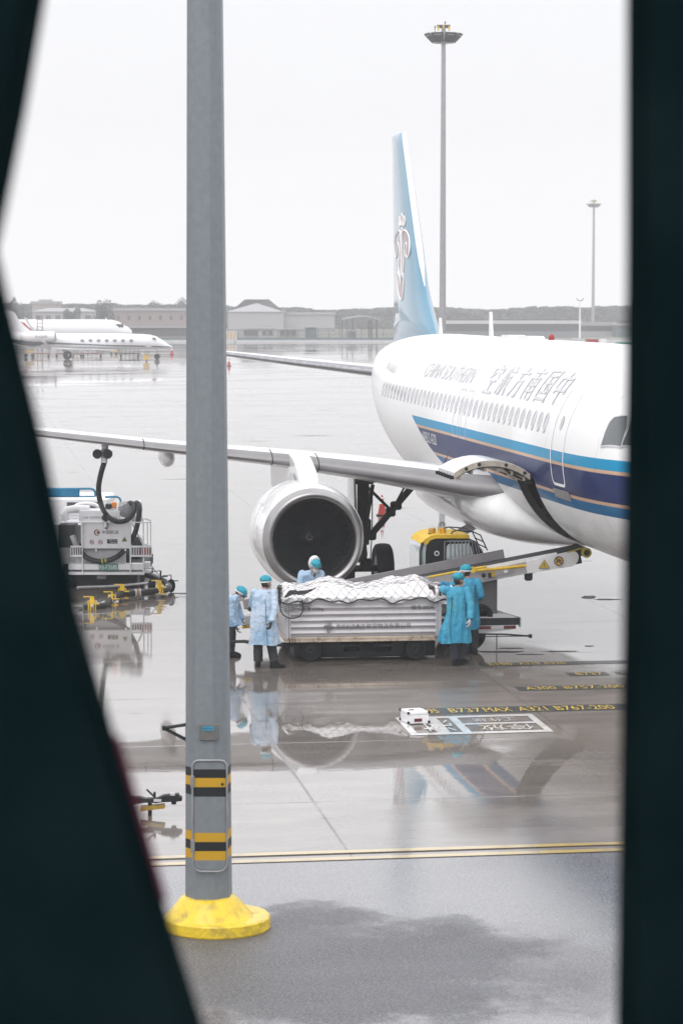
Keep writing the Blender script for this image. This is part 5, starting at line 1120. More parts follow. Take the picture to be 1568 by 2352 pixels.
# P2: bending forward, half hidden behind the pole
b2 = base(531, 1509)
J2 = dict(pelvis=(-.06, 0, .86), chest=(.02, 0, 1.10), neck=(.09, 0, 1.21), head=(.185, -.02, 1.225), shL=(.05, .16, 1.15), elL=(.14, .18, .9), wrL=(.20, .1, .7), shR=(.0, -.17, 1.12), elR=(.03, -.2, .82), wrR=(.10, -.2, .62),
          hipL=(-.05, .09, .82), knL=(.0, .11, .46), anL=(-.02, .12, .085), toeL=(.13, .12, .04), hipR=(-.05, -.09, .82), knR=(.01, -.1, .44), anR=(-.02, -.1, .085), toeR=(.14, -.1, .04), palmR=(1, 0, 0), palmL=(1, 0, 0))
r2, j, HR = person(b2, 'person in a pale blue gown bending forward, half hidden behind the pole', J2, (.72, -.1, -.62), 3, MGlv, MGownW2, MTrs,
    [(.10, 0, 1.22, .08, .09), (.07, 0, 1.19, .12, .17), (.03, 0, 1.11, .15, .205), (-.01, 0, 1.0, .16, .21), (-.03, 0, .88, .17, .215), (-.02, 0, .75, .19, .22), (.01, 0, .62, .23, .22)], (.078, .06), seed=2.3)
# P3: hooded, leaning over the load behind the cart
b3 = A(716, 1400, 50.85); b3.z = 0
zc3 = A(0, 1300, 50.75).z
J3 = dict(pelvis=(.0, .12, .92), chest=(-.01, .0, 1.27), neck=(.02, -.06, 1.44), head=(.075, -.12, 1.535), shL=(-.19, -.02, 1.37), elL=(-.24, -.12, 1.10), wrL=(-.1, -.34, 1.02), shR=(.18, -.02, 1.37), elR=(.22, -.1, 1.12), wrR=(.12, -.34, 1.03),
          hipL=(-.10, .12, .88), knL=(-.11, .08, .48), anL=(-.11, .12, .085), toeL=(-.12, -.02, .04), hipR=(.10, .12, .88), knR=(.11, .08, .48), anR=(.12, .12, .085), toeR=(.13, -.02, .04), palmR=(0, 0, -1), palmL=(0, 0, -1))
r3, j, HR = person(b3, 'person in a white hood and face shield leaning over the load before the engine', J3, (.42, -.75, -.42), 2, MGlv, MGownW2, MTrs,
    [(.0, -.05, 1.44, .09, .08), (-.005, -.03, 1.42, .16, .11), (-.01, -.01, 1.36, .225, .15), (-.01, .02, 1.2, .225, .165), (0, .06, 1.02, .22, .165), (0, .1, .85, .225, .17), (0, .12, .7, .23, .17)], (.085, .062), seed=4.1)
K_ = dict(parent=r3, local=True)
mb = MB(); hc = Vector(J3['head']); mb.ell(hc+HR @ Vector((-.0, -.075, .035)), (.118, .115, .150), HR, 28, 18, fn=lambda q: 1+.05*noise.noise(q*4)+(.10*max(0, q.z)*max(0, -q.y)) if q.y < .35 else .72); mb.build('hood', MHood, smooth=70, **K_)
mb = MB(); mb.tube([(.02, -.19, 1.42), (.03, -.185, 1.3), (.03, -.17, 1.15), (.03, -.13, .98)], .012, 5, sq=.5); mb.build('zip_flap', MHood, **K_)
mb = MB(); mb.ell((.035, -.125, 1.40), (.055, .055, .09)); mb.build('shirt', M['darkgrey'], smooth=60, **K_)
# P4: nearer of the two blue gowns
b4 = base(1052, 1528)
J4 = dict(pelvis=(-.02, 0, .93), chest=(-.03, .01, 1.28), neck=(-.01, .02, 1.47), head=(-.0, .03, 1.60), shL=(-.19, .05, 1.41), elL=(-.24, .22, 1.36), wrL=(-.30, .42, 1.40), shR=(.15, -.02, 1.41), elR=(.225, -.13, 1.13), wrR=(.20, -.235, .885),
          hipL=(-.10, 0, .89), knL=(-.07, .05, .48), anL=(-.06, -.02, .085), toeL=(-.02, .12, .04), hipR=(.08, 0, .89), knR=(.12, .06, .48), anR=(.05, .10, .10), toeR=(.14, .2, .05), palmR=(-.7, .3, 0), palmL=(0, 0, -1))
r4, j, HR = person(b4, 'nearer person in a bright blue gown with a white glove hanging down, right of cart', J4, (.80, .55, -.1), 0, MGlw, MGownB, MTrn,
    [(-.02, .01, 1.48, .08, .075), (-.02, .01, 1.445, .15, .11), (-.025, .01, 1.37, .20, .145), (-.03, .0, 1.2, .195, .155), (-.03, 0, 1.02, .19, .16), (-.035, 0, .85, .225, .18), (-.05, 0, .65, .27, .205), (-.065, 0, .435, .305, .22)], (.082, .060), seed=5.7, sc=1.005, fold=.10)
K_ = dict(parent=r4, local=True)
mb = MB(); P = [(-.13, -.14, 1.32), (-.14, -.155, 1.1), (-.15, -.17, .95), (-.165, -.19, .75), (-.14, -.215, .45)]; mb.tube(P, .006, 5); mb.build('gown_opening', M['ink'], **K_)
mb = MB(); mb.loft([[Vector((x, y, z)) for x, y, z in row] for row in ([(-.2, -.09, .90), (-.26, -.04, .88), (-.24, .05, .9)], [(-.24, -.14, .70), (-.36, -.06, .66), (-.30, .06, .68)], [(-.24, -.2, .48), (-.405, -.08, .47), (-.36, .08, .48)])], closed=False); mb.build('gown_flap', MGownD, smooth=70, **K_)
mb = MB(); mb.tube([(-.155, -.155, 1.22), (-.16, -.16, 1.08)], .010, 5, sq=.4); mb.build('reflective_strip', mat('lime_strip', (.35, .55, .03), .5), **K_)
# P5: behind and to the right
b5 = base(1076, 1502)
J5 = dict(pelvis=(.0, 0, .93), chest=(.01, .01, 1.28), neck=(-.01, .0, 1.47), head=(-.07, .02, 1.60), shL=(-.16, .05, 1.41), elL=(-.36, .14, 1.30), wrL=(-.56, .1, 1.36), shR=(.16, -.02, 1.40), elR=(.235, -.08, 1.14), wrR=(.10, .14, 1.02),
          hipL=(-.10, 0, .89), knL=(-.08, .05, .48), anL=(-.06, -.0, .085), toeL=(-.10, .14, .04), hipR=(.08, 0, .89), knR=(.10, .03, .48), anR=(.11, .0, .085), toeR=(.14, .14, .04), palmR=(0, 0, -1), palmL=(0, 0, -1))
r5, j, HR = person(b5, 'farther person in a deeper blue gown, behind the nearer one, right of cart', J5, (-.85, .45, -.15), 1, MGlw, MGownD, MTrs,
    [(-.0, .0, 1.48, .08, .075), (.0, .01, 1.445, .15, .11), (.01, .01, 1.37, .19, .14), (.01, .0, 1.2, .19, .15), (.01, 0, 1.02, .175, .15), (.0, 0, .85, .195, .165), (-.01, 0, .65, .21, .175), (-.01, 0, .50, .20, .17)], (.082, .060), seed=7.9, sc=1.0, fold=.10)
K_ = dict(parent=r5, local=True)
mb = MB(); mb.tube([(.10, -.12, 1.36), (.105, -.15, 1.15), (.09, -.155, 1.02)], .007, 5); mb.build('gown_opening', M['ink'], **K_)
mb = MB(); mb.tube([(.10, -.15, 1.11), (.10, -.155, 1.03)], .012, 5, sq=.4); mb.build('reflective_strip', mat('lime_strip_2', (.35, .55, .03), .5), **K_)
# ------------------------------------------------------------------ hydrant refuelling truck behind the left brace
DT = 60.3
t_ = A(215, 1350, DT); t_.z = 0
tr = thing('refuelling_truck', 'white airport refuelling truck with black hoses, green plate and red lamps, parked under the wing', 'truck', t_)
KR = dict(parent=tr)
c5 = lambda cx, cy: (89.6+.2172*cx, 968+.2172*cy)            # detail view one
c9 = lambda cx, cy: (89.6+.1791*cx, 1105.6+.1791*cy)         # detail view two
def tp(cx, cy, D=DT, c=c9): return A(*c(cx, cy), D)
def tb(name, x0, y0, x1, y1, m='white', D0=0, D1=.1, ch=.008, par=None, c=c9):
    mb = MB(); p, q = c(x0, y0), c(x1, y1); box_px(mb, p[0], p[1], q[0], q[1], DT+D0, DT+D1, 0, ch); return mb.build(name, M[m] if isinstance(m, str) else m, par or tr)
MTw = mat('truck_white', (.80, .80, .82), .4, var=.04, coat=.4, dirt=(.4, .39, .38), dscale=3, damt=.4)
MHose = mat('hose_black', (.012, .017, .018), .45, var=.2)
xm0 = 100
pnl = tb('rear_panel', 545, 520, 1172, 862, MTw, -.02, .5)
tb('upper_box', 516, 375, 1040, 512, MTw, .3, 1.0)
tb('lower_recess', 480, 862, 1110, 1060, M['lightgrey'], .12, .3)
tb('bumper_beam', 380, 1060, 1345, 1135, MTw, -.05, .25); tb('bumper_beam', 1345, 1040, 1420, 1120, MTw, .02, .3)
tb('lower_beam', 380, 1165, 1350, 1200, MTw, -.08, .25); tb('lower_beam', 1350, 1140, 1432, 1175, MTw, .0, .3); tb('slot', 580, 1136, 1350, 1165, 'midgrey', .0, .2)
for x in (558, 1172, 1340): tb('post', x-10, 520, x+10, 1200, MTw, -.1, -.03, .004)
tb('top_rail', 330, 520, 1430, 534, MTw, -.08, .0, .004)
tb('side_rail', 1425, 500, 1440, 830, MTw, -.05, .03, .004); tb('side_rail', 1385, 530, 1398, 800, MTw, .3, .36, .004); tb('side_rail', 1330, 470, 1345, 1200, MTw, .3, .38, .004)
mb = MB(); mb.tube([tp(1200, 540, DT+.3), tp(1335, 810, DT+.3)], .02, 5); mb.tube([tp(1335, 470, DT+.9), tp(1425, 500, DT-.02)], .02, 5); mb.tube([tp(1330, 800, DT+.8), tp(1430, 830, DT-.02)], .02, 5); mb.build('brace_rail', MTw, tr)
# lamp guards
for X0, X1, cols in ((1180, 1447, 8), (405, 560, 5)):
    g_ = tb('lamp_guard', X0, 828, X1, 848, MTw, -.14, -.08, .003); tb('guard_bar', X0, 945, X1, 968, MTw, -.14, -.08, .003, g_)
    for k in range(cols+1):
        x = X0+(X1-X0-8)*k/cols; tb('guard_bar', x, 848, x+10, 945, MTw, -.14, -.09, .003, g_)
    tb('lamp_housing', X0+8, 850, X1-8, 944, 'midgrey', -.03, .12)
tb('tail_lamp', 1290, 852, 1330, 942, M['darkred'], -.06, -.02); tb('tail_lamp', 1330, 852, 1385, 942, mat('lamp_red', (.62, .07, .01), .2, coat=1), -.06, -.02); tb('tail_lamp', 1385, 860, 1425, 942, mat('lamp_amber', (.5, .14, .02), .2, coat=1), -.06, -.02)
# number plate
pl = tb('number_plate', 770, 1060, 1013, 1140, 'green', -.08, -.055, .003)
def tt(s_, x0, y0, x1, y1, m='ink', D=-.03, par=None):
    a, b = tp(x0, y1, DT+D), tp(x1, y0, DT+D); mb = MB(); put_text(mb, s_, a, (1, 0, 0), (0, 0, 1), b.x-a.x, b.z-a.z); return mb.build('lettering', M[m], par or tr)
tt('民航', 778, 1072, 838, 1130, 'whiteink', -.085, pl); tt('-F3585', 838, 1072, 1005, 1130, 'whiteink', -.085, pl)
tt('中国航油', 808, 626, 1018, 676, 'ink', -.026, pnl); tt('上海承飞航空特种设备有限公司制造', 556, 448, 1004, 482, 'greyink', .294)
pj_ = tb('fuel_plate', 875, 742, 1008, 798, 'ink', -.03, -.022, .001, pnl); tt('JET A-1', 905, 748, 1000, 770, 'whiteink', -.034, pnl); tt('3号喷气燃料', 912, 776, 998, 792, 'whiteink', -.034, pnl)
c = tp(748, 656, DT-.026)
for r, m_, dx in ((.075, 'darkred', 0), (.058, 'whiteink', .012), (.048, mat('logo_gold', (.45, .25, .05), .5), .016), (.040, 'whiteink', .022), (.033, 'darkred', .028)):
    mb = MB(); mb.lathe([(0, 0), (0, r)], c+Vector((dx, -.002-(.075-r)*.1, 0)), (0, -1, 0), 24); mb.build('fuel_logo', M[m_] if isinstance(m_, str) else m_, pnl)
for cx in (680, 791):
    c = tp(cx, 780, DT-.028); mb = MB(); mb.tube([c+Vector((.047*cos(a), 0, .047*sin(a))) for a in [2*pi*k/20 for k in range(21)]], .006, 4); mb.tube([c+Vector((-.035, 0, .035)), c+Vector((.035, 0, -.035))], .005, 4); mb.build('prohibition_ring', M['red'], pnl)
    mb = MB(); mb.tube([c+Vector((-.02, .004, -.01)), c+Vector((.02, .004, .0))], .006, 4); mb.build('prohibition_mark', M['ink'], pnl)
a, b, c = tp(1068, 768, DT-.024), tp(1130, 768, DT-.024), tp(1099, 712, DT-.024)
mb = MB(); mb.add([a, b, c], [(0, 1, 2)]); mb.build('flame_sign', mat('sign_olive', (.45, .40, .04), .5), pnl); mb = MB(); mb.tube([p-Vector((0, .004, 0)) for p in (a, b, c, a)], .006, 4); mb.ell((a+b+c)/3-Vector((0, .004, .0)), (.018, .002, .028)); mb.build('flame_mark', M['ink'], pnl)
# nozzle at the top centre
mb = MB(); mb.cyl(tp(868, 530, DT-.15), tp(868, 590, DT-.18), .045, .06); mb.box(tp(866, 522, DT-.12), (.24, .1, .03), ch=.005); mb.cyl(tp(868, 588, DT-.17), tp(868, 602, DT-.19), .05, .04); mb.build('nozzle_holder', M['steel'], tr)
mb = MB(); mb.ell(tp(860, 465, DT-.1), (.10, .07, .09)); mb.build('hose_clamp', M['darkgrey'], tr)
for x, y in ((735, 880), (1110, 870)): tb('latch', x-14, y-14, x+14, y+26, 'steel', -.05, .0)
tb('hinge_bar', 578, 874, 1030, 882, 'dullsteel', .05, .1, .002)
# amber light, white ducting, cab beyond
bc = tb('amber_lamp', 930, 262, 996, 345, M['orange'], .5, .72, .03); tb('lamp_base', 925, 345, 1002, 356, 'lightgrey', .48, .74, .004, bc)
tb('dark_box', 852, 295, 928, 356, 'darkgrey', .5, .8)
mb = MB(); mb.tube([tp(345, 500, DT+.6), tp(330, 430, DT+.6), tp(370, 370, DT+.6), tp(480, 352, DT+.6), tp(650, 360, DT+.6)], .10, 12); mb.build('white_duct', MTw, tr)
mb = MB(); mb.tube([tp(430, 350, DT+1.4), tp(500, 300, DT+1.4), tp(610, 283, DT+1.4), tp(720, 300, DT+1.4), tp(800, 350, DT+1.4)], .05, 8); mb.build('arched_pipe', MTw, tr)
for k in range(4): mb = MB(); mb.tube([tp(515, 412+22*k, DT+.2), tp(400, 415+22*k, DT+.2), tp(330, 440+24*k, DT+.2)], .013, 5); mb.build('cage_bar', MTw, tr)
tb('valve_bank', 250, 560, 470, 850, 'darkgrey', .1, .7); tb('chassis', 300, 1200, 1262, 1330, 'black', .3, 5.5); tb('tank_body', 100, 560, 540, 1060, M['lightgrey'], .8, 4.2)
mb = MB(); mb.tube([tp(430, 700, DT-.0), tp(460, 770, DT-.05), tp(490, 840, DT-.02)], .07, 10); mb.build('coupling', M['dullsteel'], tr)
tb('cab_body', -100, 205, 900, 600, M['cream'] if False else MTw, 4.0, 5.8, .06); tb('cab_window', 360, 268, 770, 350, 'glass', 3.96, 3.99)
mb = MB(); P = [tp(p[0], p[1], DT+4.1) for p in [(40, 100), (180, 98), (660, 94), (700, 105), (722, 135), (728, 190)]]; mb.tube(P, .03, 8); mb.tube([tp(40, 196, DT+4.1), tp(728, 192, DT+4.1)], .02, 6); mb.tube([tp(515, 98, DT+4.1), tp(515, 194, DT+4.1)], .02, 6); mb.build('roof_rail', M['cyan'], tr)
tb('roof_panel', 60, 104, 510, 192, 'cyan', 4.05, 4.12, .004)
mb = MB(); mb.tube([tp(p[0], p[1], DT+2.4) for p in [(850, 200), (1000, 197), (1035, 215), (1050, 250), (1052, 400)]], .025, 8); mb.build('roof_rail', M['cyan'], tr)
# swivel, drum and hoses
mb = MB(); mb.cyl(tp(1120, 350, DT+.6), tp(1150, 350, DT+.2), .13); mb.ell(tp(1110, 360, DT+.4), (.18, .15, .2)); mb.build('swivel', M['dullsteel'], tr)
mb = MB(); mb.cyl(tp(1250, 350, DT+.55), tp(1320, 345, DT+.55), .20); mb.cyl(tp(1190, 470, DT+.5), tp(1325, 470, DT+.5), .08); mb.build('hose_drum', MTw, tr)
mb = MB(); mb.cyl(tp(1056, 292, DT+.35), tp(1056, 292, DT+.25), .06, n=16); mb.build('spot_lamp', M['steel'], tr)
def spl(P, n=8):
    out = []
    for i in range(len(P)-1):
        p0, p1, p2, p3 = P[max(i-1, 0)], P[i], P[i+1], P[min(i+2, len(P)-1)]
        for q in range(n): t = q/n; out.append(.5*((2*p1)+(-p0+p2)*t+(2*p0-5*p1+4*p2-p3)*t*t+(-p0+3*p1-3*p2+p3)*t**3))
    out.append(P[-1]); return out
# high hose up to the wing
Yw = 9.95
tgt = LW(16.3, Yw, 3.35)
def hp(cx, cy, D): return A(*c5(cx, cy), D)
DW = LW(16.3, Yw).y
H1 = [hp(690, 440, DW), hp(655, 560, DW+.2), hp(632, 700, DW+.7), hp(645, 830, DW+1.0), hp(690, 950, DT-.25), hp(770, 1035, DT-.2), hp(860, 1060, DT-.15), hp(950, 1030, DT-.1), hp(1000, 960, DT+.0), hp(1005, 890, DT+.15), hp(970, 862, DT+.25), hp(942, 880, DT+.45)]
mb = MB(); mb.tube(spl(H1), .062, 12); mb.build('delivery_hose', MHose, tr, smooth=60)
H2 = [hp(1015, 885, DT+.3), hp(1035, 860, DT+.2), hp(1062, 890, DT+.1), hp(1062, 960, DT-.0), hp(1048, 1060, DT-.0), hp(1020, 1170, DT), hp(975, 1260, DT+.05), hp(900, 1370, DT+.03), hp(800, 1445, DT-.08), hp(680, 1480, DT-.08), hp(560, 1465, DT-.08), hp(470, 1410, DT), hp(420, 1300, DT+.1)]
mb = MB(); mb.tube(spl(H2), .062, 12); h2 = mb.build('delivery_hose', MHose, tr, smooth=60)
for cx, cy in ((672, 1480), (708, 1474)): mb = MB(); p = hp(cx, cy, DT-.08); mb.tube([p-Vector((.02, 0, 0)), p+Vector((.02, 0, .005))], .068, 12); mb.build('hose_band', mat('band_olive', (.40, .38, .04), .5), h2)
mb = MB(); a = hp(690, 440, DW); b = hp(700, 290, DW+.05); c = tgt; mb.tube([a, a.lerp(b, .35)], .075, 12); mb.build('hose_collar', M['lightgrey'], tr)
mb = MB(); mb.tube([a.lerp(b, .3), a.lerp(b, .6), b, b+Vector((0, .02, .25))], [.07, .085, .07, .10], 12); mb.ell(a.lerp(b, .75), (.1, .1, .1)); mb.build('fuel_coupling', M['dullsteel'], tr, smooth=50)
for cx in (618, 728): mb = MB(); p = hp(cx, 345, DW-.1); mb.lathe([(-.02, 0), (-.02, .10), (.02, .11), (.03, 0)], p, (0, 1, 0), 20); mb.build('coupling_cap', M['darkgrey'], tr)
# wheels, legs
for x, D in ((-6.6, DT+1.4), (-5.25, DT+1.4), (-6.6, DT+4.6), (-5.25, DT+4.6)):
    mb = MB(); mb.lathe([(-.12, .2), (-.14, .36), (-.1, .42), (.1, .42), (.14, .36), (.12, .2)], (x, D, .42), (1, 0, 0), 28); wl = mb.build('wheel', M['rubber'], tr, smooth=40)
    mb = MB(); mb.lathe([(-.1, 0), (-.1, .21), (.1, .21), (.1, 0)], (x, D, .42), (1, 0, 0), 20); mb.build('rim', M['midgrey'], wl)
for cx in (1325,):
    a = tp(cx, 1200, DT+.1); mb = MB(); mb.box((a.x, a.y, a.z/2), (.10, .10, a.z), ch=.005); mb.build('support_leg', M['darkgrey'], tr)
tb('tool_box', 745, 1205, 865, 1255, 'midgrey', .1, .4)
# boom with pick-up hose standing on castors
bo = thing('hose_boom', 'ground boom with black pick-up hose and yellow stands in front of the refuelling truck', 'hose boom', G(300, 1390))
B_ = [(200, 1362, 57.6), (260, 1352, 57.8), (330, 1340, 58.6), (362, 1333, 59.3), (392, 1338, 59.8)]
def c10(cx, cy): return (131.5+.1829*cx, 1255+.1829*cy)
mb = MB(); P = [A(*c10(*p), 58.2+i*.3) for i, p in enumerate([(260, 516), (400, 512), (600, 507), (760, 498), (960, 480), (1120, 462), (1290, 440)])]; mb.tube(P, .055, 4, sq=.6); mb.build('boom_rail', M['dullsteel'], bo, smooth=20)
mb = MB(); P = [A(*c10(*p), d) for p, d in (((330, 775), 56.3), ((480, 770), 56.4), ((590, 745), 56.6), ((680, 670), 57.2), ((760, 610), 57.7), ((900, 590), 58.0), ((1050, 580), 58.3), ((1200, 565), 58.6), ((1340, 550), 58.9), ((1400, 510), 59.3), ((1370, 460), 60.0), ((1250, 400), 60.8), ((1110, 345), 61.4))]; mb.tube(spl(P, 5), .082, 12); ho = mb.build('pickup_hose', MHose, bo, smooth=60)
for (cx, cy, D, m_) in ((600, 735, 56.65, 'lightgrey'), (680, 660, 57.25, 'lightgrey'), (990, 585, 58.15, 'lightgrey'), (1015, 584, 58.2, None), (1042, 582, 58.25, 'lightgrey'), (1385, 520, 59.2, 'lightgrey')):
    p = A(*c10(cx, cy), D); mb = MB(); d = Vector((.03, 0, .003 if cx > 800 else .015)); mb.tube([p-d, p+d], .092, 12); mb.build('hose_clip', M[m_] if m_ else mat('clip_tan', (.35, .17, .06), .5), ho)
for cx, cyt, cyb, D in ((440, 632, 820, 56.3), (690, 570, 742, 57.2), (820, 478, 660, 58.0), (1285, 428, 605, 58.8)):
    t0, b0 = A(*c10(cx, cyt), D-.14), A(*c10(cx, cyb), D-.14); mb = MB(); w = .045 if cx != 690 else .02
    mb.box(((t0.x+b0.x)/2, t0.y, (t0.z+b0.z)/2), (w*2.2, .04, t0.z-b0.z), ch=.004); mb.box((b0.x, b0.y, b0.z+.02), (.28, .12, .022)); mb.box((t0.x-.09, t0.y, t0.z), (.2, .04, .02)); mb.box((b0.x-.08, b0.y, b0.z+.13), (.022, .03, .22)); mb.box((b0.x+.08, b0.y, b0.z+.13), (.022, .03, .22)); mb.box((b0.x, b0.y, b0.z+.24), (.18, .03, .022)); mb.box((t0.x+.08, t0.y, t0.z-.16), (.16, .08, .018))
    st = mb.build('stand', M['yellow'], bo, smooth=0)
    mb = MB(); mb.cyl((b0.x-.015, b0.y, .07), (b0.x+.03, b0.y, .07), .07); mb.box((b0.x, b0.y, b0.z/2+.04), (.04, .05, b0.z*.6)); mb.build('castor', M['dullsteel'], st)
for cx, cyt in ((1300, 305), (1432, 358)):
    D = 60.3; t0 = A(*c10(cx, cyt), D); mb = MB(); mb.tube([t0, (t0.x, t0.y, .05)], .022 if cx < 1400 else .012, 5); mb.tube([t0, t0+Vector((-.2, 0, -.02)), t0+Vector((-.26, 0, -.08))], .01, 5); mb.box(t0+Vector((.1, 0, -.14)), (.14, .06, .02)); mb.build('rear_post', M['darkgrey'], bo)
for cx, cy in ((1190, 505), (1432, 560)):
    p = A(*c10(cx, cy), 59.6); mb = MB(); mb.ell((p.x, p.y, .16), (.10, .09, .16)); mb.build('castor', M['rubber'], bo)
mb = MB(); mb.tube([A(*c10(1170, 225), 60.2), A(*c10(1240, 320), 60.2), A(*c10(1400, 460), 59.5)], .008, 4); mb.build('cable', M['darkgrey'], bo)
mb = MB(); mb.tube([A(*c10(1440, 592), 59.4)*1, G(418, 1363), G(470, 1364)], .012, 4); o = mb.build('ground_cable', M['darkgrey']); tag(o, 'thin dark cable lying on the ground between hose boom and pole', 'cable')
# ------------------------------------------------------------------ tow bar at the lower left
tw = thing('tow_bar', 'dark tow bar head with yellow underside sticking out from behind the left brace', 'tow bar', G(380, 1870))
DTB = G(400, 1872).y
c3 = lambda cx, cy: ((480+cx*.1914)*.5976, (2950+cy*.1914)*.5976)
def wp(cx, cy, d=0): return A(*c3(cx, cy), DTB+d)
mb = MB(); P = [wp(*p) for p in [(100, 600), (280, 580), (420, 615), (640, 610), (780, 548), (1080, 520), (1090, 560), (1150, 590), (1150, 655), (1060, 668), (780, 680), (640, 700), (420, 690), (100, 730)]]
mb.prism([(p.x, p.z) for p in P], (0, DTB-.06, 0), (1, 0, 0), (0, 0, 1), -.12); mb.build('head', M['darkgrey'], tw, smooth=20)
mb = MB(); mb.tube([wp(-900, 700), wp(200, 650)], .06, 10); mb.build('shaft', M['darkgrey'], tw)
mb = MB(); P = [wp(*p) for p in [(330, 770), (440, 760), (800, 725), (810, 795), (330, 850)]]; mb.prism([(p.x, p.z) for p in P], (0, DTB-.1, 0), (1, 0, 0), (0, 0, 1), -.14); mb.build('skid_plate', mat('skid_yellow', (.30, .20, .02), .5, dirt=(.05, .04, .02), dscale=8), tw, smooth=20)
mb = MB(); mb.tube([wp(430, 620), wp(600, 690)], .012, 6); mb.build('yellow_strut', mat('strut_yellow', (.4, .27, .05), .5), tw)
mb = MB(); mb.tube([wp(600, 590), wp(440, 440)], .013, 6); mb.build('lever', M['darkgrey'], tw); mb = MB(); mb.tube([wp(600, 600), wp(600, 490)], .018, 6); mb.build('lever', M['darkgrey'], tw)
mb = MB(); mb.cyl(wp(985, 660), wp(985, 735), .033); mb.build('pin', M['black'], tw)
for p, w in ((wp(660, 660, -.07), .1), (wp(960, 535, -.07), .06)): mb = MB(); mb.box(p, (w, .05, .03)); mb.build('label_tag', M['lightgrey'], tw)
mb = MB(); a = wp(500, 700); mb.box((a.x, a.y+.05, a.z/2), (.05, .05, a.z)); mb.build('stand', M['darkgrey'], tw)
# ------------------------------------------------------------------ cones
def cone(p, h, label, grp='traffic cones on the apron'):
    c = thing('traffic_cone', label, 'traffic cone', p, group=grp); s = h/.7
    mb = MB(); mb.box((p.x, p.y, .02*s), (.38*s, .38*s, .04*s), ch=.01); mb.build('base', M['rubber'], c)
    mb = MB(); prof = [(.04, .15), (.24, .115), (.2401, .115), (.42, .08), (.55, .055), (.70, .025)]; mb.lathe([(z*s, r*s) for z, r in prof]+[(.70*s, 0)], p, (0, 0, 1), 20); mb.build('cone', mat('cone_red', (.42, .025, .02), .45), c)
    for z0, z1 in ((.40, .50), (.58, .63)): 
        r = lambda z: .15-.18*(z-.04)+.004
        mb = MB(); mb.lathe([(z0*s, r(z0)*s), (z1*s, r(z1)*s)], p, (0, 0, 1), 20); mb.build('band', M['white'], c)
    return c
cone(G(877, 1184), .66, 'tall red and white cone standing behind the landing gear'); cone(G(526, 841), .9, 'small red cone right of the grey pole, far out on the apron'); cone(G(395, 815), 1.1, 'tiny red cone ahead of the business jet nose')
# ------------------------------------------------------------------ light masts
def mast(name, label, px, D, ztop, rb, rt, full=True):
    x = A(px, 700, D).x; b = Vector((x, D, 0)); r_ = thing(name, label, 'light mast', b, group='high light masts'); MM_ = M['lightgrey']
    mb = MB(); mb.cyl(b, b+ZD*ztop, rb, rt, 14); mb.build('mast', mat('mast_grey', (.30, .30, .32), .5, metal=.2), r_)
    c = b+ZD*(ztop-1.0); mdk = M['dullsteel']
    mb = MB()
    for k in range(8):
        a = 2*pi*(k+.5)/8; e = Vector((cos(a), sin(a), 0)); t = Vector((-sin(a), cos(a), 0))
        p = [c+e*1.0+t*-.40-ZD*.42, c+e*1.0+t*.40-ZD*.42, c+e*1.62+t*.60+ZD*.25, c+e*1.62+t*-.60+ZD*.25]; q = [v+ZD*.14+e*.03 for v in p]; mbb = MB(); mbb.loft([p, q]); mbb.build('lamp_panel', M['darkgrey'] if full else M['midgrey'], r_)
        mbb = MB(); mbb.box(c+e*1.45+ZD*.34, (.3, .3, .12), Matrix.Rotation(a, 3, 'Z')); mbb.build('lamp_gear', M['lightgrey'], r_)
    mb.tube([c+Vector((1.55*cos(a), 1.55*sin(a), .2)) for a in [2*pi*k/24 for k in range(25)]], .07, 6); mb.tube([c+Vector((.95*cos(a), .95*sin(a), -.35)) for a in [2*pi*k/24 for k in range(25)]], .05, 6)
    for k in range(4): a = k*pi/2+.4; mb.tube([c, c+Vector((1.5*cos(a), 1.5*sin(a), .2))], .05, 5)
    mb.cyl(c-ZD*.5, c+ZD*.5, .3); mb.build('head_ring', mdk, r_)
    mb = MB(); mb.cyl(c+ZD*1.05-Vector((.6, 0, 0)), c+ZD*1.05+Vector((.6, 0, 0)), .15); mb.build('winch_housing', M['darkgrey'], r_)
    for dx in (-.48, 0, .50): mbb = MB(); mbb.box(c+Vector((dx, -.14, .85 if dx else 1.05)), (.16, .16, .4 if dx else .28)); mbb.build('pulley_bracket', M['yellow'], r_)
    for dx, z in ((-.78, 1.0), (.14, 1.4)): mbb = MB(); mbb.cyl(c+Vector((dx, 0, z-.5)), c+Vector((dx, 0, z)), .03); mbb.box(c+Vector((dx, 0, z)), (.12, .12, .22), ch=.03); mbb.build('warning_lamp', M['darkred'], r_)
D1 = 234; mast('light_mast', 'tallest light mast with a ring of lamps, rising behind the airliner tail', 1016, D1, A(0, 62, D1).z, .33, .19)
D2 = 600; mast('light_mast', 'distant light mast near the right edge with a small lamp ring', 1361, D2, A(0, 462, D2).z, .42, .24, False)
x = A(1331, 700, 330).x; lp_ = thing('lamp_post', 'thin white lamp post left of the distant mast at the right', 'lamp post', (x, 330, 0)); mb = MB(); mb.cyl((x, 330, 0), (x, 330, A(0, 690, 330).z), .16, .08, 8); mb.build('post', M['white'], lp_)
mb = MB(); zt_ = A(0, 690, 330).z; mb.tube([(x-.45, 330, zt_+.3), (x-.3, 330, zt_), (x+.3, 330, zt_), (x+.45, 330, zt_+.3)], .06, 5); mb.build('lamp_arm', M['midgrey'], lp_)
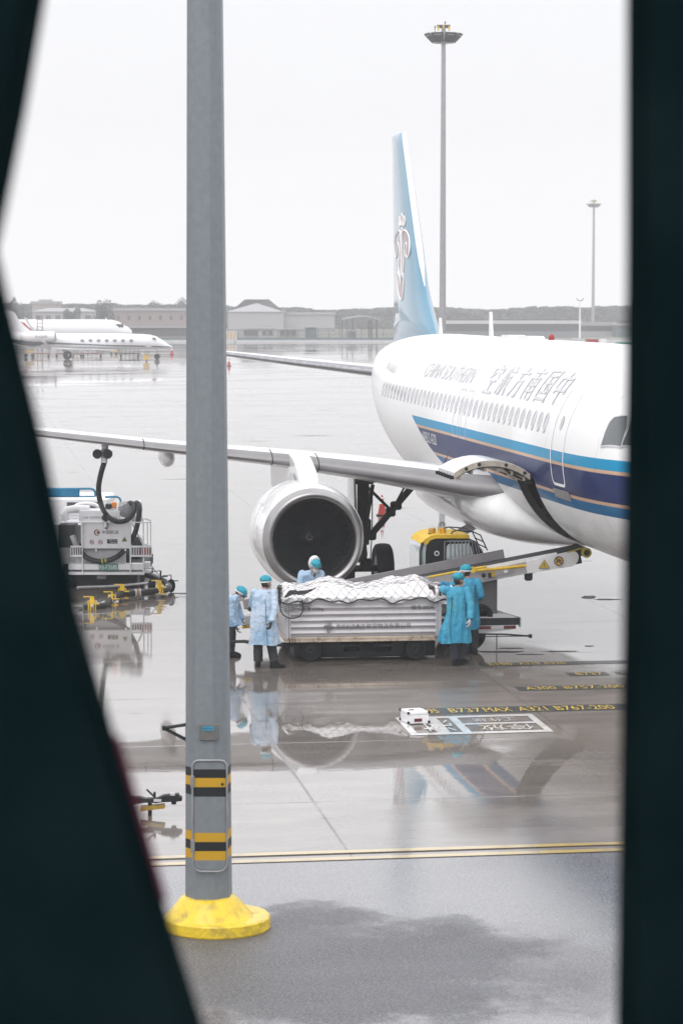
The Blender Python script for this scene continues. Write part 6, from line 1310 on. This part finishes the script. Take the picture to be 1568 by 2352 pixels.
# ------------------------------------------------------------------ far buildings, fence, canopy
def cR(cx, cy): return (1004+.2897*cx, 645.4+.2897*cy)
def cM(cx, cy): return (490+.2592*cx, 657.4+.2592*cy)
def cL(cx, cy): return (.2668*cx, 627.5+.2668*cy)
MBr = mat('far_brick', (.24, .19, .185), .8, var=.15); MCo = mat('far_concrete', (.33, .32, .34), .8, var=.1); MDk = mat('far_dark', (.05, .06, .065), .6); MRf = mat('far_roof', (.30, .30, .32), .7); MPk = mat('far_render', (.30, .25, .24), .8, var=.1)
MTeal = mat('far_teal', (.05, .11, .12), .6)
def block(name, label, c, x0, y0, x1, D, dep, m, roof=None, wins=None, rh=.5, ridge=0):
    p0, p1 = c(x0, y0), c(x1, y0); a = A(p0[0], p0[1], D); b = A(p1[0], p1[1], D); H = a.z; r_ = thing(name, label, 'building', ((a.x+b.x)/2, D, 0), group='far buildings beyond the apron')
    mb = MB(); mb.box(((a.x+b.x)/2, D+dep/2, H/2), (b.x-a.x, dep, H)); mb.build('wall', m, r_)
    mb = MB()
    if ridge: X0, X1 = a.x-.4, b.x+.4; mb.loft([[Vector((X0, D-.4, H)), Vector((X0+ridge, D+dep/2, H+rh)), Vector((X0, D+dep+.4, H))], [Vector((X1, D-.4, H)), Vector((X1-ridge, D+dep/2, H+rh)), Vector((X1, D+dep+.4, H))]])
    else: mb.box(((a.x+b.x)/2, D+dep/2, H+rh/2), (b.x-a.x+.8, dep+.8, rh))
    mb.build('roof', roof or MRf, r_)
    if wins:
        n_, wy, ww, wh = wins
        for k in range(n_):
            wx = a.x+(b.x-a.x)*(k+.5)/n_; mb = MB(); mb.box((wx, D-.03, wy), (ww, .1, wh)); mb.build('window', MDk, r_)
    return r_
block('brick_building', 'long faded brick building with small upper windows, left of the grey pole', cL, 975, 322, 1700, 560, 14, MBr, wins=(8, 3.9, .6, 1.0))
block('arcade_building', 'low arcade of reddish piers in front of the long brick building', cL, 1120, 470, 1700, 500, 6, MPk, wins=(14, 1.6, 1.6, 2.0), rh=.3)
block('low_building', 'pale low building with a slightly pitched roof behind the parked jets', cL, 290, 330, 800, 590, 10, MCo, wins=(6, 3.6, 1.2, 1.4), rh=.8, ridge=3)
block('stepped_building', 'pinkish stepped building rising above the parked jets at the far left', cL, 280, 262, 480, 640, 12, MPk, rh=.6)
block('stepped_building', 'small top storey block above the pinkish stepped building', cL, 350, 240, 410, 644, 8, MPk, rh=.4)
block('hall', 'large grey hall with a low hipped roof right of the pole', cM, 130, 226, 610, 620, 25, MCo, rh=3.0, ridge=10)
block('flat_hall', 'lower flat hall joined to the right of the large grey hall', cM, 612, 250, 1070, 640, 20, MCo, rh=.4)
block('long_shed', 'very long flat-roofed grey shed behind the airliner roof', cR, 60, 340, 1125, 520, 15, mat('far_shed', (.17, .18, .20), .7), wins=(12, 2.6, 2.4, 2.4), rh=.7, roof=M['lightgrey'])
block('right_shed', 'pale shed with dark openings between lamp post and right edge', cR, 1145, 355, 1420, 540, 12, MCo, wins=(5, 2.2, 2.2, 2.0), rh=.8)
block('dark_shed', 'dark green shed at the far right edge beyond the airliner', cR, 1425, 352, 1640, 530, 10, MTeal, wins=(4, 2.6, 1.8, 2.0), rh=.4)
block('container', 'dark teal container standing by the fence in the middle distance', cM, 812, 366, 915, 480, 3, MTeal, rh=.2)
block('hut', 'small teal hut under the curved canopy roof', cM, 1195, 400, 1262, 482, 3, MTeal, rh=.2, wins=(2, 1.3, .6, .8))
block('hut', 'wide cream hut with flat roof beside the dark container', cM, 585, 388, 735, 484, 3, MPk, rh=.25, wins=(3, 1.4, .8, 1.0))
block('hut', 'small white hut left of the wide cream hut', cM, 425, 382, 535, 484, 3, M['lightgrey'], rh=.3, wins=(2, 1.4, .8, 1.0))
block('hut', 'green and white hut just right of the grey pole', cM, 270, 382, 395, 484, 3, MCo, rh=.3, wins=(3, 1.4, .9, 1.0))
# curved canopy
p = A(*cM(1300, 465), 500); cn = thing('canopy', 'open canopy on thin posts with a curved white roof in the distance', 'canopy', (p.x, 500, 0))
pts = [A(*cM(*q), 500) for q in ((1140, 300), (1200, 288), (1280, 275), (1340, 273), (1400, 282), (1470, 300))]
mb = MB(); mb.loft([[v+Vector((0, d, h)) for d, h in ((0, 0), (14, 0), (14, .25), (0, .25))] for v in pts]); mb.build('roof', MRf, cn, smooth=30)
for k, cx in enumerate((1140, 1185, 1235, 1380, 1400, 1450)):
    for dy in (.5, 13): v = A(*cM(cx, 298), 500); mb = MB(); mb.cyl((v.x, 500+dy, 0), (v.x, 500+dy, v.z), .12, n=6); mb.build('post', MDk, cn)
# perimeter fence
def fence(label, x0, x1, D, h, n_):
    a, b = A(x0, 700, D).x, A(x1, 700, D).x; f = thing('perimeter_fence', label, 'fence', ((a+b)/2, D, 0), group='perimeter fence runs')
    for k in range(n_+1): x = a+(b-a)*k/n_; mb = MB(); mb.box((x, D, h/2), (.10, .1, h)); mb.build('post', MDk, f)
    mb = MB(); mb.box(((a+b)/2, D, h), (b-a, .06, .07)); mb.box(((a+b)/2, D, h*.55), (b-a, .04, .05)); mb.build('rail', MDk, f, smooth=0)
    mm = mat('fence_mesh', (.08, .09, .1), .7, alpha=.22); mb = MB(); mb.box(((a+b)/2, D+.03, h/2), (b-a, .02, h)); mb.build('mesh_panel', mm, f, smooth=0)
    mb = MB(); mb.box(((a+b)/2, D-.3, .35), (b-a, .3, .7)); mb.build('low_wall', MTeal, f, smooth=0)
fence('long dark mesh fence on a low teal wall between pole and airliner tail', 500, 730, 470, 2.2, 10)
fence('plain run of mesh fence under the curved canopy, left of the tail', 730, 905, 471, 2.4, 7); fence('run of fence between the business jet nose and the grey pole', 300, 500, 469, 2.0, 9)
def slab(name, x0, x1, D, h, dep, m):
    a, b = A(x0, 700, D).x, A(x1, 700, D).x; mb = MB(); mb.box(((a+b)/2, D+dep/2, h/2), (b-a, dep, h)); o = mb.build(name, m, smooth=0); o['kind'] = 'structure'; return o
slab('kerb', -400, 2200, 463, .35, 1.2, M['lightgrey'])
bb = A(514, 700, 455); o = thing('striped_barrier', 'small striped orange and white barrier board beside the grey pole', 'barrier', (bb.x+1, 455, 0)); mb = MB(); mb.box((bb.x+1, 455, 1.3), (2.6, .2, 1.6)); mb.build('board', M['lightgrey'], o)
for k in range(4): mb = MB(); mb.prism([(bb.x-.2+.6*k, .6), (bb.x+.1+.6*k, .6), (bb.x+.4+.6*k, 2.0), (bb.x+.1+.6*k, 2.0)], (0, 454.88, 0), (1, 0, 0), (0, 0, 1), .03); mb.build('stripe', mat('stripe_orange', (.5, .3, .08), .5), o)
mb = MB(); mb.cyl((bb.x, 455, 0), (bb.x, 455, .6), .08); mb.build('leg', MDk, o); mb = MB(); mb.cyl((bb.x+2, 455, 0), (bb.x+2, 455, .6), .08); mb.build('leg', MDk, o)
# ------------------------------------------------------------------ trees and the far wood
MLf = [mat('leaf_'+n_, c_, .8, var=.3, vscale=.6) for n_, c_ in (('dark', (.035, .062, .058)), ('mid', (.055, .075, .068)))]
MBk_ = mat('bark', (.06, .05, .045), .9)
def leaves(mb, c, r, n_, s, seed):
    rnd = random.Random(seed); lob = [(Vector((rnd.uniform(-.6, .6)*r[0], rnd.uniform(-.6, .6)*r[1], rnd.uniform(-.55, .7)*r[2])), rnd.uniform(.3, .55)) for _ in range(9)]
    for _ in range(n_):
        l, k = rnd.choice(lob); q = Vector((rnd.gauss(0, 1), rnd.gauss(0, 1), rnd.gauss(0, 1))).normalized()*rnd.uniform(.5, 1.0); p = c+l+Vector((q.x*r[0], q.y*r[1], q.z*r[2]))*k
        a = Vector((rnd.gauss(0, 1), rnd.gauss(0, 1), rnd.gauss(0, 1))).normalized(); b = a.orthogonal().normalized(); e = a.cross(b); w = s*rnd.uniform(.6, 1.4); mb.add([p+b*w, p+e*w*.7, p-b*w, p-e*w*.7], [(0, 1, 2, 3)])
def tree(label, px, top, wpx, D, seed, grp='trees beyond the apron', base_z=0):
    z1 = A(0, top, D).z; w = wpx*D/FPX; x = A(px, 700, D).x; t_ = thing('tree', label, 'tree', (x, D, base_z), group=grp)
    mb = MB(); rnd = random.Random(seed); mb.tube([(x, D, base_z), (x+.1, D, z1*.35), (x-.1, D, z1*.7)], [.35, .28, .12], 7)
    for k in range(5): a = rnd.uniform(0, 6.28); mb.tube([(x, D, z1*(.25+.08*k)), (x+w*.3*cos(a), D+w*.3*sin(a), z1*(.5+.09*k))], [.14, .05], 5)
    mb.build('trunk', MBk_, t_); mb = MB(); zc = z1*.56; leaves(mb, Vector((x, D, zc)), Vector((w*.5, w*.45, (z1-zc)*.95)), 2200, max(.16, w*.03), seed); mb.build('crown', MLf[seed % 2], t_, smooth=0)
tree('big round dark tree at the far left above the jet tail', 33, 680, 44, 520, 11); tree('bushy low tree below the big round tree at the far left', 55, 712, 48, 510, 12); tree('tall round tree between the low building and the brick building', 237, 683, 54, 530, 13)
tree('wide bushy tree in front of the pale low building', 165, 707, 46, 550, 14); tree('tree crown just left of the grey pole above the brick building', 405, 680, 50, 640, 15); tree('smaller tree crown left of the pole-side tree', 360, 692, 50, 645, 16)
tree('pair-like bushy tree above the curved canopy, left crown', 812, 708, 34, 700, 17); tree('lower bushy tree right of the canopy tree', 838, 713, 34, 705, 18); tree('round tree crown over the low roofs left of the pole', 298, 700, 48, 660, 19)
def wood(name, pts, D, dep, seed, n_, s, m):
    mb = MB(); rnd = random.Random(seed); P = [A(x, y, D) for x, y in pts]
    for _ in range(n_):
        i = rnd.randrange(len(P)-1); t = rnd.random(); p = P[i].lerp(P[i+1], t); h = p.z*(1+.10*noise.noise(Vector((p.x*.12, seed, 0)))+.05*noise.noise(Vector((p.x*.5, seed, 0)))); z = h*(1-rnd.random()**1.6); q = Vector((p.x+rnd.uniform(-1, 1), D+rnd.uniform(0, dep), z))
        a = Vector((rnd.gauss(0, 1), rnd.gauss(0, 1), rnd.gauss(0, 1))).normalized(); b = a.orthogonal().normalized(); e = a.cross(b); w = s*rnd.uniform(.6, 1.5); mb.add([q+b*w, q+e*w*.8, q-b*w, q-e*w*.8], [(0, 1, 2, 3)])
    o = mb.build(name, m, smooth=0); o['kind'] = 'stuff'; tag(o, None, None); return o
wood('far_wood', [(-60, 700), (150, 704), (300, 706), (420, 704)], 690, 12, 21, 7000, .9, MLf[0]); wood('far_wood', [(420, 706), (560, 708), (640, 712), (760, 717), (900, 712)], 720, 12, 22, 9000, .9, MLf[1])
wood('far_wood', [(900, 713), (1020, 712), (1120, 717), (1200, 713), (1290, 709), (1350, 712), (1440, 707), (1700, 705)], 740, 14, 23, 14000, .95, MLf[1])
hm = mat('far_hill', (.09, .10, .10), .9, var=.2, vscale=.02)
mb = MB(); rows = []
for d, k in ((755, 0), (775, .8), (800, 1), (860, .9), (930, .1)):
    rows.append([Vector((-260+26*i, d, k*(4.6+1.3*noise.noise(Vector((i*.35, 2, 0)))))) for i in range(24)])
mb.loft(rows, closed=False); o = mb.build('hills', hm); o['kind'] = 'structure'
# small vehicles far right
def far_van(name, label, cat, cx0, cy0, cx1, cy1, D, mb_, grp='distant service vehicles'):
    a, b = A(*cR(cx0, cy0), D), A(*cR(cx1, cy1), D); L_ = b.x-a.x; H = a.z; v = thing(name, label, cat, ((a.x+b.x)/2, D, 0), group=grp)
    mb = MB(); mb.prism([(a.x, .5), (b.x, .5), (b.x, H*.62), (b.x-L_*.12, H), (a.x, H)], (0, D, 0), (1, 0, 0), (0, 0, 1), -2.0); mb.build('body', mb_, v)
    mb = MB(); mb.box((b.x-L_*.18, D-.02, H*.78), (L_*.16, .1, H*.22)); mb.build('window', M['glass'], v)
    for f in (.2, .8): mb = MB(); mb.cyl((a.x+L_*f, D-.05, .4), (a.x+L_*f, D+.2, .4), .4, n=14); mb.build('wheel', M['rubber'], v)
far_van('fire_truck', 'small dark red truck beyond the airliner roof, left of the distant mast', 'truck', 1185, 462, 1285, 500, 255, M['red'])
far_van('service_van', 'small white van just right of the dark red truck', 'van', 1292, 462, 1345, 498, 262, M['white']); far_van('service_van', 'pale van partly hidden behind the airliner roof near the lamp post', 'van', 1080, 455, 1150, 490, 290, M['lightgrey'])
far_van('box_truck', 'green low box truck at the far right edge beyond the airliner', 'truck', 1425, 486, 1580, 525, 235, M['green'])
# ------------------------------------------------------------------ parked jets at the left
def body_side(c, S, D, m, name, par, n=24):
    mb = MB(); rings = []
    for cx, t0, b0 in S:
        p, q = A(*c(cx, t0), D), A(*c(cx, b0), D); r = (p.z-q.z)/2; rings.append([Vector((p.x, D+1.3+r*sin(a), (p.z+q.z)/2+r*cos(a))) for a in [2*pi*k/n for k in range(n)]])
    mb.loft(rings); return mb.build(name, m, par, smooth=50)
DJ = 315; MJ = mat('jet_white', (.76, .76, .78), .3, coat=.8, var=.02)
jp = lambda cx, cy, d=0: A(*cL(cx, cy), DJ+d)
jt = thing('business_jet', 'white business jet with navy stripe and oval windows parked far away on the left', 'aircraft', (jp(850, 0).x, DJ+1.3, 0))
body_side(cL, [(-300, 520, 530), (-150, 500, 560), (0, 500, 600), (150, 505, 625), (300, 512, 645), (480, 517, 655), (700, 518, 662), (1000, 520, 662), (1200, 524, 660), (1280, 530, 658), (1340, 545, 655), (1400, 582, 652), (1450, 618, 646), (1478, 631, 640)], DJ, MJ, 'fuselage', jt)
mb = MB(); rings = []
for cx, r in ((180, .35), (210, .55), (300, .66), (430, .66), (470, .60), (478, .55)):
    p = jp(cx, 545); rings.append([Vector((p.x, DJ-.2+r*sin(a), p.z+r*cos(a))) for a in [2*pi*k/20 for k in range(20)]])
mb.loft(rings); e_ = mb.build('engine', MJ, jt, smooth=50); mb = MB(); p = jp(479, 545); mb.cyl(p+Vector((0, -.2, 0)), p+Vector((.06, -.2, 0)), .56); mb.build('intake', M['midgrey'], e_)
mb = MB(); P = [jp(*q) for q in ((-40, 300), (95, 328), (118, 345), (150, 400), (200, 455), (260, 500), (-60, 520))]; mb.prism([(p.x, p.z) for p in P], (0, DJ+1.2, 0), (1, 0, 0), (0, 0, 1), -.3); mb.build('tail_fin', MJ, jt, smooth=0)
mb = MB(); mb.loft([[jp(cx, cy0, .02 if cx < 1200 else .4), jp(cx, cy1, .02 if cx < 1200 else .4)] for cx, cy0, cy1 in ((0, 560, 585), (150, 588, 612), (480, 598, 604), (1000, 622, 630), (1300, 629, 637), (1470, 633, 637))], closed=False)
mnv = mat('navy_stripe', (.012, .03, .06), .4)
mb = MB(); rr_ = []
for cx, t0, b0, cy0, cy1 in ((0, 500, 600, 555, 590), (150, 505, 625, 575, 625), (300, 512, 645, 585, 640), (480, 517, 655, 598, 612), (700, 518, 662, 608, 618), (1000, 520, 662, 620, 630), (1200, 524, 660, 624, 634), (1340, 545, 655, 628, 638), (1400, 582, 652, 630, 640), (1465, 627, 642, 632, 637)):
    p, q = A(*cL(cx, t0), DJ), A(*cL(cx, b0), DJ); r = (p.z-q.z)/2; zc = (p.z+q.z)/2; row = []
    for k in range(5): z = A(0, cL(cx, cy0+(cy1-cy0)*k/4)[1], DJ).z; u = max(-.99, min(.99, (z-zc)/r)); row.append(Vector((p.x, DJ+1.3-(r+.02)*sqrt(1-u*u), z)))
    rr_.append(row)
mb.loft(rr_, closed=False); mb.build('stripe', mnv, jt)
for cx in (710, 780, 850, 920, 989, 1060, 1130): p = jp(cx, 580, .02); mb = MB(); mb.ell((p.x, DJ+.08, p.z), (.24, .06, .19), None, 14, 8); mb.build('window', M['midgrey'], jt)
mb = MB(); P = [jp(*q) for q in ((1308, 553), (1330, 556), (1345, 570), (1325, 566))]; mb.prism([(p.x, p.z) for p in P], (0, DJ+.35, 0), (1, 0, 0), (0, 0, 1), -.3); mb.build('windscreen', M['darkgrey'], jt)
mb = MB(); put_text(mb, 'B-606R', Vector((jp(310, 0).x, DJ-.89, jp(0, 555).z)), (1, 0, 0), (0, 0, 1), jp(412, 0).x-jp(310, 0).x, jp(0, 535).z-jp(0, 555).z); mb.build('registration', M['greyink'], jt)
mb = MB(); mb.loft([[jp(440, 640, -9), jp(600, 652, -9), jp(600, 656, -9), jp(440, 645, -9)], [jp(620, 650, .2), jp(1000, 655, .2), jp(1000, 665, .2), jp(620, 662, .2)]]); mb.build('wing', MJ, jt, smooth=0)
mb = MB(); mb.loft([[jp(440, 640, -9), jp(455, 645, -9), jp(455, 648, -8.8), jp(440, 646, -8.8)], [jp(358, 588, -9.5), jp(405, 600, -9.5), jp(405, 603, -9.3), jp(358, 592, -9.3)], [jp(350, 550, -9.6), jp(368, 556, -9.6), jp(368, 558, -9.5), jp(350, 552, -9.5)]]); mb.build('winglet', M['lightgrey'], jt, smooth=0)
for cx, cyt, r, dy in ((580, 655, .55, 1.0), (1348, 655, .36, 1.4)):
    p = jp(cx, cyt); g_ = MB(); g_.tube([(p.x, DJ+dy, p.z), (p.x, DJ+dy, r)], .14 if r > .5 else .08, 8); g_.build('gear_leg', M['dullsteel'], jt)
    mb = MB(); mb.lathe([(-.25, r*.4), (-.28, r*.85), (-.18, r), (.18, r), (.28, r*.85), (.25, r*.4), (.25, 0)], (p.x, DJ+dy-.4, r), (0, 1, 0), 24); mb.build('wheel', M['rubber'], jt)
a, b = jp(583, 660), jp(628, 720); mb = MB(); mb.box(((a.x+b.x)/2, DJ+.5, (a.z+b.z)/2), (b.x-a.x, .1, a.z-b.z)); mb.build('gear_door', M['lightgrey'], jt)
DA = 405; al = thing('distant_airliner', 'white airliner parked behind the business jet with faint lettering and a red winglet', 'aircraft', (A(*cL(600, 500), DA).x, DA+1.3, 0)); ap = lambda cx, cy, d=0: A(*cL(cx, cy), DA+d)
body_side(cL, [(-400, 450, 470), (-200, 425, 520), (0, 400, 560), (180, 398, 572), (500, 398, 574), (880, 398, 574), (960, 402, 574), (1020, 418, 572), (1050, 440, 568), (1100, 465, 556), (1125, 490, 538), (1133, 505, 520)], DA, MJ, 'fuselage', al)
for k in range(26): p = ap(385+20*k, 458); mb = MB(); mb.ell((p.x, DA+.02-1.3+1.35-.1, p.z), (.13, .05, .2), None, 8, 6); mb.build('window', M['midgrey'], al)
for k in range(2): p = ap(1018+22*k, 454); mb = MB(); mb.box((p.x, DA+.3+.25*k, p.z), (.8, .5, .6), ch=.1); mb.build('cockpit_window', M['darkgrey'], al)
for s_, a0, a1 in (('SICHUAN', 380, 500), ('AIRLINES', 600, 735)):
    mb = MB(); put_text(mb, s_, Vector((ap(a0, 0).x, DA+.12, ap(0, 441).z)), (1, 0, 0), (0, 0, 1), ap(a1, 0).x-ap(a0, 0).x, ap(0, 428).z-ap(0, 441).z); mb.build('lettering', M['paleink'], al)
mb = MB(); P = [ap(*q, -7) for q in ((170, 412), (215, 425), (250, 465), (300, 495), (240, 490), (195, 455))]; mb.prism([(p.x, p.z) for p in P], (0, DA-7, 0), (1, 0, 0), (0, 0, 1), -.15); mb.build('winglet', mat('winglet_red', (.38, .05, .05), .4), al, smooth=0)
mb = MB(); P = [ap(*q, -7.4) for q in ((205, 378), (232, 382), (262, 440), (300, 485), (400, 492), (530, 512), (400, 505), (280, 492), (235, 430))]; mb.prism([(p.x, p.z) for p in P], (0, DA-7.4, 0), (1, 0, 0), (0, 0, 1), -.15); mb.build('wing', M['lightgrey'], al, smooth=0)
for cx, r in ((560, .55), (1010, .4)): p = ap(cx, 570); mb = MB(); mb.tube([(p.x, DA+1.3, p.z), (p.x, DA+1.3, r)], .15, 8); mb.cyl((p.x, DA+1, r), (p.x, DA+1.6, r), r, n=20); mb.build('landing_gear', M['darkgrey'], al)
p = ap(905, 390); mb = MB(); mb.prism([(p.x-.1, p.z-.5), (p.x+.5, p.z-.6), (p.x, p.z+.2)], (0, DA+1.3, 0), (1, 0, 0), (0, 0, 1), -.1); mb.build('aerial', MJ, al)
# boards, stands, steps under and behind the jets
DS = 303; sp = lambda cx, cy: A(*cL(cx, cy), DS); a, b = sp(1235, 695), sp(1290, 748); sb = thing('stand_sign', 'yellow stand board reading 418 near the business jet nose wheel', 'sign', ((a.x+b.x)/2, DS, 0))
mb = MB(); mb.box(((a.x+b.x)/2, DS, (a.z+b.z)/2), (b.x-a.x, .12, a.z-b.z), ch=.02); mb.build('board', mat('board_yellow', (.55, .38, .10), .5), sb)
mb = MB(); put_text(mb, '418', (a.x+.12, DS-.065, b.z+.45), (1, 0, 0), (0, 0, 1), (b.x-a.x)*.72, .62); mb.build('lettering', M['ink'], sb)
for x in (a.x+.35, b.x-.35): mb = MB(); mb.cyl((x, DS, 0), (x, DS, b.z), .06, n=8); mb.build('leg', M['darkgrey'], sb)
MSt = mat('stand_red', (.16, .07, .065), .6); MSy = mat('stand_yellow', (.45, .30, .06), .5)
def rack(name, label, cx0, cy0, cx1, cy1, m, D=330, bars=3):
    a, b = A(*cL(cx0, cy0), D), A(*cL(cx1, cy1), D); a2 = Vector((a.x, D, 0)); r_ = thing(name, label, 'stand', ((a.x+b.x)/2, D, 0), group='maintenance stands by the parked jets')
    for k in range(bars+1):
        x = a.x+(b.x-a.x)*k/bars; mb = MB(); mb.tube([(x, D, .1), (x+.05, D+.6, a.z)], .05, 5); mb.build('upright', m, r_)
    mb = MB(); mb.tube([(a.x-.2, D, .45), (b.x+.2, D, .45)], .08, 6); mb.tube([(a.x-.2, D+1.2, .45), (b.x+.2, D+1.2, .45)], .07, 6); mb.tube([(a.x, D, .45), (a.x, D+1.2, .45)], .05, 5); mb.tube([(b.x, D, .45), (b.x, D+1.2, .45)], .05, 5); mb.build('frame', m, r_)
    for x in (a.x, b.x): mb = MB(); mb.cyl((x, D-.05, .16), (x, D+.1, .16), .16, n=12); mb.build('wheel', M['rubber'], r_)
rack('maintenance_stand', 'tall thin ladder-like stand on yellow base left of the jet main wheel', 290, 640, 420, 720, MSt, bars=2); rack('maintenance_stand', 'low reddish stand just left of the jet main wheel', 490, 660, 560, 718, MSt, bars=1); rack('maintenance_stand', 'low yellow-based stand right of the jet main wheel', 630, 670, 700, 716, MSt, bars=2)
rack('maintenance_stand', 'wide red stand under the middle of the business jet', 718, 655, 868, 712, MSt, bars=4); rack('maintenance_stand', 'thin pale stand right of the wide red stand', 960, 655, 1000, 700, MSy, D=345, bars=1); rack('maintenance_stand', 'dark stand with four uprights behind the business jet nose gear', 1042, 655, 1190, 712, M['darkgrey'], bars=4)
a, b = A(*cL(322, 365), 350), A(*cL(368, 495), 350); r_ = thing('access_ladder', 'dark red ladder tower rising above the business jet engine', 'ladder', ((a.x+b.x)/2, 350, 0))
for x in (a.x, b.x): mb = MB(); mb.tube([(x, 350, 0), (x, 350, a.z)], .06, 5); mb.build('rail', MSt, r_)
for k in range(7): mb = MB(); z = a.z*(.35+.09*k); mb.tube([(a.x, 350, z), (b.x, 350, z)], .04, 5); mb.build('rung', MSt, r_)
a, b = A(*cL(225, 663), 328), A(*cL(285, 722), 328); r_ = thing('equipment_trolley', 'green box on a yellow trolley at the far left behind the brace edge', 'trolley', ((a.x+b.x)/2, 328, 0)); mb = MB(); mb.box(((a.x+b.x)/2, 328.5, 1.0+(a.z-1)/2), (b.x-a.x, 1.2, a.z-1.0), ch=.05); mb.build('box', MTeal, r_); mb = MB(); mb.box(((a.x+b.x)/2, 328.5, .75), ((b.x-a.x)*1.1, 1.3, .35), ch=.03); mb.build('base', MSy, r_)
for x in (a.x, b.x): mb = MB(); mb.cyl((x, 327.8, .25), (x, 328, .25), .25, n=12); mb.build('wheel', M['rubber'], r_)
# ------------------------------------------------------------------ haze
mb = MB(); mb.box((0, 440, 18.5), (1900, 1080, 39)); hz = mb.build('haze', [], smooth=0) if False else None
me = bpy.data.meshes.new('haze'); 
V = [(x, y, z) for x in (-950, 950) for y in (-80, 1000) for z in (-1, 40)]
me.from_pydata(V, [], [(0, 1, 3, 2), (4, 6, 7, 5), (0, 4, 5, 1), (2, 3, 7, 6), (0, 2, 6, 4), (1, 5, 7, 3)]); hz = bpy.data.objects.new('haze', me); link(hz); hz['kind'] = 'stuff'
m = bpy.data.materials.new('rain_haze'); m.use_nodes = True; t = m.node_tree; t.nodes.clear(); o = t.nodes.new('ShaderNodeOutputMaterial'); v = t.nodes.new('ShaderNodeVolumePrincipled')
v.inputs['Color'].default_value = (.97, .97, .99, 1); v.inputs['Density'].default_value = .00072; v.inputs['Anisotropy'].default_value = .2
t.links.new(v.outputs[0], o.inputs['Volume']); me.materials.append(m)
